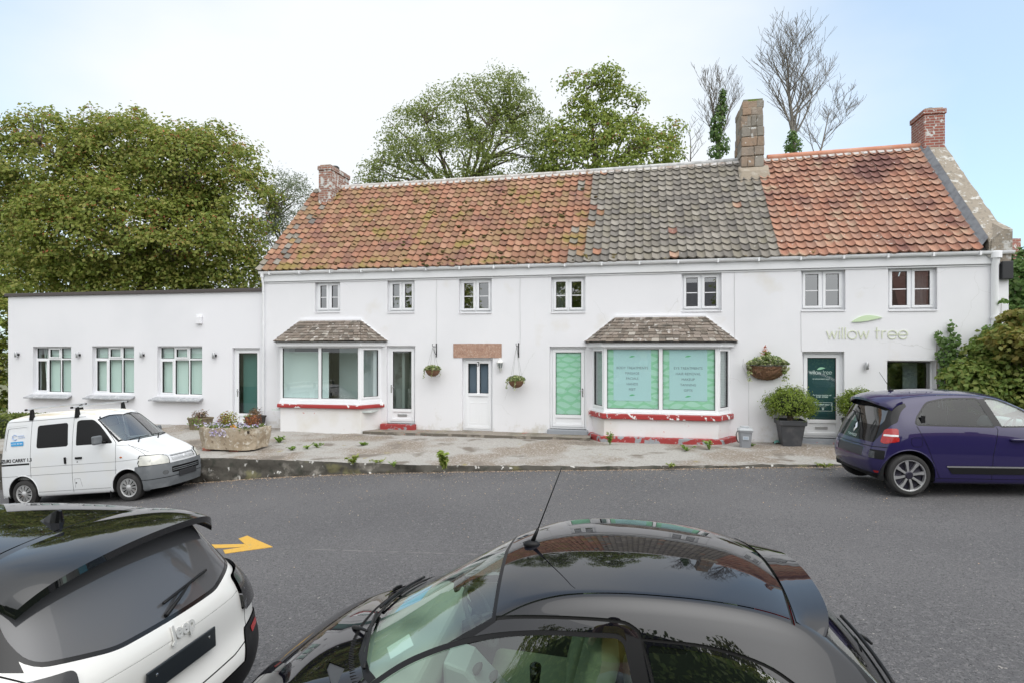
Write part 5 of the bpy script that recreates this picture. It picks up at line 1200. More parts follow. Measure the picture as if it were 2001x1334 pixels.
M_clearlamp = mat('cloudy_headlamp', (.52,.52,.48), .2, layers=[(5,(.64,.63,.56),.45,.65),(14,(.34,.34,.32),.6,.72)], coat=.6)
M_smoke = mat('smoked_lamp', (.015,.015,.017), .15, layers=[(16,(.10,.10,.11),.58,.64,2)], coat=.3)
M_amber = mat('amber_lamp', (.42,.10,.012), .2, coat=1.)
M_seat = mat('green_seat_cover', (.20,.24,.15), .85, layers=[(3,(.26,.31,.20),.45,.7)], bump=(8,.3))
M_seatd = mat('dark_seat', (.035,.037,.042), .85)
M_seatv = mat('grey_seat', (.16,.165,.17), .85)
M_dash = mat('dashboard', (.06,.065,.06), .7)
M_dashl = mat('pale_console', (.33,.39,.36), .5)
def convex_offset(poly, d):
    n = len(poly); out = []
    for i in range(n):
        a,b,c = Vector(poly[i-1]),Vector(poly[i]),Vector(poly[(i+1)%n])
        e1 = (b-a).normalized(); e2 = (c-b).normalized(); n1 = Vector((e1.y,-e1.x)); n2 = Vector((e2.y,-e2.x)); m = n1+n2
        if m.length < 1e-6: out.append(tuple(b+n1*d)); continue
        m.normalize(); out.append(tuple(b+m*(d/max(.35,m.dot(n1)))))
    return out
def ccw(poly):
    a = sum(p[0]*q[1]-q[0]*p[1] for p,q in zip(poly,poly[1:]+poly[:1]))
    return list(poly) if a > 0 else list(poly)[::-1]
def fillet(poly, r, n=5):
    poly = ccw(poly); out = []; N_ = len(poly)
    for i in range(N_):
        rr = r[i] if isinstance(r,(list,tuple)) else r
        a,b,c = Vector(poly[i-1]),Vector(poly[i]),Vector(poly[(i+1)%N_]); rr = min(rr,(a-b).length*.48,(c-b).length*.48)
        if rr < 1e-4: out.append(tuple(b)); continue
        p = b+(a-b).normalized()*rr; q = b+(c-b).normalized()*rr
        for k in range(n+1):
            t = k/n; out.append(tuple(p*(1-t)**2+b*2*t*(1-t)+q*t*t))
    return out
class CarBody:
    def __init__(s, cols, sub=3, creaseE=.15, creaseB=.25, creaseL=.3, ccol=()):
        rows = []; 
        for (Cc,E,B,M,Lw) in cols:
            Cp = Vector((Cc[0],0,Cc[1])); E,B,M,Lw = map(Vector,(E,B,M,Lw))
            Q = Vector((lerp(Cp.x,E.x,.30),E.y*.55,lerp(Cp.z,E.z,.24)))
            half = [Q,E,B,M,Lw,Vector((Lw.x*.97,Lw.y*.86,Lw.z-.02))]
            rows.append([Vector((p.x,-p.y,p.z)) for p in half[::-1]]+[Cp]+half)
        bm = bmesh.new(); V = [[bm.verts.new(p) for p in r] for r in rows]; nr_ = len(rows[0])
        cl = bm.edges.layers.float.new('crease_edge'); h = nr_//2
        for i in range(len(rows)-1):
            for j in range(nr_-1): bm.faces.new((V[i][j],V[i+1][j],V[i+1][j+1],V[i][j+1]))
        bm.edges.ensure_lookup_table()
        for j,c in ((h+2,creaseE),(h-2,creaseE),(h+3,creaseB),(h-3,creaseB),(h+5,creaseL),(h-5,creaseL)):
            for i in range(len(rows)-1):
                e = bm.edges.get((V[i][j],V[i+1][j])); e[cl] = c
        for i,c in ccol:
            for j in range(nr_-1):
                e = bm.edges.get((V[i][j],V[i][j+1])); e[cl] = c
        me = bpy.data.meshes.new('car_cage'); bm.to_mesh(me); bm.free()
        o = bpy.data.objects.new('car_cage', me); C.objects.link(o); md = o.modifiers.new('sub','SUBSURF'); md.levels = sub; md.render_levels = sub
        dg = bpy.context.evaluated_depsgraph_get(); dg.update(); m2 = bpy.data.meshes.new_from_object(o.evaluated_get(dg))
        bpy.data.objects.remove(o); bpy.data.meshes.remove(me)
        s.bm = bmesh.new(); s.bm.from_mesh(m2); bpy.data.meshes.remove(m2)
        bmesh.ops.recalc_face_normals(s.bm, faces=s.bm.faces[:]); 
        up = max(s.bm.faces, key=lambda f: f.calc_center_median().z)
        if up.normal.z < 0: bmesh.ops.reverse_faces(s.bm, faces=s.bm.faces[:])
        s.bm.normal_update(); s.bvh = BVHTree.FromBMesh(s.bm)
        s.bm.faces.ensure_lookup_table(); s.src = [([v.co.copy() for v in f.verts],[v.normal.copy() for v in f.verts]) for f in s.bm.faces]
        s.lay = s.bm.faces.layers.int.new('code'); s.codes = {'body':0}
    def code(s, name): return s.codes.setdefault(name, len(s.codes))
    def cut(s, name, poly, axes, pred, only=None):
        poly = ccw(poly); ax = [{'x':0,'y':1,'z':2}[a] for a in axes]; cd = s.code(name); lay = s.lay
        onlyc = None if only is None else {s.code(o) for o in only}
        xs_ = [p[0] for p in poly]; ys_ = [p[1] for p in poly]; bb = (min(xs_),max(xs_),min(ys_),max(ys_))
        Rr = []
        for f in s.bm.faces:
            if onlyc is not None and f[lay] not in onlyc: continue
            vx = [v.co[ax[0]] for v in f.verts]; vy = [v.co[ax[1]] for v in f.verts]
            if max(vx) < bb[0] or min(vx) > bb[1] or max(vy) < bb[2] or min(vy) > bb[3]: continue
            if not pred(f.calc_center_median(), f.normal): continue
            Rr.append(f)
        for p,q in zip(poly,poly[1:]+poly[:1]):
            if not Rr: return
            d = (q[0]-p[0],q[1]-p[1]); l = math.hypot(*d)
            if l < 1e-7: continue
            co = Vector((0,0,0)); co[ax[0]],co[ax[1]] = p; no = Vector((0,0,0)); no[ax[0]],no[ax[1]] = d[1]/l,-d[0]/l
            geom = list({*Rr,*[e for f in Rr for e in f.edges],*[v for f in Rr for v in f.verts]})
            ret = bmesh.ops.bisect_plane(s.bm, geom=geom, dist=1e-5, plane_co=co, plane_no=no)
            Rr = [g for g in ret['geom'] if isinstance(g,bmesh.types.BMFace) and g.is_valid and (g.calc_center_median()-co).dot(no) < 0]
        for f in Rr: f[lay] = cd
    def side(s, name, poly, ymin=.2, only=None, nmin=.12, both=True):
        for sg in ((1,-1) if both else (both,)):
            s.cut(name, poly, 'xz', lambda c,n,sg=sg: c.y*sg > ymin and n.y*sg > nmin, only)
    def seam(s, name, pts, w, axes, pred, only=('body',)):
        for a,b in zip(pts,pts[1:]):
            a,b = Vector(a),Vector(b); d = b-a
            if d.length < 1e-6: continue
            d.normalize(); nn = Vector((-d.y,d.x))*w/2; e = d*w*.25
            s.cut(name,[tuple(a-e+nn),tuple(a-e-nn),tuple(b+e-nn),tuple(b+e+nn)],axes,pred,only)
    def sideseam(s, name, pts, w, only=('body',), ymin=.2, nmin=.02):
        for sg in (1,-1): s.seam(name, pts, w, 'xz', lambda c,n,sg=sg: c.y*sg > ymin and n.y*sg > nmin, only)
    def normal_at(s, p):
        loc,n,i,d = s.bvh.find_nearest(p)
        if i is None: return Vector((0,0,1)), p
        co,no = s.src[i]; w = poly_3d_calc(co, loc); r = Vector((0,0,0))
        for a,b in zip(w,no): r += b*a
        return r.normalized(), loc
    def build(s, table, parent):
        out = {}
        for name,cd in s.codes.items():
            if name == 'delete': continue
            allf = [f for f in s.bm.faces if f[s.lay] == cd]
            pn, m, inset = table[name][:3] if name in table else (name, M_gap, 0)
            twin = any(w in pn for w in ('door_glass','quarter','lamp','light','reflector','vent','pillar','side_glass','panel_edge','side_panel','window_trim','cladding','chrome_strip','rubbing'))
            for fs in (([f for f in allf if f.calc_center_median().y > 0],[f for f in allf if f.calc_center_median().y <= 0]) if twin else (allf,)):
              if not fs: continue
              if True:
                vm = {}; vs = []; nos = []; faces = []
                for f in fs:
                    idx = []
                    for v in f.verts:
                        if v not in vm:
                            n,_ = s.normal_at(v.co); vm[v] = len(vs); vs.append(v.co-n*inset); nos.append(n)
                        idx.append(vm[v])
                    faces.append(idx)
                me = bpy.data.meshes.new(pn); me.from_pydata([tuple(v) for v in vs],[],faces); me.materials.append(m)
                me.polygons.foreach_set('use_smooth',[True]*len(me.polygons)); me.update()
                me.normals_split_custom_set_from_vertices([tuple(n) for n in nos])
                o = bpy.data.objects.new(pn, me); C.objects.link(o); o.parent = parent; out[name] = o
                if len(table[name]) > 3: o['label'] = table[name][3]
        return out
def spline(pts, n=5):
    P = [Vector(p) for p in pts]; P = [P[0]*2-P[1]]+P+[P[-1]*2-P[-2]]; out = []
    for i in range(1,len(P)-2):
        a,b_,c,d = P[i-1:i+3]
        for k in range(n):
            t = k/n; out.append(tuple(.5*((2*b_)+(c-a)*t+(2*a-5*b_+4*c-d)*t*t+(3*b_-a-3*c+d)*t**3)))
    return out+[tuple(P[-2])]
def circ(x,z,r,n=28): return [(x+r*math.cos(2*math.pi*i/n), z+r*math.sin(2*math.pi*i/n)) for i in range(n)]
def wheel(parent, x, y, r, w, rim_r, style, m_rim, outer):
    """outer: +1 when the wheel's face looks to +y"""
    t = MB(); y1 = y+outer*w/2
    pr = [(rim_r*.97,-w*.42),(rim_r+.01,-w*.5),(r-.03,-w*.5),(r-.006,-w*.40),(r,-w*.25),(r,w*.25),(r-.006,w*.40),(r-.03,w*.5),(rim_r+.012,w*.5),(rim_r,w*.44),(rim_r*.98,w*.2)]
    t.lathe([(a,b*outer) for a,b in pr],(x,y,r),'y',40); ty = t.build('wheel', M_tyre, parent, auto=35)
    k = MB(); k.lathe([(0,w*.05*outer),(rim_r*.98,w*.05*outer)],(x,y,r),'y',30); k.build('brake_backing', M_well, ty)
    k = MB(); yo = y+outer*w*.40
    k.lathe([(rim_r*.99,outer*w*.20),(rim_r*1.0,outer*w*.46),(rim_r*.93,outer*w*.44),(rim_r*.90,outer*w*.22)],(x,y,r),'y',36)
    def P(rad,a,dy): return (x+rad*math.cos(a), yo+outer*dy, r+rad*math.sin(a))
    if style == 'cover':
        n = 11
        for i in range(n):
            a = 2*math.pi*i/n
            for da,wd in ((-.10,.055),(.12,.06)):
                k.add([P(rim_r*.28,a+da*.6,.012),P(rim_r*.9,a+da-wd*.9,.0),P(rim_r*.9,a+da+wd*.9,.0),P(rim_r*.28,a+da*.6+.09,.012),P(rim_r*.28,a+da*.6,-.01),P(rim_r*.9,a+da-wd*.9,-.02),P(rim_r*.9,a+da+wd*.9,-.02),P(rim_r*.28,a+da*.6+.09,-.01)],[(0,1,2,3),(0,4,5,1),(2,6,7,3)])
        k.lathe([(0,outer*(w*.40+.022)),(rim_r*.2,outer*(w*.40+.018)),(rim_r*.33,outer*(w*.40+.006)),(rim_r*.33,outer*w*.25)],(x,y,r),'y',24)
        k.lathe([(rim_r*.86,outer*(w*.40)),(rim_r*.97,outer*(w*.42))],(x,y,r),'y',30)
    else:
        n = 8
        for i in range(n):
            a = 2*math.pi*i/n+.2; wd = .12
            k.add([P(rim_r*.22,a-.34,-.01),P(rim_r*.60,a-.11,.004),P(rim_r*.93,a-.15,.0),P(rim_r*.93,a+.10,.0),P(rim_r*.60,a+.13,.004),P(rim_r*.22,a+.34,-.01)]+[P(rim_r*.22,a-.34,-.05),P(rim_r*.60,a-.11,-.04),P(rim_r*.93,a-.15,-.04),P(rim_r*.93,a+.10,-.04),P(rim_r*.60,a+.13,-.04),P(rim_r*.22,a+.34,-.05)],[(0,1,2,3,4,5),(0,6,7,1),(1,7,8,2),(3,9,10,4),(4,10,11,5)])
    k.build('rim', m_rim, ty, auto=30)
    if style != 'cover':
        k = MB(); k.lathe([(0,outer*(w*.40+.006)),(rim_r*.20,outer*(w*.40+.004)),(rim_r*.27,outer*(w*.40-.012))],(x,y,r),'y',20)
        k.lathe([(rim_r*.25,outer*w*.12),(rim_r*.9,outer*w*.14)],(x,y,r),'y',30); k.build('hub_cap', M_alloyd, ty, auto=35)
    return ty
def well(parent, x, y, r, w, sg):
    k = MB(); k.lathe([(0,sg*-w*.9),(r,sg*-w*.9),(r,sg*w*.30)],(x,y,r*.85),'y',24,a0=R(-15),a1=R(195)); return k.build('wheel_well', M_well, parent)
def arch_lip(parent, body, x, zc, r, m, sg, rad=.012):
    pts = []
    for i in range(33):
        a = R(-12+204*i/32); p = Vector((x+r*math.cos(a), sg*.9, zc+r*math.sin(a))); h = body.bvh.ray_cast(Vector((p.x,sg*2,p.z)),Vector((0,-sg,0)))
        if h[0] is not None: pts.append(h[0]-Vector((0,sg*.004,0)))
    k = MB(); k.tube(pts, rad, 8); return k.build('wheel_arch', m, parent, smooth=True)
def seat(parent, x, y, z, m, w=.48, rake=12, head=True, name='seat'):
    k = MB(); M = Matrix.Translation((x,y,z))
    k.obox(M @ Matrix.Translation((.05,0,.08)) @ Matrix.Rotation(R(-6),4,'Y'), .27,w/2,.08); k.obox(M @ Matrix.Translation((-.27,0,.42)) @ Matrix.Rotation(R(-rake),4,'Y'), .065,w/2*.95,.32)
    if head: k.obox(M @ Matrix.Translation((-.36,0,.83)) @ Matrix.Rotation(R(-rake),4,'Y'), .045,w*.27,.09)
    return k.build(name, m, parent, bevel=.055, seg=4, auto=60)
def steering(parent, x, y, z, m=None, r=.18):
    k = MB(); M = Matrix.Translation((x,y,z)) @ Matrix.Rotation(R(-62),4,'Y')
    pts = [M @ Vector((r*math.cos(2*math.pi*i/24),r*math.sin(2*math.pi*i/24),0)) for i in range(25)]
    k.tube(pts,.014,8,cap=False); k.tube([M@Vector((0,0,-.25)),M@Vector((0,0,0))],.03,8)
    for a in (0,2.3,4.): k.bar(M@Vector((0,0,0)),M@Vector((r*math.cos(a+.4),r*math.sin(a+.4),0)),.035,.012)
    k.lathe([(0,0),(0,0)],n=3) if False else None
    return k.build('steering_wheel', m or M_dash, parent, auto=40)
def place(t, x, y, ang, pitch=0., dz=0.):
    t.location = (x,y,dz); t.rotation_euler = (0,pitch,ang)
top = lambda zmin,nz=.25: (lambda c,n: c.z > zmin and n.z > nz)
# ================================================================== the small black hatchback in front
ka = thing('small_hatchback','glossy black small hatchback parked in the foreground with a roof aerial','car')
cols = [
 ((1.485,.20),(1.376,.48,.20),(1.254,.66,.20),(1.233,.68,.20),(1.226,.69,.19)),
 ((1.532,.34),(1.430,.50,.34),(1.281,.71,.34),(1.254,.73,.30),(1.240,.73,.20)),
 ((1.526,.52),(1.424,.50,.53),(1.274,.72,.54),(1.226,.76,.42),(1.206,.76,.20)),
 ((1.458,.68),(1.356,.50,.69),(1.213,.70,.70),(1.145,.79,.48),(1.131,.78,.20)),
 ((1.274,.80),(1.199,.50,.81),(1.077,.70,.80),(1.022,.815,.52),(1.009,.79,.20)),
 ((1.06,.915),(.97,.52,.915),(.84,.71,.88),(.82,.82,.55),(.82,.80,.20)),
 ((.80,.995),(.66,.58,.985),(.54,.755,.92),(.54,.825,.56),(.54,.81,.20)),
 ((.50,1.16),(.34,.575,1.12),(.28,.77,.93),(.28,.825,.56),(.28,.815,.20)),
 ((.20,1.325),(.02,.59,1.27),(.02,.78,.935),(.02,.825,.56),(.02,.815,.20)),
 ((.0,1.40),(-.12,.60,1.345),(-.12,.785,.94),(-.12,.825,.57),(-.12,.815,.20)),
 ((-.26,1.43),(-.32,.61,1.385),(-.32,.785,.945),(-.32,.825,.57),(-.32,.815,.20)),
 ((-.62,1.435),(-.62,.615,1.385),(-.62,.785,.96),(-.62,.825,.57),(-.62,.815,.20)),
 ((-1.0,1.405),(-.97,.605,1.35),(-.93,.78,.98),(-.93,.825,.58),(-.93,.81,.20)),
 ((-1.28,1.35),(-1.23,.59,1.285),(-1.17,.765,.99),(-1.17,.825,.59),(-1.17,.80,.20)),
 ((-1.44,1.23),(-1.38,.57,1.175),(-1.31,.745,.97),(-1.31,.815,.58),(-1.31,.79,.20)),
 ((-1.70,.98),(-1.63,.56,.96),(-1.42,.71,.89),(-1.42,.79,.56),(-1.42,.77,.20)),
 ((-1.81,.76),(-1.74,.55,.75),(-1.49,.71,.71),(-1.48,.76,.50),(-1.47,.75,.20)),
 ((-1.88,.55),(-1.80,.54,.54),(-1.52,.71,.52),(-1.50,.74,.40),(-1.48,.73,.20)),
 ((-1.86,.32),(-1.78,.54,.32),(-1.52,.69,.31),(-1.50,.71,.28),(-1.48,.71,.20)),
]
b = CarBody(cols, 3, creaseE=.5)
AX = 1.12; WR = .275; XR = -1.225
for x in (AX,XR): b.side('delete', circ(x,.28,.335), .3)
# windscreen
def topcut(name, poly, zmin, nz=.2, only=None): b.cut(name, poly, 'xy', top(zmin,nz), only)
def both_half(name, half, zmin, nz=.2, only=None):
    for sg in (1,-1): b.cut(name, [(x,y*sg) for x,y in half], 'xy', lambda c,n,sg=sg: c.z > zmin and n.z > nz and c.y*sg > -.002, only)
both_half('wscreen_trim', [(.755,-.0),(.745,.2),(.70,.41),(.605,.595),(.55,.64),(.01,.595),(.03,0)], .93)
both_half('wscreen', [(.73,0),(.72,.2),(.675,.40),(.585,.57),(.54,.612),(.03,.572),(.05,0)], .93, only=['wscreen_trim'])
both_half('cowl', [(.90,0),(.89,.2),(.84,.45),(.75,.60),(.66,.655),(.55,.64),(.605,.595),(.70,.41),(.745,.2),(.755,0)][::-1], .85, only=['body'])
b.cut('plate_blank', [(-1,-9),(-.9,-9),(-.9,-8.9)], 'xy', lambda c,n: False)
# side windows
dw = fillet([(.56,.975),(.42,1.06),(.22,1.147),(.0,1.214),(-.2,1.243),(-.52,1.243),(-.575,.985)],[.02,.12,.12,.12,.12,.04,.03],8)
b.side('side_trim', convex_offset(ccw(dw),.018), .3); b.side('side_glass', dw, .3, only=['side_trim'])
qw = fillet([(-.655,1.0),(-.615,1.225),(-.85,1.205),(-1.05,1.15),(-1.18,1.07),(-1.19,1.03),(-1.12,1.005)],[.02,.03,.12,.10,.05,.03,.03],8)
b.side('quarter_glass', qw, .3, only=['body','side_trim'])
b.side('side_trim', [(-.53,1.262),(-.59,1.245),(-.64,.98),(-.58,.98)], .3, only=['body'])
b.sideseam('gap', spline([(.74,.28),(.76,.60),(.66,.93),(.45,1.09),(.22,1.20),(.0,1.275),(-.2,1.303),(-.46,1.305),(-.56,1.285),(-.60,1.22),(-.65,.98),(-.70,.5),(-.66,.25)]), .013)
b.sideseam('gap', spline([(-.60,1.243),(-.85,1.222),(-1.06,1.165),(-1.20,1.08)]), .012)
for sg in (1,-1): b.seam('gap', [(.02,.590*sg),(-.3,.575*sg),(-.7,.570*sg),(-1.21,.55*sg)], .008, 'xy', top(1.15,.3))
b.seam('gap', [(-1.25,0),(-1.245,.3),(-1.205,.57)], .014, 'xy', top(1.0,.2)); b.seam('gap', [(-1.25,0),(-1.245,-.3),(-1.205,-.57)], .014, 'xy', top(1.0,.2))
# tailgate glass, lamps, bumper
rear = lambda c,n: c.x < -1.2 and n.x < -.12
rg = fillet([(-.50,1.225),(.50,1.225),(.58,.97),(.52,.90),(-.52,.90),(-.58,.97)],.05)
b.cut('rear_trim', convex_offset(ccw(rg),.03),'yz',rear); b.cut('rear_glass', rg,'yz',rear,['rear_trim'])
for sg in (1,-1): b.cut('tail_lamp', fillet([(.60*sg,.90),(.74*sg,.94),(.76*sg,.66),(.62*sg,.62)],.03),'yz',rear,['body'])
b.cut('bumper', [(-.9,.60),(.9,.60),(.9,.1),(-.9,.1)],'yz',lambda c,n: c.x < -1.42,['body'])
b.side('bumper', [(1.20,.44),(1.24,.56),(1.95,.60),(1.95,.1),(1.18,.1)], .0, only=['body'], nmin=-2)
b.cut('head_lamp', [(0,0),(0,.001),(.001,0)],'yz',lambda c,n: False)
for sg in (1,-1): b.cut('head_lamp', fillet([(.40*sg,.60),(.42*sg,.70),(.62*sg,.76),(.70*sg,.72),(.68*sg,.60),(.56*sg,.56)],.05),'yz',lambda c,n: c.x > 1.1 and n.x > .15,['body'])
for sg in (1,-1): b.seam('gap',[(1.42,.40*sg),(1.27,.53*sg),(1.03,.60*sg),(.86,.66*sg)],.008,'xy',top(.6,.3))
kt = {'body':('body',M_blackpaint,0.),'wscreen_trim':('windscreen_trim',M_trim,.002),'wscreen':('windscreen',M_cglass,.004),'cowl':('cowl_panel',mat('grey_cowl',(.05,.052,.055),.55),.006),'side_trim':('window_trim',M_trim,.003),
 'side_glass':('door_glass',M_cglass,.009),'quarter_glass':('quarter_glass',glass_mat('dark_quarter_glass',(.35,.45,.38),1.85,dark=.45),.005),'gap':('panel_gap',M_gap,.008),'rear_trim':('rear_window_trim',M_trim,.002),'rear_glass':('rear_glass',M_cglass,.006),
 'tail_lamp':('tail_lamp',M_redlamp,-.003),'bumper':('bumper',M_trim,-.004),'head_lamp':('headlight',M_clearlamp,-.003)}
ob = b.build(kt, ka)
for x in (AX,XR):
    for sg in (1,-1): wheel(ka, x, sg*.70, WR, .165, .175, 'cover', M_hub, sg); well(ka, x, sg*.70, .33, .2, sg); arch_lip(ka, b, x, .28, .335, M_trim, sg)
k = MB(); k.box(-1.45,1.2,-.68,.68,.16,.24); k.build('underbody', M_well, ka)
# spoiler plate over the tailgate glass
def skin(fn, nu, nv, th, name, m, parent, smooth=True):
    """a thin slab following fn(u,v) -> Vector, thickness th downwards"""
    k = MB(); a = [fn(i/nu,j/nv) for j in range(nv+1) for i in range(nu+1)]; n = len(a); W = nu+1
    k.add(a+[p-Vector((0,0,th)) for p in a],[(j*W+i,j*W+i+1,(j+1)*W+i+1,(j+1)*W+i) for j in range(nv) for i in range(nu)]+[(n+j*W+i,n+(j+1)*W+i,n+(j+1)*W+i+1,n+j*W+i+1) for j in range(nv) for i in range(nu)]
      +[(i,n+i,n+i+1,i+1) for i in range(nu)]+[(nv*W+i,nv*W+i+1,n+nv*W+i+1,n+nv*W+i) for i in range(nu)]+[(j*W,(j+1)*W,n+(j+1)*W,n+j*W) for j in range(nv)]+[(j*W+nu,n+j*W+nu,n+(j+1)*W+nu,(j+1)*W+nu) for j in range(nv)])
    return k.build(name, m, parent, auto=40)
def sp_fn(u,v):
    y = lerp(-.555,.555,u); e = abs(u-.5)*2; x0 = -1.258+.035*e*e; x1 = -1.42+.04*e**2+.06*e**8
    h = b.bvh.ray_cast(Vector((lerp(x0,-1.33,v),y*(1-.02*v),2)),Vector((0,0,-1))); z = h[0].z+.005
    return Vector((lerp(x0,x1,v),y,z+.012*v*v-.03*e**10*v))
skin(sp_fn, 40, 12, .022, 'spoiler', M_blackpaint, ka)
# roof aerial
def roofz(b,x,y=0.): h = b.bvh.ray_cast(Vector((x,y,3)),Vector((0,0,-1))); return h[0].z
zx = roofz(b,-.09); k = MB(); k.ell((-.09,.0,zx+.004),(.045,.03,.022),14); k.tube([(-.095,0,zx+.02),(-.125,0,zx+.085)],[.012,.007],8); k.tube([(-.125,0,zx+.085),(-.255,0,zx+.40)],[.0035,.0028],6); k.build('aerial', M_trim, ka, smooth=True)
# wipers on the screen and tailgate
def wiper(parent, body, piv, tip, hinge, lift=.02, axis='z', name='wiper', r=.008):
    k = MB(); pts = []
    for i in range(13):
        p = Vector(piv).lerp(Vector(tip), i/12)
        n,loc = body.normal_at(p); pts.append(loc+n*lift)
    k.tube(pts,r,6); n,loc = body.normal_at(Vector(hinge)); mid = pts[6]+body.normal_at(pts[6])[0]*.022
    k.tube([loc+n*.002,loc+n*.010,(loc+mid)*.5+n*.010,mid],[.012,.011,.009,.006],8)
    return k.build(name, M_trim, parent, smooth=True)
wiper(ka, b, (.735,.02,1.0),(.60,.56,1.0),(.84,.10,.97),lift=.014); wiper(ka, b, (.64,-.54,1.0),(.735,-.04,1.0),(.80,-.44,.95),lift=.014)
wiper(ka, b, (-1.60,-.04,1.05),(-1.66,.40,.97),(-1.655,.02,.985),lift=.010,r=.009)
k = MB()
for i in range(80):  # cowl slots
    y = -.62+i*.0157
    xx = .802-.20*(abs(y)/.66)**2.2-.02; n,loc = b.normal_at(Vector((xx,y,.97))); k.bar(loc+Vector((.022,0,-.010)),loc+Vector((-.016,0,-.001)),.006,.010)
k.build('cowl_slat', M_gap, ka)
# cabin
seat(ka,-.10,.36,.40,M_seat,rake=16); seat(ka,-.10,-.36,.40,M_seat,rake=16)
k = MB(); k.obox(Matrix.Translation((-.80,0,.50)),.24,.60,.09); k.obox(Matrix.Translation((-1.06,0,.76)) @ Matrix.Rotation(R(-18),4,'Y'),.07,.60,.26); k.build('rear_bench', M_seat, ka, bevel=.05, seg=3)
k = MB(); k.prism([(.80,.88),(.76,.955),(.52,.965),(.40,.92),(.36,.80),(.42,.62),(.80,.60)],'y',-.66,.66); k.build('dashboard', mat('green_grey_dash',(.33,.37,.32),.8), ka, bevel=.03, seg=3)
k = MB(); k.prism([(.36,.86),(.24,.82),(.0,.56),(-.18,.50),(-.18,.40),(.36,.40)],'y',-.10,.17); cs_ = k.build('console', M_dashl, ka, bevel=.02)
k = MB()
for (xx,zz_,yy,rx) in ((.20,.79,.09,.042),(.13,.715,.01,.034),(.08,.66,.09,.03)): k.ell((xx,yy,zz_),(rx,.045,.02),12,M=Matrix.Rotation(R(48),4,'Y'))
k.build('air_vent', M_dash, cs_, smooth=True)
k = MB(); k.tube([(-.07,.06,.55),(-.085,.065,.665)],[.060,.032],10); gl = k.build('gear_gaiter', mat('pink_gaiter',(.48,.30,.30),.9,bump=(40,.8)), ka, smooth=True)
k = MB(); k.tube([(-.085,.065,.65),(-.095,.065,.73),(-.10,.065,.80)],[.02,.025,.030],12); k.ell((-.10,.065,.805),(.031,.031,.020),12); k.build('gear_knob', M_trimg, ka, smooth=True)
steering(ka,.26,-.36,.86)
k = MB(); k.box(-1.1,.9,-.66,.66,.26,.34); k.box(-.6,.4,.735,.76,.4,.92); k.box(-.6,.4,-.76,-.735,.4,.92); k.build('cabin_lining', M_dash, ka)
k = MB(); k.ell((.30,0,1.20),(.02,.11,.035),12); k.build('rear_view_mirror', M_trim, ka, smooth=True)
# papers on the windscreen
def on_skin(b, pts, m, name, parent, off=-.012):
    k = MB(); q = []
    for p in pts: n,loc = b.normal_at(Vector(p)); q.append(loc+n*off)
    k.add(q+[p-Vector((0,0,.002)) for p in q],[(0,1,2,3),(7,6,5,4),(0,4,5,1),(1,5,6,2),(2,6,7,3),(3,7,4,0)]); return k.build(name, m, parent)
on_skin(b,[(.60,-.10,1.05),(.62,.08,1.04),(.47,.10,1.12),(.46,-.09,1.13)],mat('blue_paper',(.07,.40,.66),.6),'blue_permit',ka)
o = on_skin(b,[(.55,.43,1.05),(.50,.53,1.05),(.40,.50,1.1),(.45,.40,1.1)],mat('white_sticker',(.62,.70,.66),.6),'insurance_sticker',ka)
KA_A = R(172.5); place(ka, .05, 3.2, KA_A, R(1.5), zr(.05)+.03)
# ================================================================== white crossover with black roof
jp = thing('compact_suv','white compact SUV with gloss black roof, spoiler and shark fin, seen from behind','car')
cols = [
 ((1.98,.25),(1.85,.55,.25),(1.62,.76,.25),(1.58,.78,.25),(1.55,.78,.24)),
 ((2.04,.55),(1.93,.55,.56),(1.68,.80,.56),(1.6,.83,.45),(1.55,.83,.24)),
 ((2.0,.85),(1.9,.56,.87),(1.62,.79,.86),(1.5,.87,.6),(1.48,.85,.24)),
 ((1.6,1.0),(1.5,.58,1.0),(1.35,.78,.96),(1.3,.885,.65),(1.3,.87,.24)),
 ((1.1,1.07),(1.0,.60,1.06),(.9,.79,1.0),(.9,.888,.68),(.9,.87,.24)),
 ((.80,1.14),(.66,.66,1.12),(.6,.81,1.03),(.6,.888,.7),(.6,.87,.24)),
 ((.40,1.38),(.22,.61,1.33),(.2,.82,1.05),(.2,.888,.7),(.2,.87,.24)),
 ((.12,1.49),(.0,.60,1.445),(-.05,.82,1.06),(-.05,.888,.7),(-.05,.87,.24)),
 ((-.5,1.525),(-.5,.61,1.48),(-.5,.82,1.08),(-.5,.888,.72),(-.5,.87,.24)),
 ((-1.1,1.51),(-1.08,.61,1.465),(-1.05,.82,1.09),(-1.05,.888,.74),(-1.05,.87,.24)),
 ((-1.52,1.48),(-1.48,.61,1.43),(-1.42,.81,1.10),(-1.42,.888,.76),(-1.42,.86,.24)),
 ((-1.66,1.45),(-1.61,.61,1.40),(-1.54,.79,1.10),(-1.58,.88,.78),(-1.56,.85,.24)),
 ((-1.79,1.28),(-1.73,.63,1.24),(-1.63,.785,1.07),(-1.68,.865,.82),(-1.66,.84,.24)),
 ((-1.95,1.05),(-1.88,.655,1.03),(-1.76,.79,.99),(-1.83,.87,.80),(-1.72,.82,.24)),
 ((-2.025,.91),(-1.96,.67,.89),(-1.87,.83,.87),(-1.86,.87,.76),(-1.74,.81,.24)),
 ((-1.97,.66),(-1.93,.66,.66),(-1.88,.825,.66),(-1.86,.865,.60),(-1.74,.80,.24)),
 ((-2.04,.56),(-2.0,.66,.56),(-1.92,.825,.56),(-1.89,.855,.50),(-1.74,.79,.24)),
 ((-2.04,.40),(-2.0,.66,.40),(-1.91,.81,.40),(-1.88,.84,.36),(-1.74,.78,.24)),
 ((-1.94,.26),(-1.88,.62,.26),(-1.76,.74,.26),(-1.75,.76,.25),(-1.73,.76,.24)),
]
b = CarBody(cols, 3, creaseB=.35)
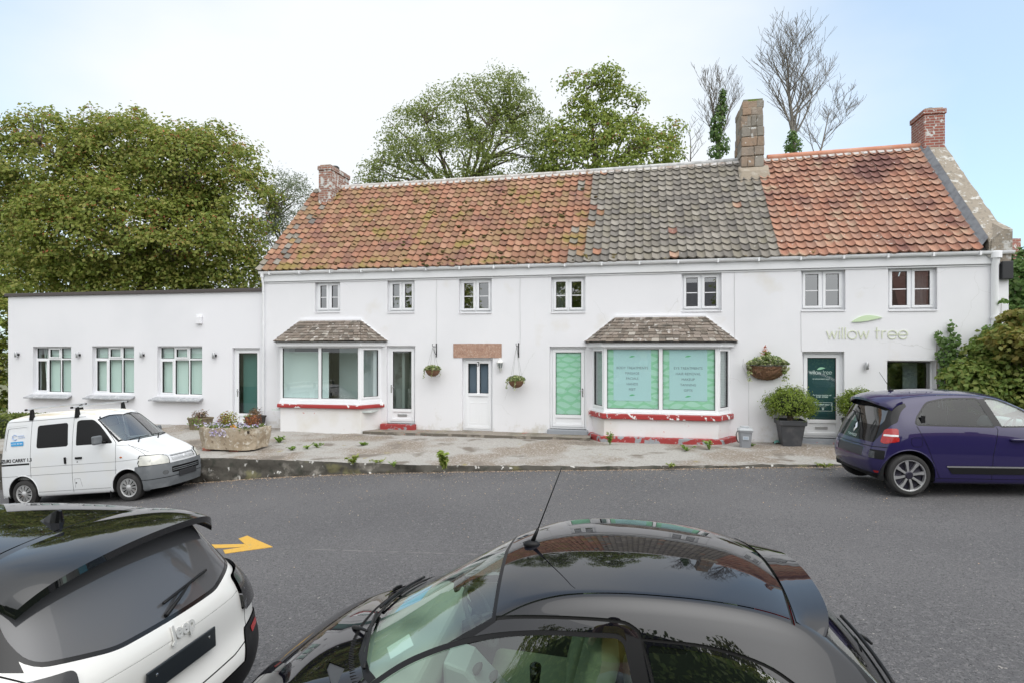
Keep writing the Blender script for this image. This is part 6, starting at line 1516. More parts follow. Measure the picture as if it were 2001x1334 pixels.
AXJ = 1.28; WJ = .33
for x in (AXJ,-AXJ): b.side('delete', circ(x,.34,.40), .3)
for x in (AXJ,-AXJ): 
    b.side('cladding', circ(x,.34,.46), .3, only=['body'])
b.side('cladding', [(-2.2,.40),(2.2,.40),(2.2,.1),(-2.2,.1)], -.1, only=['body'], nmin=-2)
rear = lambda c,n: c.x < -1.5 and n.x < -.12
b.cut('roof', [(.12,-.80),(.12,.80),(-1.80,.80),(-1.80,-.80)],'xy',lambda c,n: c.z > 1.36 and n.z > .1)
b.side('roof', [(.9,1.09),(-.2,1.43),(-1.0,1.44),(-1.72,1.45),(-1.66,1.105),(-1.0,1.09)],.3,only=['body'])
rg = fillet([(-.61,1.41),(.61,1.41),(.675,1.18),(.665,1.075),(.36,1.01),(-.36,1.01),(-.665,1.075),(-.675,1.18)],[.03,.03,.04,.06,.08,.08,.06,.04])
b.cut('rear_trim', convex_offset(ccw(rg),.02),'yz',rear); b.cut('rear_glass', rg,'yz',rear,['rear_trim'])
for sg in (1,-1):
    b.cut('pillar', [(.62*sg,1.43),(.78*sg,1.36),(.80*sg,1.10),(.69*sg,1.05),(.67*sg,1.16)],'yz',lambda c,n: c.x < -1.45,['body','roof'])
    b.cut('tail_lamp', fillet([(.56*sg,1.0),(.86*sg,1.03),(.90*sg,.77),(.61*sg,.77)],.03),'yz',lambda c,n: c.x < -1.55,['body'])
dw = fillet([(.72,1.11),(.18,1.37),(-.45,1.42),(-.5,1.10)],.03); b.side('side_glass', dw, .3, only=['roof','body']); dw = fillet([(-.56,1.10),(-.52,1.42),(-1.0,1.41),(-1.25,1.34),(-1.22,1.12)],.03); b.side('side_glass', dw, .3, only=['roof','body'])
b.cut('wscreen', [(.86,-.62),(.86,.62),(.22,.56),(.22,-.56)],'xy',top(1.08,.2),['body','roof'])
b.cut('bumper', [(-.95,.50),(.95,.50),(.95,.1),(-.95,.1)],'yz',lambda c,n: c.x < -1.66 and n.x < .2,['body','cladding'])
for sg in (1,-1): 
    b.cut('bumper', [(.52*sg,.49),(.62*sg,.66),(.95*sg,.70),(.95*sg,.4),(.52*sg,.4)],'yz',lambda c,n: c.x < -1.66 and n.x < .2,['body','cladding'])
    b.cut('reflector', fillet([(.68*sg,.635),(.80*sg,.65),(.80*sg,.615),(.68*sg,.60)],.01),'yz',rear,['bumper'])
b.cut('skid_plate', fillet([(-.45,.36),(.45,.36),(.40,.2),(-.40,.2)],.03),'yz',rear,['bumper'])
b.seam('gap',[(-.76,.62),(-.66,.60),(-.45,.575),(.45,.575),(.66,.60),(.76,.62)],.007,'yz',rear)
for sg in (1,-1): b.seam('gap',[(.74*sg,1.06),(.69*sg,1.0),(.66*sg,.90),(.65*sg,.6)],.007,'yz',rear)
b.seam('crease',[(-.72,.925),(-.5,.90),(.5,.90),(.72,.925)],.004,'yz',rear)
b.seam('gap',[(-1.40,-.60),(-1.40,.60)],.010,'xy',top(1.3,.3),['roof'])
for sg in (1,-1): b.seam('gap',[(.1,.565*sg),(-1.40,.575*sg)],.006,'xy',top(1.3,.3),['roof']); b.seam('gap',[(-1.40,.60*sg),(-1.52,.665*sg),(-1.75,.64*sg)],.007,'xy',top(1.3,.1),['roof'])
M_jroof = paint('gloss_black_roof',(.006,.0065,.008),rough=.4,ior=1.75,spec=0.)
jt = {'body':('body',M_whitepaint,0.),'roof':('roof',M_jroof,0.),'pillar':('pillar',M_trimg,0.),'rear_trim':('rear_window_trim',M_trimg,.001),'rear_glass':('rear_glass',M_skytone_glass,.003),'side_glass':('side_glass',M_pglass,.004),'wscreen':('windscreen',M_cglass2,.004),
 'tail_lamp':('tail_lamp',M_smoke,-.022),'bumper':('bumper',M_trim,-.010),'cladding':('cladding',M_trim,-.006),'reflector':('reflector',M_redlamp,-.014),'skid_plate':('skid_plate',M_steel,-.018),'gap':('panel_gap',M_gap,.006),'crease':('body_crease',M_whitepaint,.002)}
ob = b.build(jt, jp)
for x in (AXJ,-AXJ):
    for sg in (1,-1): wheel(jp, x, sg*.78, WJ, .20, .22, 'alloy', M_alloyd, sg); well(jp, x, sg*.78, .40, .22, sg)
k = MB(); k.box(-1.6,1.6,-.74,.74,.2,.28); k.build('underbody', M_well, jp)
def sp_fn(u,v):
    y = lerp(-.655,.655,u); e = abs(u-.5)*2; x0 = -1.45; x1 = -1.86+.04*e**2+.09*e**6
    h = b.bvh.ray_cast(Vector((lerp(x0,-1.60,v),y*.97,3)),Vector((0,0,-1))); z = h[0].z+.012-.012*(1-v)
    return Vector((lerp(x0,x1,v),y,z-.04*v*v+.012*v))
skin(sp_fn, 44, 12, .035, 'spoiler', M_jroof, jp)
zx = roofz(b,-1.27); k = MB()
fin = [(-.10,0),(-.075,.012),(.0,.055),(.055,.085),(.085,.085),(.10,.0)]
k.add([(-1.10+.0-x,-.03,zx-.004) for x,z in fin[:1]]+[], []) if False else None
for (x0,w0,z0),(x1,w1,z1) in (((0,0,0),(0,0,0)),): pass
sec = [(-.07,.004,.0,.006),(-.03,.022,.0,.026),(.015,.026,.0,.060),(.05,.026,.0,.078),(.066,.022,.0,.070),(.07,.020,.0,.0)]
vs = []; fs = []
for (x,w,_,h) in sec: vs += [(-1.24-x,-w,zx-.012),(-1.24-x,-w*.32,zx+h*.85),(-1.24-x,w*.32,zx+h*.85),(-1.24-x,w,zx-.012)]
for i in range(len(sec)-1):
    for j in range(3): fs.append((i*4+j,i*4+j+1,(i+1)*4+j+1,(i+1)*4+j))
fs += [(0,1,2,3),(20,23,22,21)]; k.add(vs,fs); k.build('shark_fin', M_trimg, jp, bevel=.006)
wiper(jp, b, (-1.93,.04,1.075),(-1.88,-.36,1.10),(-1.97,.05,1.03), lift=.016)
# plate and lettering on the tailgate
h0 = b.bvh.ray_cast(Vector((-3,0,.80)),Vector((1,0,0)))[0]; n0 = Vector((-1,0,.10)).normalized()
k = MB(); M = frame3((h0.x-.016,0,.775),(0,-1,0),(n0.z*-1*-1*0+.0,0,1)); k.obox(M,.26,.056,.006); pl = k.build('number_plate', mat('blank_black_plate',(.018,.022,.026),.3), jp, bevel=.01)
k = MB()
for yy in (-.20,.20): k.obox(M @ Matrix.Translation((yy,.02,.0065)),.007,.007,.003)
k.build('plate_screw', M_chrome, pl, bevel=.002)
h1 = b.bvh.ray_cast(Vector((-3,-.02,.925)),Vector((1,0,0))); nj = b.normal_at(h1[0])[0]
ux = Vector((0,-1,0)); uy = nj.cross(ux)*1.0; uy = uy if uy.z > 0 else -uy
jtxt = text('Jeep', .10, M_chrome, jp, frame3(h1[0]+nj*.007,ux,uy), extrude=.004, bold=.0035)
jtxt.data.materials.clear(); jtxt.data.materials.append(mat('pale_badge',(.68,.68,.66),.25,metal=.3))
k = MB(); k.obox(Matrix.Translation((-1.2,0,.85)),.02,.75,.2); k.build('cabin_lining', M_dash, jp); seat(jp,.0,.38,.5,M_seatd); seat(jp,.0,-.38,.5,M_seatd)
place(jp, -3.67, 3.53, R(171), R(2.6), zr(-2.4)+.07)
# ================================================================== old white van
vn = thing('white_van','old white van with a stained roof, two roof bars and grey bumper','van')
cols = [
 ((1.88,.22),(1.82,.50,.22),(1.66,.68,.22),(1.64,.70,.22),(1.62,.70,.21)),
 ((1.93,.42),(1.87,.50,.42),(1.70,.71,.42),(1.66,.73,.38),(1.62,.72,.21)),
 ((1.91,.70),(1.85,.50,.70),(1.67,.71,.70),(1.60,.735,.55),(1.56,.73,.21)),
 ((1.86,.82),(1.79,.50,.83),(1.60,.70,.84),(1.50,.735,.65),(1.46,.735,.21)),
 ((1.62,.96),(1.54,.52,.965),(1.38,.70,.96),(1.32,.737,.70),(1.30,.735,.21)),
 ((1.30,1.10),(1.22,.55,1.10),(1.10,.705,1.06),(1.08,.738,.75),(1.08,.735,.21)),
 ((1.16,1.165),(1.05,.61,1.16),(.98,.71,1.10),(.96,.738,.78),(.96,.735,.21)),
 ((.84,1.46),(.72,.60,1.45),(.66,.705,1.20),(.66,.738,.80),(.66,.735,.21)),
 ((.54,1.735),(.42,.585,1.705),(.36,.70,1.25),(.36,.738,.82),(.36,.735,.21)),
 ((.38,1.80),(.28,.60,1.755),(.20,.70,1.25),(.20,.738,.82),(.20,.735,.21)),
 ((.0,1.845),(.0,.605,1.785),(.0,.70,1.26),(.0,.738,.82),(.0,.735,.21)),
 ((-.8,1.865),(-.8,.605,1.80),(-.8,.70,1.26),(-.8,.738,.82),(-.8,.735,.21)),
 ((-1.45,1.86),(-1.45,.605,1.795),(-1.45,.70,1.26),(-1.45,.738,.82),(-1.45,.735,.21)),
 ((-1.62,1.81),(-1.60,.59,1.76),(-1.60,.69,1.26),(-1.60,.735,.82),(-1.60,.735,.21)),
 ((-1.70,1.40),(-1.68,.58,1.36),(-1.64,.68,1.2),(-1.65,.725,.82),(-1.65,.725,.21)),
 ((-1.76,.90),(-1.74,.58,.90),(-1.67,.70,.90),(-1.67,.715,.75),(-1.67,.715,.21)),
 ((-1.76,.28),(-1.74,.58,.28),(-1.67,.69,.28),(-1.67,.70,.25),(-1.67,.70,.21)),
]
b = CarBody(cols, 3, creaseE=.55, creaseB=.1)
AF, AR, WV = 1.175, -1.175, .275
for x in (AF,AR): b.side('delete', circ(x,.30,.345), .3)
b.cut('roof', [(.40,-.575),(.40,.575),(-1.60,.575),(-1.60,-.575)],'xy',top(1.6,.5))
front = lambda c,n: c.x > .3 and n.x > .1
both_half('wscreen_trim', [(1.155,0),(1.14,.3),(1.06,.575),(.97,.645),(.44,.575),(.50,.3),(.52,0)], 1.05, .1)
both_half('wscreen', [(1.135,0),(1.12,.3),(1.04,.56),(.965,.62),(.465,.555),(.52,.3),(.54,0)], 1.05, .1, only=['wscreen_trim'])
b.side('win_trim', fillet([(.07,1.17),(.07,1.64),(.14,1.665),(.42,1.655),(.56,1.53),(.87,1.165)],[.05,.05,.06,.08,.06,.03]), .3)
b.side('side_glass', convex_offset(fillet([(.07,1.17),(.07,1.64),(.14,1.665),(.42,1.655),(.56,1.53),(.87,1.165)],[.05,.05,.06,.08,.06,.03]),-.022), .3, only=['win_trim'])
sw_ = fillet([(-.83,1.17),(-.82,1.62),(-.13,1.635),(-.11,1.20),(-.14,1.17)],.06); b.side('win_trim', sw_, .3); b.side('slide_glass', convex_offset(ccw(sw_),-.024), .3, only=['win_trim'])
pn_ = fillet([(-1.60,1.12),(-1.56,1.64),(-1.02,1.65),(-1.0,1.12)],.09)
b.side('stamping', pn_, .3, only=['body']); b.side('panel', convex_offset(ccw(pn_),-.035), .3, only=['stamping'])
GW = .008
b.sideseam('gap',[(-.03,.26),(-.03,.60),(-.015,1.0),(-.0,1.72)],GW); b.sideseam('gap',[(-.97,.55),(-.96,1.72)],GW); b.sideseam('gap',[(.93,.56),(.95,.95),(.93,1.16),(.60,1.56),(.45,1.70)],GW)
b.sideseam('shade_gap',[(-.97,.80),(.93,.80)],.008); b.sideseam('shade_gap',[(-1.68,.64),(.96,.64)],.010); b.sideseam('shade_gap',[(.95,.80),(1.5,.82)],.008); b.sideseam('shade_gap',[(.95,1.12),(1.22,1.07),(1.55,.93)],.008,nmin=-.1)
b.sideseam('shade_gap',[(-.85,.30),(.80,.30)],.010); b.sideseam('shade_gap',[(-1.6,1.725),(.25,1.725)],.012,nmin=-.1)
b.sideseam('gap',[(-1.66,.875),(-1.0,.875)],.036); b.sideseam('shade_gap',[(.02,.35),(.02,.52),(.14,.52),(.18,.36)],.006)
# front
fr_ = lambda c,n: c.x > 1.25
b.cut('bumper',[(-.8,.665),(.8,.665),(.8,.1),(-.8,.1)],'yz',lambda c,n: c.x > 1.36,['body'])
for sg in (1,-1):
    b.cut('gap', fillet([(.40*sg,.655),(.38*sg,.81),(.50*sg,.862),(.78*sg,.89),(.78*sg,.66)],[.02,.03,.04,.02,.02]),'yz',lambda c,n: c.x > 1.42,['body'])
    b.cut('head_lamp', fillet([(.42*sg,.67),(.40*sg,.80),(.50*sg,.845),(.76*sg,.87),(.76*sg,.68)],[.02,.03,.04,.02,.02]),'yz',lambda c,n: c.x > 1.44,['gap'])
    b.cut('fog_lamp', circ(.52*sg,.50,.045,16),'yz',lambda c,n: c.x > 1.4,['bumper'])
b.cut('grille', fillet([(-.34,.70),(-.34,.80),(.34,.80),(.34,.70)],.02),'yz',lambda c,n: c.x > 1.4,['body'])
b.cut('intake', fillet([(-.40,.47),(-.40,.585),(.40,.585),(.40,.47)],.02),'yz',lambda c,n: c.x > 1.4,['bumper'])
b.seam('bgap',[(-.75,.405),(.75,.405)],.012,'yz',lambda c,n: c.x > 1.3,['bumper'])
for sg in (1,-1): b.seam('gap',[(1.62,.66*sg),(1.42,.63*sg),(1.12,.60*sg)],.007,'xy',top(.86,.2))
b.seam('gap',[(-.62,.835),(-.42,.845),(-.36,.81),(.36,.81),(.42,.845),(.62,.835)],.007,'yz',lambda c,n: c.x > 1.4)
vt = {'body':('body',M_vanpaint,0.),'roof':('roof',M_vanroof,0.),'wscreen_trim':('windscreen_trim',M_trim,.002),'wscreen':('windscreen',M_vglass,.006),'win_trim':('window_trim',M_trim,.002),'side_glass':('door_glass',M_vglass,.010),'slide_glass':('sliding_door_glass',M_vglass,.010),
 'stamping':('panel_edge',M_vanpaint,.003),'panel':('side_panel',M_vanpaint,.012),'gap':('panel_gap',M_gap,.006),'shade_gap':('body_crease',M_shade_gap,.003),'bumper':('bumper',M_bump,-.022),'head_lamp':('headlight',M_clearlamp,-.008),'fog_lamp':('fog_light',mat('fog_glass',(.10,.105,.11),.2,coat=1.),-.020),'grille':('grille',mat('grille_white',(.62,.63,.65),.4),.02),'intake':('intake',M_gap,.03),'bgap':('bumper_groove',M_trim,-.012)}
ob = b.build(vt, vn)
k = MB()
for z in (.715,.74,.765,.79):
    n,loc = b.normal_at(Vector((1.9,0,z))); pts = [b.normal_at(Vector((1.9,y,z)))[1]+Vector((.004,0,0)) for y in [-.33+.066*i for i in range(11)]]; k.tube(pts,.0065,6)
k.ell(b.normal_at(Vector((1.9,0,.755)))[1],(.02,.04,.035),12); k.build('grille_slat', M_vanpaint, vn, smooth=True)
k = MB()
for z in (.51,.545): k.tube([b.normal_at(Vector((1.95,y,z)))[1]+Vector((.016,0,0)) for y in [-.39+.078*i for i in range(11)]],.007,6)
k.build('intake_slat', M_bump, vn, smooth=True)
k = MB(); h0 = b.normal_at(Vector((1.95,0,.425)))[1]; k.obox(Matrix.Translation((h0.x+.028,0,.425)),.006,.255,.055); pl = k.build('number_plate', mat('dark_plate',(.03,.031,.035),.4), vn, bevel=.006)
for x in (AF,AR):
    for sg in (1,-1): wheel(vn, x, sg*.645, WV, .165, .182, 'cover', M_hub, sg); well(vn, x, sg*.645, .345, .2, sg); arch_lip(vn, b, x, .30, .345, M_vanpaint, sg, .010)
k = MB(); k.box(-1.6,1.55,-.64,.64,.20,.29); k.build('underbody', M_well, vn)
for sg in (1,-1):
    k = MB()
    for x in (AF-.40,AR-.36): k.box(x-.008,x+.008,sg*.58,sg*.72,.10,.30)
    k.build('mud_flap', M_trim, vn)
def yat(x,z,sg=-1): h = b.bvh.ray_cast(Vector((x,sg*2,z)),Vector((0,-sg,0))); return h[0].y if h[0] is not None else sg*.73
for sg in (1,-1):
    k = MB(); y = yat(.10,.93,sg); k.box(.06,.21,y-sg*.002,y+sg*.022,.905,.945); k.build('door_handle', M_trim, vn, bevel=.008)
    k = MB(); y = yat(-.16,.90,sg); k.box(-.185,-.145,y-sg*.002,y+sg*.028,.83,.96); k.build('sliding_door_handle', M_trim, vn, bevel=.01)
    k = MB(); y = yat(.09,.85,sg); k.tube([(.10,y,.85),(.10,y+sg*.006,.85)],.012,10); k.build('lock', M_trim, vn)
    k = MB(); y = yat(1.06,.875,sg); k.ell((1.06,y,.875),(.032,.01,.02),12); k.build('side_indicator', M_amber, vn, smooth=True)
    k = MB(); y = yat(.74,1.22,sg); k.obox(Matrix.Translation((.66,y+sg*.15,1.255)),.045,.10,.085); mo = k.build('door_mirror', M_bump, vn, bevel=.03, seg=3)
    k = MB(); k.tube([(.74,y,1.20),(.70,y+sg*.08,1.21)],.022,8); k.build('mirror_arm', M_trim, mo, smooth=True)
k = MB(); y = yat(.05,.44); k.tube([(.05,y,.44),(.05,y-.006,.44)],.014,10); k.build('fuel_lock', M_trim, vn)
# roof bars
for x in (.06,-.98):
    k = MB(); zb = roofz(b,x,.0)+.11; k.tube([(x,-.72,zb-.01),(x,-.3,zb),(x,.3,zb),(x,.72,zb-.01)],.019,10); o = k.build('roof_bar', mat('aluminium_bar',(.66,.67,.68),.35,metal=.7), vn, auto=50)
    for sg in (1,-1):
        k = MB(); z1 = roofz(b,x,sg*.585); k.add([(x-.05,sg*.63,z1-.06),(x+.05,sg*.63,z1-.06),(x+.05,sg*.57,z1+.0),(x-.05,sg*.57,z1+.0),(x-.02,sg*.62,zb-.005),(x+.02,sg*.62,zb-.005),(x+.02,sg*.56,zb-.005),(x-.02,sg*.56,zb-.005)],[(0,1,5,4),(1,2,6,5),(2,3,7,6),(3,0,4,7),(4,5,6,7),(3,2,1,0)]); k.build('bar_foot', M_trim, o, bevel=.01)
        k = MB(); k.tube([(x,sg*.70,zb-.01),(x,sg*.735,zb-.01)],.021,10); k.build('end_cap', M_trim, o)
# writing and decals on the near side
M_decal = mat('black_decal',(.015,.015,.017),.5); y = yat(-1.3,.945)
text('SUZUKI CARRY 1.3', .095, M_decal, vn, frame3((-1.335,y-.003,.955),(1,0,0),(0,.04,1)), extrude=.001, bold=.003, spacing=1.02)
y = yat(-1.27,1.29)
k = MB(); k.box(-1.42,-1.14,y-.006,y,1.25,1.335); k.build('blue_decal', mat('blue_decal',(.04,.36,.72),.5), vn); text('01534 487480', .045, mat('white_decal',(.8,.85,.9),.5), vn, frame3((-1.28,y-.0075,1.29),(1,0,0),(0,0,1)), extrude=.0005)
k = MB()
y = yat(-1.3,1.42); k.tube([(-1.34+.055*math.cos(a),y-.004,1.42+.05*math.sin(a)) for a in [R(40+270*i/20) for i in range(21)]],.007,5)
k.box(-1.27,-1.13,y-.003,y,1.44,1.452); k.box(-1.27,-1.11,y-.003,y,1.405,1.413); k.build('round_emblem', mat('pale_blue_decal',(.30,.42,.68),.5), vn)
seat(vn,.35,.33,.72,M_seatv,w=.46); seat(vn,.35,-.33,.72,M_seatv,w=.46); steering(vn,.72,-.33,1.14); k = MB(); k.prism([(1.12,1.10),(.86,1.14),(.78,1.0),(.9,.8),(1.1,.8)],'y',-.64,.64); k.build('dashboard', mat('grey_dash',(.40,.42,.41),.8), vn, bevel=.02)
k = MB(); k.box(-1.55,.9,-.62,.62,.55,.62); k.box(-1.5,.9,.655,.675,.62,1.15); k.box(-1.5,-1.46,-.6,.6,.62,1.2); k.build('load_floor', mat('worn_floor',(.34,.34,.33),.8), vn)
wiper(vn, b, (1.10,-.50,1.2),(1.13,-.02,1.2),(1.20,-.40,1.13)); wiper(vn, b, (1.13,.04,1.2),(1.09,.50,1.2),(1.22,.12,1.13))
va = R(-8.4); lx,ly = AR,-.645-.08
wx,wy = -9.80,12.35
ca,sa_ = math.cos(va),math.sin(va); ox = wx-(ca*lx-sa_*ly); oy = wy-(sa_*lx+ca*ly)
VP = math.atan2(zr(wx+2.33)-zr(wx),2.33)
place(vn, ox, oy, va, -VP, (zr(wx)+zr(wx+2.33))/2+.02)
# ================================================================== purple hatchback
tw = thing('purple_hatchback','dark purple five door hatchback parked by the kerb at the right edge','car')
cols = [
 ((1.74,.22),(1.6,.5,.22),(1.45,.68,.22),(1.42,.70,.22),(1.40,.70,.2)),
 ((1.80,.5),(1.68,.5,.5),(1.5,.72,.5),(1.42,.76,.4),(1.38,.75,.2)),
 ((1.72,.85),(1.6,.5,.86),(1.4,.70,.85),(1.3,.80,.55),(1.28,.79,.2)),
 ((1.40,1.0),(1.3,.55,.99),(1.15,.72,.95),(1.1,.815,.6),(1.1,.80,.2)),
 ((1.10,1.08),(.95,.62,1.05),(.85,.75,.98),(.85,.822,.62),(.85,.81,.2)),
 ((.60,1.36),(.45,.58,1.30),(.4,.765,1.0),(.4,.823,.65),(.4,.81,.2)),
 ((.30,1.49),(.15,.57,1.43),(.1,.765,1.01),(.1,.823,.66),(.1,.81,.2)),
 ((-.2,1.54),(-.25,.575,1.485),(-.25,.77,1.02),(-.25,.823,.67),(-.25,.81,.2)),
 ((-.7,1.545),(-.7,.575,1.485),(-.7,.77,1.03),(-.7,.823,.68),(-.7,.81,.2)),
 ((-1.15,1.51),(-1.12,.565,1.445),(-1.08,.765,1.04),(-1.08,.825,.69),(-1.08,.81,.2)),
 ((-1.36,1.46),(-1.32,.56,1.40),(-1.28,.75,1.04),(-1.30,.82,.70),(-1.30,.80,.2)),
 ((-1.46,1.34),(-1.41,.57,1.28),(-1.36,.725,1.02),(-1.42,.80,.70),(-1.42,.785,.2)),
 ((-1.58,1.10),(-1.53,.60,1.07),(-1.46,.72,.98),(-1.50,.775,.70),(-1.49,.76,.2)),
 ((-1.68,.84),(-1.63,.60,.82),(-1.52,.725,.80),(-1.54,.76,.66),(-1.52,.74,.2)),
 ((-1.73,.72),(-1.68,.60,.71),(-1.55,.73,.69),(-1.56,.755,.60),(-1.53,.73,.2)),
 ((-1.78,.56),(-1.73,.60,.55),(-1.58,.735,.54),(-1.57,.75,.46),(-1.54,.72,.2)),
 ((-1.77,.36),(-1.72,.60,.36),(-1.58,.72,.36),(-1.57,.73,.32),(-1.54,.71,.2)),
 ((-1.66,.24),(-1.62,.56,.24),(-1.54,.66,.24),(-1.54,.68,.23),(-1.52,.68,.2)),
]
b = CarBody(cols, 3, creaseE=.4, creaseB=.3)
AXT, WT = 1.246, .305
for x in (AXT,-AXT): b.side('delete', circ(x,.315,.365), .3)
rear = lambda c,n: c.x < -1.2 and n.x < -.1
rg = fillet([(-.60,1.37),(.60,1.37),(.70,1.06),(.66,.96),(.60,.76),(-.60,.76),(-.66,.96),(-.70,1.06)],[.04,.04,.06,.06,.06,.06,.06,.06])
b.cut('hatch', rg,'yz',rear)
gl_ = fillet([(-.52,1.36),(.52,1.36),(.60,1.08),(.55,1.01),(-.55,1.01),(-.60,1.08)],.05); b.cut('rear_glass', gl_,'yz',rear,['hatch'])
for sg in (1,-1):
    lp = fillet([(.645*sg,.97),(.74*sg,.99),(.78*sg,.93),(.78*sg,.80),(.72*sg,.755),(.655*sg,.77)],.03); b.cut('tail_lamp', lp,'yz',lambda c,n: c.x < -1.38,['body','hatch'])
    b.cut('lamp_white', fillet([(.66*sg,.895),(.765*sg,.895),(.765*sg,.868),(.66*sg,.868)],.01),'yz',lambda c,n: c.x < -1.38,['tail_lamp'])
    b.cut('vent', fillet([(.56*sg,.66),(.73*sg,.655),(.73*sg,.52),(.56*sg,.53)],.02),'yz',rear,['body'])
    b.cut('reflector', fillet([(.60*sg,.345),(.74*sg,.345),(.74*sg,.31),(.60*sg,.31)],.01),'yz',lambda c,n: c.x < -1.4,['body'])
b.cut('plate_area', fillet([(-.40,.67),(.40,.67),(.40,.53),(-.40,.53)],.03),'yz',rear,['body'])
b.cut('lower_bumper', [(-.8,.30),(.8,.30),(.8,.1),(-.8,.1)],'yz',lambda c,n: c.x < -1.44,['body'])
b.seam('gap',[(-.74,.705),(-.6,.70),(.6,.70),(.74,.705)],.010,'yz',rear)
sw_ = fillet([(-1.12,1.06),(-1.08,1.15),(-.90,1.36),(-.62,1.415),(-.16,1.42),(-.02,1.04)],[.03,.05,.10,.06,.03,.03]); b.side('win_trim', convex_offset(ccw(sw_),.025), .3); b.side('privacy_glass', sw_, .3, only=['win_trim'])
fw_ = fillet([(.07,1.04),(-.07,1.425),(.12,1.41),(.40,1.29),(.80,1.05)],[.03,.03,.06,.06,.03]); b.side('win_trim', convex_offset(ccw(fw_),.022), .3, only=['body']); b.side('side_glass', fw_, .3, only=['win_trim'])
b.side('win_trim', [(-.17,1.42),(-.06,1.43),(.09,1.04),(-.03,1.04)], .3, only=['body','side_glass','privacy_glass'])
b.cut('wscreen', [(1.06,-.58),(1.10,0),(1.06,.58),(.30,.52),(.34,0),(.30,-.52)],'xy',top(1.05,.2),['body'])
b.sideseam('gap',[(.90,.25),(.92,.7),(.86,1.0),(.45,1.29)],.008); b.sideseam('gap',[(-.10,.26),(-.08,.6),(.02,.98),(-.12,1.42)],.008); b.sideseam('gap',[(-.83,.28),(-.90,.45),(-1.0,.75),(-1.12,1.03)],.008); b.sideseam('gap',[(-.88,.27),(.92,.27)],.007)
for sg in (1,-1): b.seam('gap',[(.3,.545*sg),(-.6,.545*sg),(-1.30,.53*sg)],.007,'xy',top(1.3,.3))
b.side('rubbing', fillet([(-.72,.44),(-.66,.345),(.85,.345),(.85,.44)],.01), .3, only=['body','gap']); b.sideseam('chrome',[(-.73,.448),(.86,.448)],.022,only=('body','gap','rubbing'))
fc = fillet([(-1.20,.86),(-1.08,.86),(-1.06,.83),(-1.07,.75),(-1.09,.73),(-1.19,.73),(-1.22,.76),(-1.22,.83)],.02); 
b.sideseam('gap',fc+[fc[0]],.006)
tt = {'body':('body',M_purple,0.),'hatch':('tailgate',mat('gloss_black_hatch',(.006,.006,.007),.06,spec=.35),.0),'rear_glass':('rear_glass',M_bglass,.002),'tail_lamp':('tail_lamp',M_redlamp,-.006),'lamp_white':('reversing_lamp',mat('white_lamp',(.7,.7,.7),.15,coat=1.),-.008),'vent':('bumper_vent',M_trim,.004),'reflector':('reflector',M_redlamp,-.003),'plate_area':('plate_recess',mat('dark_recess',(.025,.026,.035),.5),.006),
 'lower_bumper':('lower_bumper',M_trim,-.003),'gap':('panel_gap',M_gap,.006),'win_trim':('window_trim',M_trimg,.001),'privacy_glass':('rear_door_glass',M_pglass,.004),'side_glass':('front_door_glass',M_cglass2,.004),'wscreen':('windscreen',M_cglass2,.004),'rubbing':('rubbing_strip',M_trim,-.012),'chrome':('chrome_strip',M_chrome,-.014)}
ob = b.build(tt, tw)
for sg in (1,-1):
    k = MB()
    for i in range(6):
        z = .545+.019*i; k.tube([b.normal_at(Vector((-1.75,sg*y,z)))[1]+Vector((-.003,0,0)) for y in (.57,.62,.67,.72)],.0045,5)
    k.build('vent_slat', M_bump, tw, smooth=True)
for x in (AXT,-AXT):
    for sg in (1,-1): wheel(tw, x, sg*.715, WT, .185, .232, 'alloy', M_alloy, sg); well(tw, x, sg*.715, .365, .2, sg); arch_lip(tw, b, x, .315, .365, M_purple, sg, .010)
k = MB(); k.box(-1.5,1.5,-.68,.68,.17,.25); k.build('underbody', M_well, tw)
def sp_fn(u,v):
    y = lerp(-.60,.60,u); e = abs(u-.5)*2; x0 = -1.24; x1 = -1.58+.06*e**2+.12*e**6
    h = b.bvh.ray_cast(Vector((lerp(x0,-1.36,v),y*.96,3)),Vector((0,0,-1))); return Vector((lerp(x0,x1,v),y,h[0].z+.010-.05*v*v+.012*v))
skin(sp_fn, 26, 8, .035, 'spoiler', M_purple, tw)
zx = roofz(b,-1.10); k = MB(); k.ell((-1.10,0,zx+.006),(.045,.03,.025),12); k.tube([(-1.10,0,zx+.02),(-1.13,0,zx+.07)],[.010,.006],8); k.tube([(-1.13,0,zx+.07),(-1.28,0,zx+.30)],[.004,.003],6); k.build('aerial', M_trim, tw, smooth=True)
wiper(tw, b, (-1.52,-.02,1.12),(-1.50,.34,1.14),(-1.60,0,1.02), lift=.016)
for sg in (1,-1):
    k = MB(); h = b.bvh.ray_cast(Vector((.28,sg*2,.83)),Vector((0,-sg,0)))[0]; k.tube([(.17,h.y+sg*.012,.845),(.20,h.y+sg*.032,.85),(.36,h.y+sg*.032,.85),(.39,h.y+sg*.012,.845)],[.016,.02,.02,.016],8); k.build('door_handle', M_purple, tw, smooth=True)
    k = MB(); h = b.bvh.ray_cast(Vector((-1.0,sg*2,1.10)),Vector((0,-sg,0)))[0]; k.obox(Matrix.Translation((-1.02,h.y+sg*.004,1.13)),.030,.008,.055); k.build('hidden_door_handle', M_trim, tw, bevel=.006)
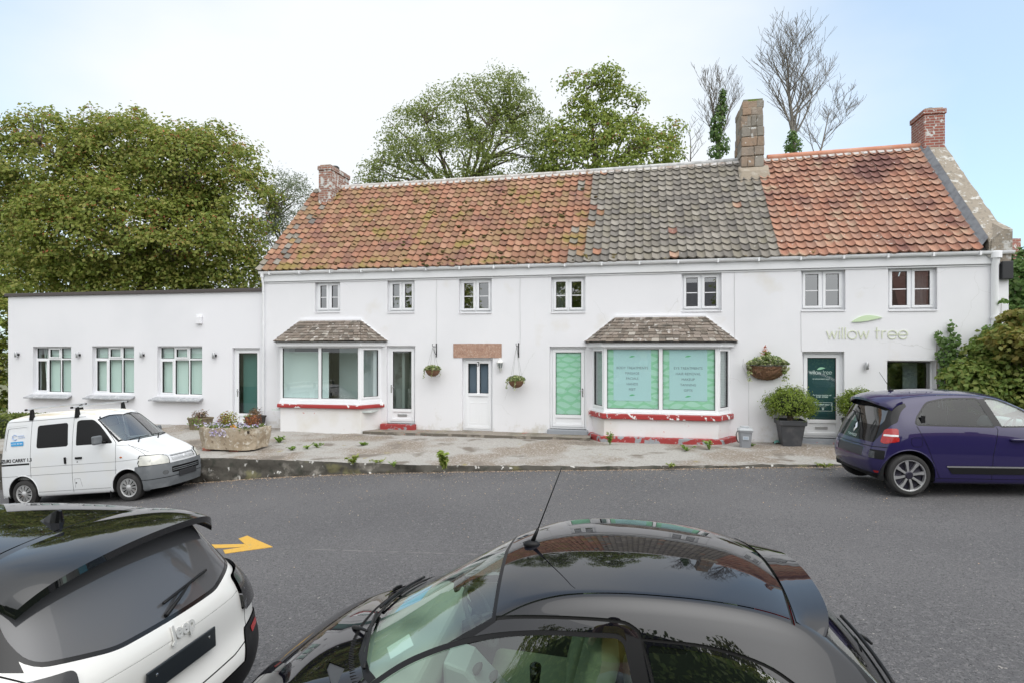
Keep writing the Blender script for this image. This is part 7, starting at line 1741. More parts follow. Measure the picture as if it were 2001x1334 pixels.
# badge: an open lozenge, and the model lettering
h1 = b.bvh.ray_cast(Vector((-3,.0,.925)),Vector((1,0,0))); n1 = b.normal_at(h1[0])[0]; M = frame3(h1[0]+n1*.006,(0,-1,0),(n1.z,0,-n1.x))
k = MB(); po = [(0,.085),(.055,0),(0,-.085),(-.055,0)]; pi_ = [(0,.045),(.025,0),(0,-.045),(-.025,0)]
for i in range(4):
    j = (i+1)%4; vs = [M@Vector((*po[i],0)),M@Vector((*po[j],0)),M@Vector((*pi_[j],.014)),M@Vector((*pi_[i],.014)),M@Vector((*pi_[i],0)),M@Vector((*pi_[j],0))]
    k.add(vs,[(0,1,2,3),(3,2,5,4)])
k.build('badge', M_chrome, tw)
text('TWINGO', .062, M_chrome, tw, frame3(b.bvh.ray_cast(Vector((-3,-.0,.805)),Vector((1,0,0)))[0]+Vector((-.008,0,0)),(0,-1,0),(.25,0,1)), extrude=.003, spacing=1.15)
seat(tw,.10,.36,.48,M_seatd); seat(tw,.10,-.36,.48,M_seatd); steering(tw,.52,-.36,.98,mat('pale_wheel',(.10,.10,.11),.5)); k = MB(); k.prism([(1.0,1.05),(.7,1.06),(.6,.9),(.7,.7),(1.0,.7)],'y',-.66,.66); k.build('dashboard', mat('twotone_dash',(.3,.33,.33),.7), tw, bevel=.03)
k = MB(); k.obox(Matrix.Translation((-.95,0,.80)) @ Matrix.Rotation(R(-12),4,'Y'),.07,.60,.33); k.box(-1.2,.9,-.66,.66,.3,.38); k.build('rear_bench', M_seatd, tw)
place(tw, 7.42, 10.12, R(-4), 0., road_z(7.0,9.6)+.01); tw.scale = (1.03,1.03,1.035)
# ------------------------------------------------------------------ small things by the wall
M_coir = mat('coir', (.14,.075,.045), .95, rnd=[(.10,.055,.035),(.19,.105,.06),(.14,.07,.04)], bump=(60,1.))
M_vari = leaf_mat('variegated_leaf', [(.30,.36,.12),(.52,.54,.30),(.16,.24,.06),(.10,.17,.04),(.62,.62,.42)], .3)
M_brownleaf = leaf_mat('withered_leaf', [(.22,.12,.07),(.30,.18,.10),(.14,.08,.05),(.17,.16,.06)], .25)
def bracket(px, top_py, bot_py, label):
    s,z1 = FP(px,top_py); z0 = FP(px,bot_py)[1]; t = thing('basket_bracket', label, 'bracket', FW(s,0,z0), -TH, 'iron basket brackets'); h = z1-z0
    k = MB(); k.box(-.014,.014,-.014,-.001,0,h); k.tube([(0,-.012,h*.80),(0,-.30,h*.80)],.010,6); k.tube([(0,-.30,h*.80),(0,-.34,h*.86),(0,-.345,h*.98),(0,-.31,h*1.0)],.008,6)
    k.tube([(0,-.012,h*.15)]+[(0,-.012-.20*math.sin(R(90*i/8)),h*(.15+.62*(1-math.cos(R(90*i/8))))) for i in range(1,9)],.008,6); k.ell((0,-.015,h),(.02,.012,.02),8); k.ell((0,-.015,0),(.02,.012,.02),8)
    k.build('iron_arm', M_black, t, smooth=True); return s,z0,h
def hanging_basket(px, py, rx, label, brk, seed):
    s,z0b,hb = brk; d = -.31; _,z = FP(px,py,d); ztop = z0b+hb*.80-.01; p = FW(s,d,z); rr = random.Random(seed)
    t = thing('hanging_basket', label, 'hanging basket', p, -TH, 'hanging baskets'); r = rx
    k = MB(); k.lathe([(r*math.sin(R(a)),-r*.95*math.cos(R(a))) for a in range(0,91,10)]+[(r*.9,.0),(0,-.02)],(0,0,0),n=18)
    k.v = [(x*(1+rr.uniform(-.05,.05)),y*(1+rr.uniform(-.05,.05)),zz) for x,y,zz in k.v]; k.build('basket', M_coir, t)
    n = 500; d_ = nr.normal(size=(n,3)); d_ /= np.linalg.norm(d_,axis=1,keepdims=True); d_[:,2] = np.abs(d_[:,2])*.8-.12
    leaves_mesh(d_*np.array([r*1.15,r*1.05,r*.8])*nr.uniform(.7,1.1,(n,1))+np.array([0,0,.02]), d_+nr.normal(size=(n,3))*.5, .055,.042,'plants',M_vari,t)
    cs = []
    for _ in range(9):
        a = rr.uniform(0,2*math.pi); x,y = r*1.1*math.cos(a),r*1.0*math.sin(a); L_ = rr.uniform(.1,.32)
        for i in range(8): cs.append((x*(1+.25*i/8)+rr.uniform(-.02,.02),y*(1+.25*i/8),.05-L_*i/8))
    leaves_mesh(cs, nr.normal(size=(len(cs),3))*.5+np.array([0,-.6,.4]), .05,.036,'trailing_stem',M_vari,t)
    k = MB()
    for i in range(4): a = R(45+90*i); k.tube([(r*.95*math.cos(a),r*.95*math.sin(a),.0),(0,0,ztop-z)],.004,4)
    k.build('chain', mat('basket_chain',(.35,.35,.35),.5), t); return t
b1 = bracket(853,672,696,'black iron bracket between the clear glass door and door 3'); hanging_basket(843,722,.19,'hanging basket of trailing plants left of the granite lintel',b1,1)
b2 = bracket(1013.5,671,697,'black iron bracket right of the granite lintel'); hanging_basket(1010,743,.20,'hanging basket of white edged plants right of the carriage lantern',b2,2)
s,z = FP(1500,715,-.2); t = thing('wall_basket','large wall basket with variegated plants and an orange spike right of the film bay','wall basket',FW(s,-.02,z),-TH)
r = .46; k = MB(); k.lathe([(r*math.sin(R(a)),-.34*math.cos(R(a))) for a in range(0,91,9)]+[(r*.9,.0),(0,-.03)],(0,0,0),n=20,a0=R(180),a1=R(360)); k.v = [(x*(1+rng.uniform(-.06,.06)),y*.62*(1+rng.uniform(-.1,.1)),zz+rng.uniform(-.015,.015)) for x,y,zz in k.v]; k.build('basket', M_coir, t)
cs = [(rng.uniform(-.43,.43),-rng.uniform(.05,.30),-rng.uniform(.02,.30)) for _ in range(420)]; cs = [(x,-abs(y)*math.sqrt(max(.05,1-(x/.46)**2-(zz/.36)**2))-.02,zz) for x,y,zz in cs if (x/.46)**2+(zz/.34)**2 < 1]
leaves_mesh(cs, nr.normal(size=(len(cs),3))*.5+np.array([0,-1,0]), .09,.016,'straw',M_brownleaf,t)
n = 900; q = nr.uniform(-1,1,(n,3)); cs = np.stack([q[:,0]*.47, -.17+q[:,1]*.17, .04+np.abs(q[:,2])*.20*(1.15-q[:,0]**2)],1); leaves_mesh(cs, nr.normal(size=(n,3))*.6+np.array([0,-.5,.6]), .06,.045,'plants',M_vari,t)
cs = [(x0+rng.uniform(-.04,.04),-.22+rng.uniform(-.05,.05),-rng.uniform(.0,.36)) for x0 in (-.44,-.41,.36,.44,.40) for _ in range(24)]; leaves_mesh(cs, nr.normal(size=(len(cs),3))*.5+np.array([0,-.8,.3]), .055,.042,'trailing_stem',M_vari,t)
n=130; cs = np.stack([nr.normal(size=n)*.05+.0, -.14+nr.normal(size=n)*.04, nr.uniform(.1,.36,n)],1); leaves_mesh(cs, nr.normal(size=(n,3)), .07,.03,'heather',M_topi,t)
n=60; zz_ = nr.uniform(.28,.50,n); cs = np.stack([-.05+nr.normal(size=n)*.045*(.55-zz_)/.25, -.14+nr.normal(size=n)*.03*(.55-zz_)/.25, zz_],1); leaves_mesh(cs, nr.normal(size=(n,3)), .05,.03,'flower_spike',leaf_mat('orange_flower',[(.62,.22,.14),(.70,.33,.22),(.5,.16,.1)],.3),t)
# carriage lantern
s,z = FP(979,713); t = thing('carriage_lantern','white carriage lantern on the wall right of door 3','lantern',FW(s,0,z),-TH); M_lan = mat('lantern_white',(.72,.72,.70),.45)
k = MB(); k.tube([(0,-.0,-.12),(0,-.05,-.12)],.04,10); k.tube([(0,-.03,-.12),(0,-.10,-.16),(0,-.13,-.12),(0,-.13,-.09)],.010,8); k.lathe([(.045,-.09),(.055,-.075),(.03,-.07)],(0,-.13,0),n=6); k.lathe([(.098,.075),(.06,.13),(.03,.15),(.028,.165),(.01,.20),(0,.205)],(0,-.13,0),n=6); k.lathe([(.098,.075),(.09,.062),(.0,.065)],(0,-.13,0),n=6)
for i in range(6): a = R(60*i); k.tube([(.05*math.cos(a),-.13+.05*math.sin(a),-.075),(.088*math.cos(a),-.13+.088*math.sin(a),.068)],.006,5)
k.build('lantern_frame', M_lan, t)
k = MB(); k.lathe([(.046,-.072),(.083,.062)],(0,-.13,0),n=6); k.build('lantern_glass', glass_mat('lantern_glass',(.55,.6,.6),1.6,dark=.15), t, fixn=False)
k = MB(); k.tube([(0,-.13,-.07),(0,-.13,.0)],.012,8); k.ell((0,-.13,.02),(.02,.02,.03),10); k.build('bulb', M_lan, t, smooth=True)
# stone trough with flowers
M_trough = mat('tooled_stone',(.44,.37,.28),.95,layers=[(3,(.34,.27,.19),.45,.65,6),(11,(.58,.53,.45),.55,.66,6),(14,(.22,.17,.12),.60,.68,5)],bump=(13,1.,9))
X,Y,Z = PV(442,880); t = thing('stone_trough','big rough stone trough of pansies and small shrubs on the pavement corner','trough',(X,Y+.30,Z+.035),R(-14))
def trf(u,v):
    w,dp = .78,.40; c_ = [(-w*.92,-dp*.55),(-w*.55,-dp),(w*.52,-dp),(w*.98,-dp*.35),(w*.98,dp),(-w*.92,dp)]
    i = u*6; j = int(i)%6; f = i-int(i); a,b_ = c_[j],c_[(j+1)%6]; x,y = lerp(a[0],b_[0],f),lerp(a[1],b_[1],f); k_ = lerp(.94,1.03,v); p = Vector((x*k_,y*k_,v*.50))
    n_ = .035*noise.fractal(p*4.,1.,2.,5); return (p.x*(1+n_),p.y*(1+n_*1.3),p.z+(.03*noise.noise(p*3)))
k = MB(); k.grid(trf,120,18)
def tri_(u,v): p = Vector(trf(u,1.)); return (p.x*lerp(1,.80,min(1,v*2)),p.y*lerp(1,.72,min(1,v*2)),p.z-(0 if v < .6 else .10))
k.grid(tri_,120,3); k.add([trf(i/30,0.) for i in range(30)],[tuple(range(30))]); k.build('trough_body', M_trough, t, smooth=True)
k = MB(); k.box(-.62,.66,-.27,.28,.38,.44); k.build('soil', M_soil, t)
M_pansy = leaf_mat('pansy_petal',[(.42,.36,.62),(.60,.56,.70),(.70,.68,.72),(.30,.22,.55)],.3); M_pgr = leaf_mat('pansy_leaf',[(.12,.18,.04),(.2,.26,.07),(.08,.13,.03)],.3)
n=800; q = nr.uniform(-1,1,(n,3)); leaves_mesh(np.stack([q[:,0]*.72,-.02+q[:,1]*.36,.45+np.abs(q[:,2])*.10],1), nr.normal(size=(n,3))*.6+np.array([0,-.4,.8]), .06,.03,'pansy_leaves',M_pgr,t)
n=260; q = nr.uniform(-1,1,(n,3)); cs = np.stack([q[:,0]*.74,-.06+q[:,1]*.36,.50+np.abs(q[:,2])*.08],1); cs[:60] = np.stack([-.05+q[:60,0]*.22,-.42+q[:60,1]*.03,.32+np.abs(q[:60,2])*.18],1); leaves_mesh(cs, nr.normal(size=(n,3))*.4+np.array([0,-.8,.5]), .048,.045,'pansies',M_pansy,t)
n=14; leaves_mesh(np.stack([nr.normal(size=n)*.03+.28,-.30+nr.normal(size=n)*.02,.52+nr.normal(size=n)*.02],1), nr.normal(size=(n,3))*.4+np.array([0,-.8,.5]), .05,.04,'orange_pansy',leaf_mat('orange_petal',[(.75,.28,.04),(.8,.4,.08)],.3),t)
M_eu = leaf_mat('golden_leaf',[(.32,.32,.05),(.45,.42,.09),(.20,.24,.04),(.30,.16,.06)],.3); M_cop = leaf_mat('copper_leaf',[(.30,.10,.05),(.40,.17,.08),(.22,.08,.04)],.3)
def lump(name,c,r,n,m,par,sz=.05):
    d_ = nr.normal(size=(n,3)); d_ /= np.linalg.norm(d_,axis=1,keepdims=True); leaves_mesh(np.array(c)+d_*np.array(r)*nr.uniform(.45,1.05,(n,1)), d_+nr.normal(size=(n,3))*.5+np.array([0,0,.3]), sz,sz*.6,name,m,par)
    k = MB()
    for _ in range(7): e = Vector(c)+Vector((rng.uniform(-.7,.7)*r[0],rng.uniform(-.7,.7)*r[1],rng.uniform(-.3,.5)*r[2])); k.tube([(c[0],c[1],.42),tuple(e)],[.010,.004],5)
    k.build('twig', M_bark, par)
lump('golden_shrub',(-.14,.05,.66),(.26,.20,.19),420,M_eu,t); lump('copper_shrub',(-.26,.02,.64),(.14,.16,.16),130,M_cop,t); lump('copper_shrub',(.50,.08,.64),(.21,.18,.17),330,M_cop,t)
M_brk = mat('loose_brick',(.34,.13,.09),.9,bump=(20,.5))
for dx in (-.45,.28):
    o = MB().box(-.11,.11,-.10,.10,0,.06).build('brick', M_brk, None, bevel=.006); p = Matrix.Rotation(R(-14),4,'Z') @ Vector((dx,-.22,0)); o.location = (X+p.x,Y+.30+p.y,Z-.015); o.rotation_euler.z = R(-14)
    tag(o,'red brick propping the trough near its left end' if dx < 0 else 'red brick propping the trough near its right end','brick',group='bricks under the trough')
# tub planters
M_tub = mat('mossy_brown_tub',(.17,.135,.085),.8,layers=[(4,(.24,.21,.11),.45,.65,6),(9,(.10,.08,.06),.55,.7)],bump=(20,.5))
for (px,py,w,h,lab,gm) in ((392,838,.235,.36,'square brown tub of withered plants by the third extension window',M_brownleaf),(499,838,.20,.42,'dark tub of withered plants beside the downpipe',M_brownleaf)):
    d = -.55 if px < 420 else -.30; s,_ = FP(px,py,d); z = -.05; p = FW(s,d,z); t = thing('tub_planter',lab,'planter',p,-TH-R(8),'tubs of withered plants')
    k = MB(); a,b_ = w*.84,w
    def ring(q,zz): return [(-q,-q,zz),(q,-q,zz),(q,q,zz),(-q,q,zz)]
    vs = ring(a,0)+ring(b_,h-.05)+ring(b_+.015,h-.05)+ring(b_+.015,h)+ring(b_-.03,h)+ring(b_-.04,h-.07); k.add(vs,[(3,2,1,0)]+[(j*4+i,j*4+(i+1)%4,(j+1)*4+(i+1)%4,(j+1)*4+i) for j in range(5) for i in range(4)]); k.build('tub', M_tub if px < 420 else mat('dark_tub',(.06,.055,.05),.8,bump=(20,.5)), t, bevel=.012)
    MB().box(-b_+.03,b_-.03,-b_+.03,b_-.03,h-.09,h-.055).build('soil', M_soil, t)
    lump('withered_plant',(0,0,h+.08),(w*.95,w*.9,.15),170,gm,t,.06)
    n=60; leaves_mesh(np.stack([nr.uniform(-1,1,n)*w*1.15,-w*nr.uniform(.9,1.15,n),h-nr.uniform(-.05,.2,n)],1), nr.normal(size=(n,3))*.5+np.array([0,-.7,.4]), .055,.035,'green_shoots',M_weed,t)
    k = MB()
    for _ in range(16): a_ = rng.uniform(0,6.28); k.tube([(0,0,h-.06),(.5*w*math.cos(a_),.5*w*math.sin(a_),h+.12),(w*1.1*math.cos(a_),w*1.1*math.sin(a_),h+rng.uniform(-.08,.28))],[.006,.005,.003],4)
    k.build('dry_stem', M_bark, t)
# grey food caddy
s,_ = FP(1456,872,-.30); p = FW(s,-.30); X_,Y_,Z_ = PV(1456,872); t = thing('food_caddy','grey lidded food waste caddy with a black handle beside the red plinth','caddy',(X_,Y_,Z_-.005),-TH-R(5)); M_cad = mat('caddy_grey',(.27,.285,.31),.55); M_cadl = mat('caddy_lid',(.42,.44,.46),.5)
def ring8(w,d_,zz,c_=.04): return [(-w+c_,-d_,zz),(w-c_,-d_,zz),(w,-d_+c_,zz),(w,d_-c_,zz),(w-c_,d_,zz),(-w+c_,d_,zz),(-w,d_-c_,zz),(-w,-d_+c_,zz)]
def loft(k, rings):
    n = len(rings[0]); k.add([p for r_ in rings for p in r_],[tuple(range(n))[::-1],tuple((len(rings)-1)*n+i for i in range(n))]+[(j*n+i,j*n+(i+1)%n,(j+1)*n+(i+1)%n,(j+1)*n+i) for j in range(len(rings)-1) for i in range(n)])
k = MB(); loft(k,[ring8(.115,.13,0),ring8(.15,.165,.36),ring8(.165,.18,.36),ring8(.165,.18,.385)]); k.build('bin_body', M_cad, t, bevel=.008)
k = MB(); loft(k,[ring8(.172,.185,.39),ring8(.17,.183,.42),ring8(.14,.155,.445)]); k.box(-.10,.10,.10,.17,.44,.475); k.build('lid', M_cadl, t, bevel=.01)
k = MB(); k.tube([(-.17,.02,.36),(-.20,-.06,.30),(-.19,-.13,.20),(-.165,-.16,.14),(-.14,-.165,.13)],.010,8); k.build('handle', M_trim, t, smooth=True)
k = MB(); k.box(-.06,.07,-.170,-.160,.19,.27); k.build('bin_label', mat('bin_label',(.52,.56,.6),.6), t)
k = MB(); k.box(-.045,.055,-.1725,-.171,.205,.255); k.build('bin_mark', mat('bin_mark',(.36,.42,.50),.6), t)
# crumpled teal cloth by the pot
X_,Y_,Z_ = PV(1521,866); k = MB(); rr = random.Random(9)
def cl(u,v): x = (u-.5)*.24; y = (v-.5)*.16; p = Vector((x*7,y*7,1)); return (x+.02*noise.noise(p*1.7),y,.05+.06*noise.noise(p*1.1)+.02*noise.noise(p*3)-.04*((u-.5)**2+(v-.5)**2)*4)
k.grid(cl,24,18); o = k.build('teal_cloth', mat('teal_plastic',(.12,.30,.27),.5), None, smooth=True); o.location = (X_,Y_,Z_+.03); tag(o,'crumpled teal plastic sheet on the pavement beside the bush pot','litter')
# satellite dish and aerial by the left chimney
s,z = FP(680,363,3.3); t = thing('satellite_dish','small grey satellite dish peeking over the ridge beside the left chimney','satellite dish',FW(s,3.9,z-.05),-TH)
k = MB(); k.lathe([(0,.06),(.12,.05),(.22,.02),(.28,-.02)],(0,0,0),'y',24); k.build('dish', mat('dish_grey',(.45,.46,.48),.5), t, smooth=True)
k = MB(); k.tube([(0,.06,-.4),(0,.06,.0),(.1,-.2,.02)],.018,8); k.tube([(-.02,.06,0),(-.02,.06,.5)],.010,6)
for zz in (.28,.36,.44): k.tube([(-.14,.06,zz),(.1,.06,zz)],.006,5)
k.build('mast', M_steel, t, smooth=True)
# house beyond the right edge
hx,hy = 15.0,18.; t = thing('brick_house','distant house with red tiled roof and brick chimney past the right gable','house',(19.,24.,0))
M_rroof = mat('red_roof', (.30,.075,.05), .8, layers=[(3,(.22,.06,.045),.45,.65),(8,(.38,.12,.08),.5,.7)])
k = MB()
for j in range(9):
    v0,v1 = j/9,(j+1)/9; y0,y1 = lerp(-2.2,2.4,v0),lerp(-2.2,2.4,v1)+.05; z0,z1 = lerp(3.4,6.4,v0)+.05,lerp(3.4,6.4,v1)
    n = 60; k.grid(lambda u,v: (lerp(-1.,10.,u),lerp(y0,y1,v),lerp(z0,z1,v)+.05*math.sin(u*n*math.pi)), 180,1)
k.build('roof', M_rroof, t, smooth=True)
k = MB(); k.box(-.7,9.7,-2.,6.5,-1,3.4); k.add([(-.7,-2,3.4),(-.7,6.5,3.4),(-.7,2.4,6.2)],[(0,1,2)]); k.build('wall', M_render2, t)
k = MB(); k.box(-.3,.55,-2.2,-2.1,3.5,3.6); k.box(-.95,10.,-2.3,-2.15,3.2,3.45); k.build('gutter', M_pvc2, t)
cx_,cz_ = (1974-CX)*25/F_PX-19., CAMZ-(467-HOR)*25/F_PX
k = MB(); k.box(cx_-.25,cx_+.28,.8,1.4,3.9,cz_-.02); ch = k.build('chimney', M_brick, t, bevel=.01)
k = MB(); k.lathe([(.11,0),(.09,.30),(.12,.32),(.12,.38)],(cx_-.02,1.1,cz_-.02),n=14); k.build('chimney_pot', mat('red_pot',(.40,.12,.08),.8), ch)
# ------------------------------------------------------------------ the side of the road the picture is taken from (seen in windows and paint)
def bank_fn(u,v): x = -30+60*u; y = lerp(.75,-24,v**1.6); return (x,y,zr(x)+1.05+.05*noise.noise(Vector((x*.7,y*.7,0)))-.9*v)
k = MB(); k.grid(bank_fn,60,16); k.grid(lambda u,v: (-30+60*u, lerp(1.16,.75,v), lerp(zr(-30+60*u)-.05,bank_fn(u,0)[2],v)),60,3); struct(k.build('verge', mat('verge_grass',(.07,.10,.03),.95,layers=[(3,(.13,.13,.05),.5,.65)],bump=(12,1.)), smooth=True))
t = thing('field_hedge','tall green hedge behind the photographer, mirrored in the shop windows','hedge',(0,-3.2,.6))
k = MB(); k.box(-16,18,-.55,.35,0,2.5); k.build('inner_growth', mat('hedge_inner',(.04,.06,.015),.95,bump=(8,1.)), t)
n = 12000; q = nr.uniform(size=(n,3)); cs = np.stack([lerp(-16,18,q[:,0]),.38+.2*q[:,2],lerp(.1,2.5,q[:,1])],1); cs[:2500,1] = lerp(-.5,.5,q[:2500,1]); cs[:2500,2] = 2.4+.2*q[:2500,2]
leaves_mesh(cs, nr.normal(size=(n,3))*.6+np.array([0,.6,.4]), .13,.09,'foliage',M_hedge2,t)
for (x,y,h,r_,lab) in ((-9.,-15.,9.5,3.4,'round leafy tree across the road, mirrored in the upper left windows'),(4.6,-13.,7.6,2.3,'smaller leafy tree across the road, mirrored near the middle windows'),(-19.,-12.,9.,3.4,'leafy tree across the road at the far left')):
    t = thing('roadside_tree',lab,'tree',(x,y,.2)); P = nr.normal(size=(220,3)); P /= np.linalg.norm(P,axis=1,keepdims=True); D = P.copy(); P = P*np.array([r_,r_,r_*.85])*nr.uniform(.5,1.,(220,1))+np.array([0,0,h-r_*.8])
    limb_mesh((0,0,0),(0,0,h*.45),[Vector(p) for p in P[:40]],8,.2,5).build('trunk',M_bark,t,smooth=True); cs,ns = spray_leaves(P,D,22,.6,.5,.4,.6,.5); leaves_mesh(cs,ns,.26,.2,'crown',M_syc,t)
def far_house(x,y,w,dp,h,rh,rm,wm,lab,ang=0.):
    t = thing('far_house',lab,'house',(x,y,.0),ang)
    k = MB(); k.box(-w/2,w/2,-dp,0,-.5,h); k.add([(-w/2,-dp,h),(-w/2,0,h),(-w/2,-dp/2,h+rh),(w/2,-dp,h),(w/2,0,h),(w/2,-dp/2,h+rh)],[(0,1,2),(3,5,4)]); k.build('wall',wm,t)
    k = MB(); k.add([(-w/2-.2,.35,h-.2),(w/2+.2,.35,h-.2),(w/2+.2,-dp/2,h+rh+.05),(-w/2-.2,-dp/2,h+rh+.05),(-w/2-.2,-dp-.35,h-.2),(w/2+.2,-dp-.35,h-.2)],[(0,1,2,3),(3,2,5,4)]); ro = k.build('roof',rm,t,fixn=False)
    k = MB(); k.box(w/2-1.2,w/2-.5,-dp/2-.4,-dp/2+.4,h+rh-.4,h+rh+1.1); k.build('chimney',M_brick,ro)
    for i in range(3):
        xx = lerp(-w/2+1.2,w/2-1.2,i/2); k = MB(); k.box(xx-.5,xx+.5,.0,.03,h-1.9,h-.7); f = k.build('window',M_dark,t); k = MB(); k.box(xx-.55,xx+.55,.03,.05,h-.75,h-.68); k.box(xx-.55,xx+.55,.03,.05,h-1.92,h-1.85); k.box(xx-.03,xx+.03,.03,.05,h-1.85,h-.75); k.build('frame',M_pvc2,f)
far_house(-1.5,-19.,10.,7.,5.,2.8,mat('slate_roof',(.12,.12,.13),.6,layers=[(5,(.17,.17,.18),.5,.6)]),M_render2,'white house with slate roof across the road, mirrored in the middle windows')
far_house(19.3,-16.,11.,7.,5.2,3.,mat('brown_roof',(.20,.09,.065),.8,layers=[(4,(.26,.14,.11),.45,.65)]),mat('brick_wall',(.22,.12,.095),.9,bump=(30,.4)),'brick house with red roof across the road, mirrored in the right windows')
# ---- the photographer on the verge (mirrored in the car's door glass)
def person():
    bx,by,bz = .0,-.42,bank_fn(.5017,0)[2]-.02
    t = thing('person','person in a yellow shirt and pale shorts holding a camera before the chest','person',(bx,by,bz))
    def skinned(name, pts, edges, m, root=0, sub=2):
        me = bpy.data.meshes.new(name); me.from_pydata([p[:3] for p in pts],edges,[]); o = bpy.data.objects.new(name,me); C.objects.link(o)
        md = o.modifiers.new('skin','SKIN'); md.use_smooth_shade = True
        for i,p in enumerate(pts): me.skin_vertices[0].data[i].radius = (p[3],p[4] if len(p) > 4 else p[3]); me.skin_vertices[0].data[i].use_root = (i == root)
        s2 = o.modifiers.new('sub','SUBSURF'); s2.levels = sub; s2.render_levels = sub
        dg = bpy.context.evaluated_depsgraph_get(); dg.update(); m2 = bpy.data.meshes.new_from_object(o.evaluated_get(dg)); bpy.data.objects.remove(o)
        m2.materials.clear(); m2.materials.append(m); m2.polygons.foreach_set('use_smooth',[True]*len(m2.polygons)); o = bpy.data.objects.new(name,m2); C.objects.link(o); o.parent = t; return o
    M_skin = mat('skin',(.52,.33,.25),.55)
    L = [(0,0,.92,.15,.11),(0,-.01,1.10,.145,.10),(0,-.01,1.32,.165,.11),(0,0,1.46,.09,.08),(0,.01,1.53,.055),(0,.03,1.62,.085,.10),(0,.04,1.72,.08,.10)]; E = [(0,1),(1,2),(2,3),(3,4),(4,5),(5,6)]
    for sg in (-1,1):
        o = len(L); L += [(sg*.10,0,.84,.095),(sg*.115,.01,.50,.06),(sg*.12,-.01,.30,.055),(sg*.12,-.02,.09,.038),(sg*.13,.05,.03,.04),(sg*.14,.15,.025,.035)]; E += [(0,o),(o,o+1),(o+1,o+2),(o+2,o+3),(o+3,o+4),(o+4,o+5)]
        o = len(L); L += [(sg*.20,0,1.42,.062),(sg*.32,.04,1.16,.047),(sg*.21,.20,1.24,.038),(sg*.12,.30,1.33,.027),(sg*.095,.31,1.37,.034,.02)]; E += [(3,o),(o,o+1),(o+1,o+2),(o+2,o+3),(o+3,o+4)]
        for q,(dx,ln) in enumerate(((-.02,.06),(-.0,.07),(.02,.066),(.04,.052))):
            p = len(L); L += [(sg*(.085-.006*q),.325,1.385-.016*q,.009),(sg*(.045-.004*q),.345+.004*q,1.402-.018*q,.0085),(sg*(.028),.325,1.402-.019*q,.008)]; E += [(o+4,p),(p,p+1),(p+1,p+2)]
        p = len(L); L += [(sg*.075,.29,1.355,.010),(sg*.045,.275,1.342,.009)]; E += [(o+3,p),(p,p+1)]
    L = [tuple(v) for v in L]; body = skinned('body', L, E, M_skin)
    k = MB(); k.ell((0,.128,1.655),(.016,.02,.024),8)
    for sg in (-1,1): k.ell((sg*.088,.02,1.655),(.012,.022,.032),8)
    k.build('face', M_skin, body, smooth=True)
    k = MB()
    for sg in (-1,1): k.ell((sg*.034,.115,1.685),(.014,.010,.009),8)
    k.build('eyes', mat('eye',(.06,.05,.05),.3), body, smooth=True); k = MB(); k.ell((0,.118,1.60),(.026,.010,.008),8); k.build('mouth', mat('lip',(.42,.18,.16),.5), body, smooth=True)
    k = MB(); k.ell((0,.015,1.735),(.098,.118,.085),16,jit=.03); k.build('hair', mat('brown_hair',(.06,.04,.025),.8), t, smooth=True)
    skinned('shirt', [(0,0,.90,.19,.15),(0,-.01,1.10,.18,.135),(0,-.01,1.32,.19,.135),(0,0,1.45,.11,.10),(-.20,0,1.42,.085),(-.26,.06,1.31,.08),(.20,0,1.42,.085),(.26,.06,1.31,.08)], [(0,1),(1,2),(2,3),(3,4),(4,5),(3,6),(6,7)], mat('yellow_shirt',(.62,.52,.13),.9,layers=[(6,(.50,.42,.10),.5,.7)]))
    skinned('shorts', [(0,0,.93,.175,.14),(0,0,.84,.18,.14),(-.10,0,.76,.12),(-.125,.01,.54,.115),(.10,0,.76,.12),(.125,.01,.54,.115)], [(0,1),(1,2),(2,3),(1,4),(4,5)], mat('pale_shorts',(.50,.53,.55),.9,layers=[(5,(.40,.43,.46),.5,.7)]))
    k = MB()
    for sg in (-1,1): k.ell((sg*.135,.07,.04),(.05,.14,.05),12)
    k.build('shoes', mat('shoe',(.2,.2,.2),.7), t, smooth=True)
    c = thing('photo_camera','black camera held in both hands by the person','camera',(bx,by+.30,bz+1.385)); k = MB(); k.box(-.068,.068,-.03,.025,-.045,.04); k.box(-.022,.022,-.03,.02,.04,.06); k.build('camera_body', M_trim, c, bevel=.008); k = MB(); k.tube([(0,.025,-.004),(0,.085,-.004)],.036,18); k.build('lens', M_trimg, c, auto=40)
person()
# ------------------------------------------------------------------ light, sky, camera
sc = bpy.context.scene
W_ = bpy.data.worlds.new('World'); sc.world = W_; W_.use_nodes = True
N, L = W_.node_tree.nodes, W_.node_tree.links
bg = N['Background']; bg.inputs[1].default_value = .12
SUN_EL, SUN_AZ = 54., 152.      # azimuth clockwise from +Y: behind the camera, a little to the right
sky = N.new('ShaderNodeTexSky'); sky.sky_type = 'NISHITA'; sky.sun_disc = False; sky.sun_elevation = R(SUN_EL); sky.sun_rotation = R(SUN_AZ); sky.air_density = 1.; sky.dust_density = 1.5
tc = N.new('ShaderNodeTexCoord')
mp = N.new('ShaderNodeMapping'); mp.inputs['Scale'].default_value = (1.,1.,2.2); mp.inputs['Location'].default_value = (.35,.1,.0); L.new(tc.outputs['Generated'], mp.inputs[0])
nt = N.new('ShaderNodeTexNoise'); nt.inputs['Scale'].default_value = 1.7; nt.inputs['Detail'].default_value = 5; nt.inputs['Roughness'].default_value = .5; L.new(mp.outputs[0], nt.inputs['Vector'])
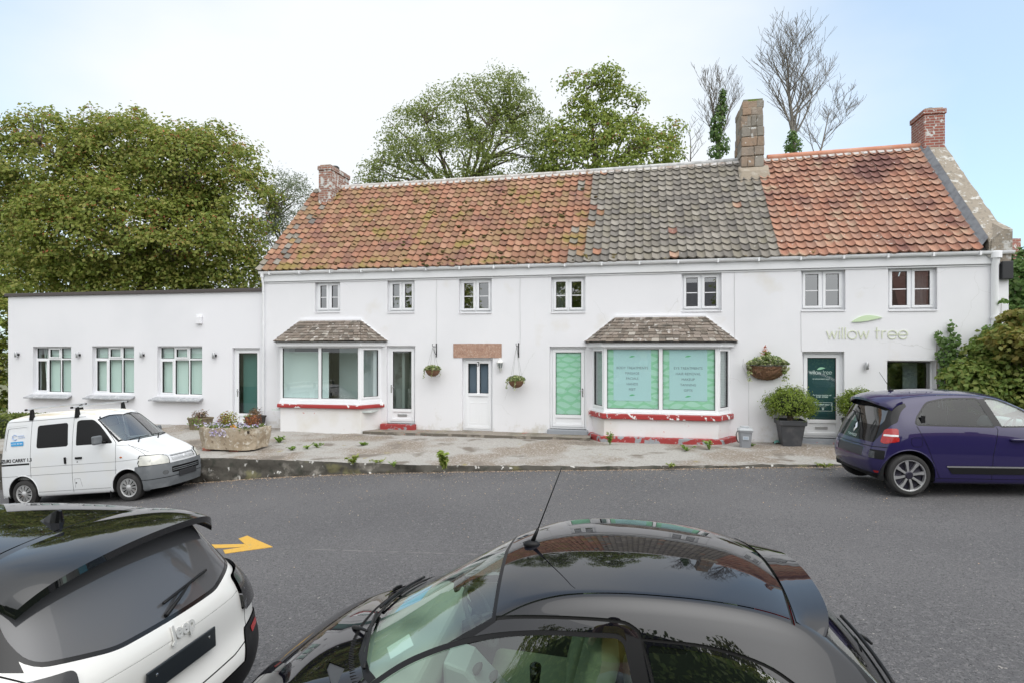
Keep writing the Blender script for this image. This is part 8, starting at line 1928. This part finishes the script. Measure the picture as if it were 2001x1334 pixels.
# a broad bank of thin white cloud stands to the north, over the cottage; it thins out to both sides
dp = N.new('ShaderNodeVectorMath'); dp.operation = 'DOT_PRODUCT'; L.new(tc.outputs['Generated'], dp.inputs[0]); dp.inputs[1].default_value = Vector((-.05,.99,.16)).normalized()
mr0 = N.new('ShaderNodeMapRange'); mr0.inputs[1].default_value = .76; mr0.inputs[2].default_value = .95; mr0.inputs[3].default_value = -.22; mr0.inputs[4].default_value = .35; L.new(dp.outputs['Value'], mr0.inputs[0])
# elsewhere overcast
mrb = N.new('ShaderNodeMapRange'); mrb.inputs[1].default_value = .62; mrb.inputs[2].default_value = .2; mrb.inputs[3].default_value = 0; mrb.inputs[4].default_value = .62; L.new(dp.outputs['Value'], mrb.inputs[0])
ad = N.new('ShaderNodeMath'); L.new(nt.outputs[0], ad.inputs[0]); L.new(mr0.outputs[0], ad.inputs[1])
ad2 = N.new('ShaderNodeMath'); L.new(ad.outputs[0], ad2.inputs[0]); L.new(mrb.outputs[0], ad2.inputs[1])
mr = N.new('ShaderNodeMapRange'); mr.inputs[1].default_value = .22; mr.inputs[2].default_value = .80; mr.inputs[3].default_value = .44; mr.inputs[4].default_value = 1.; L.new(ad2.outputs[0], mr.inputs[0])
mx = N.new('ShaderNodeMix'); mx.data_type = 'RGBA'; L.new(mr.outputs[0], mx.inputs[0]); sm = N.new('ShaderNodeMix'); sm.data_type = 'RGBA'; sm.blend_type = 'MULTIPLY'; sm.inputs[0].default_value = 1; L.new(sky.outputs[0], sm.inputs[6]); sm.inputs[7].default_value = (1.2,1.8,1.9,1); L.new(sm.outputs[2], mx.inputs[6]); mx.inputs[7].default_value = (6.6,6.87,7.1,1)
# the sun stands behind thin cloud: a broad soft glow round it
gd = N.new('ShaderNodeVectorMath'); gd.operation = 'DOT_PRODUCT'; L.new(tc.outputs['Generated'], gd.inputs[0]); _a, _e = R(SUN_AZ), R(SUN_EL); gd.inputs[1].default_value = (math.sin(_a)*math.cos(_e), math.cos(_a)*math.cos(_e), math.sin(_e))
gm = N.new('ShaderNodeMath'); gm.operation = 'MAXIMUM'; gm.inputs[1].default_value = 0.; L.new(gd.outputs['Value'], gm.inputs[0])
gp = N.new('ShaderNodeMath'); gp.operation = 'POWER'; gp.inputs[1].default_value = 5.; L.new(gm.outputs[0], gp.inputs[0])
gv = N.new('ShaderNodeVectorMath'); gv.operation = 'SCALE'; gv.inputs[0].default_value = (15.5,15.3,15.); L.new(gp.outputs[0], gv.inputs['Scale'])
ga = N.new('ShaderNodeVectorMath'); ga.operation = 'ADD'; L.new(mx.outputs[2], ga.inputs[0]); L.new(gv.outputs[0], ga.inputs[1])
L.new(ga.outputs[0], bg.inputs[0])
sl = bpy.data.lights.new('sun','SUN'); sl.energy = .7; sl.angle = R(90); sl.color = (1.,.965,.92)
so = bpy.data.objects.new('sun', sl); C.objects.link(so)
az, el = R(SUN_AZ), R(SUN_EL); dv = Vector((math.sin(az)*math.cos(el), math.cos(az)*math.cos(el), math.sin(el)))
so.rotation_euler = (-dv).to_track_quat('-Z','Y').to_euler(); so.location = dv*60
cd = bpy.data.cameras.new('camera'); co_ = bpy.data.objects.new('camera', cd); C.objects.link(co_)
co_.location = (0,0,CAMZ); co_.rotation_euler = (R(90),0,0)
cd.sensor_width = 36; cd.lens = F_PX/2001*36; cd.shift_y = (HOR-667)/2001; cd.clip_start = .05; cd.clip_end = 3000
sc.camera = co_
vs_ = sc.view_settings; vs_.view_transform = 'Standard'; vs_.look = 'None'; vs_.exposure = EXPOSURE; vs_.gamma = 1
sc.cycles.max_bounces = 10; sc.cycles.transparent_max_bounces = 16; sc.cycles.caustics_reflective = False; sc.cycles.caustics_refractive = False
sc.cycles.sample_clamp_indirect = 6
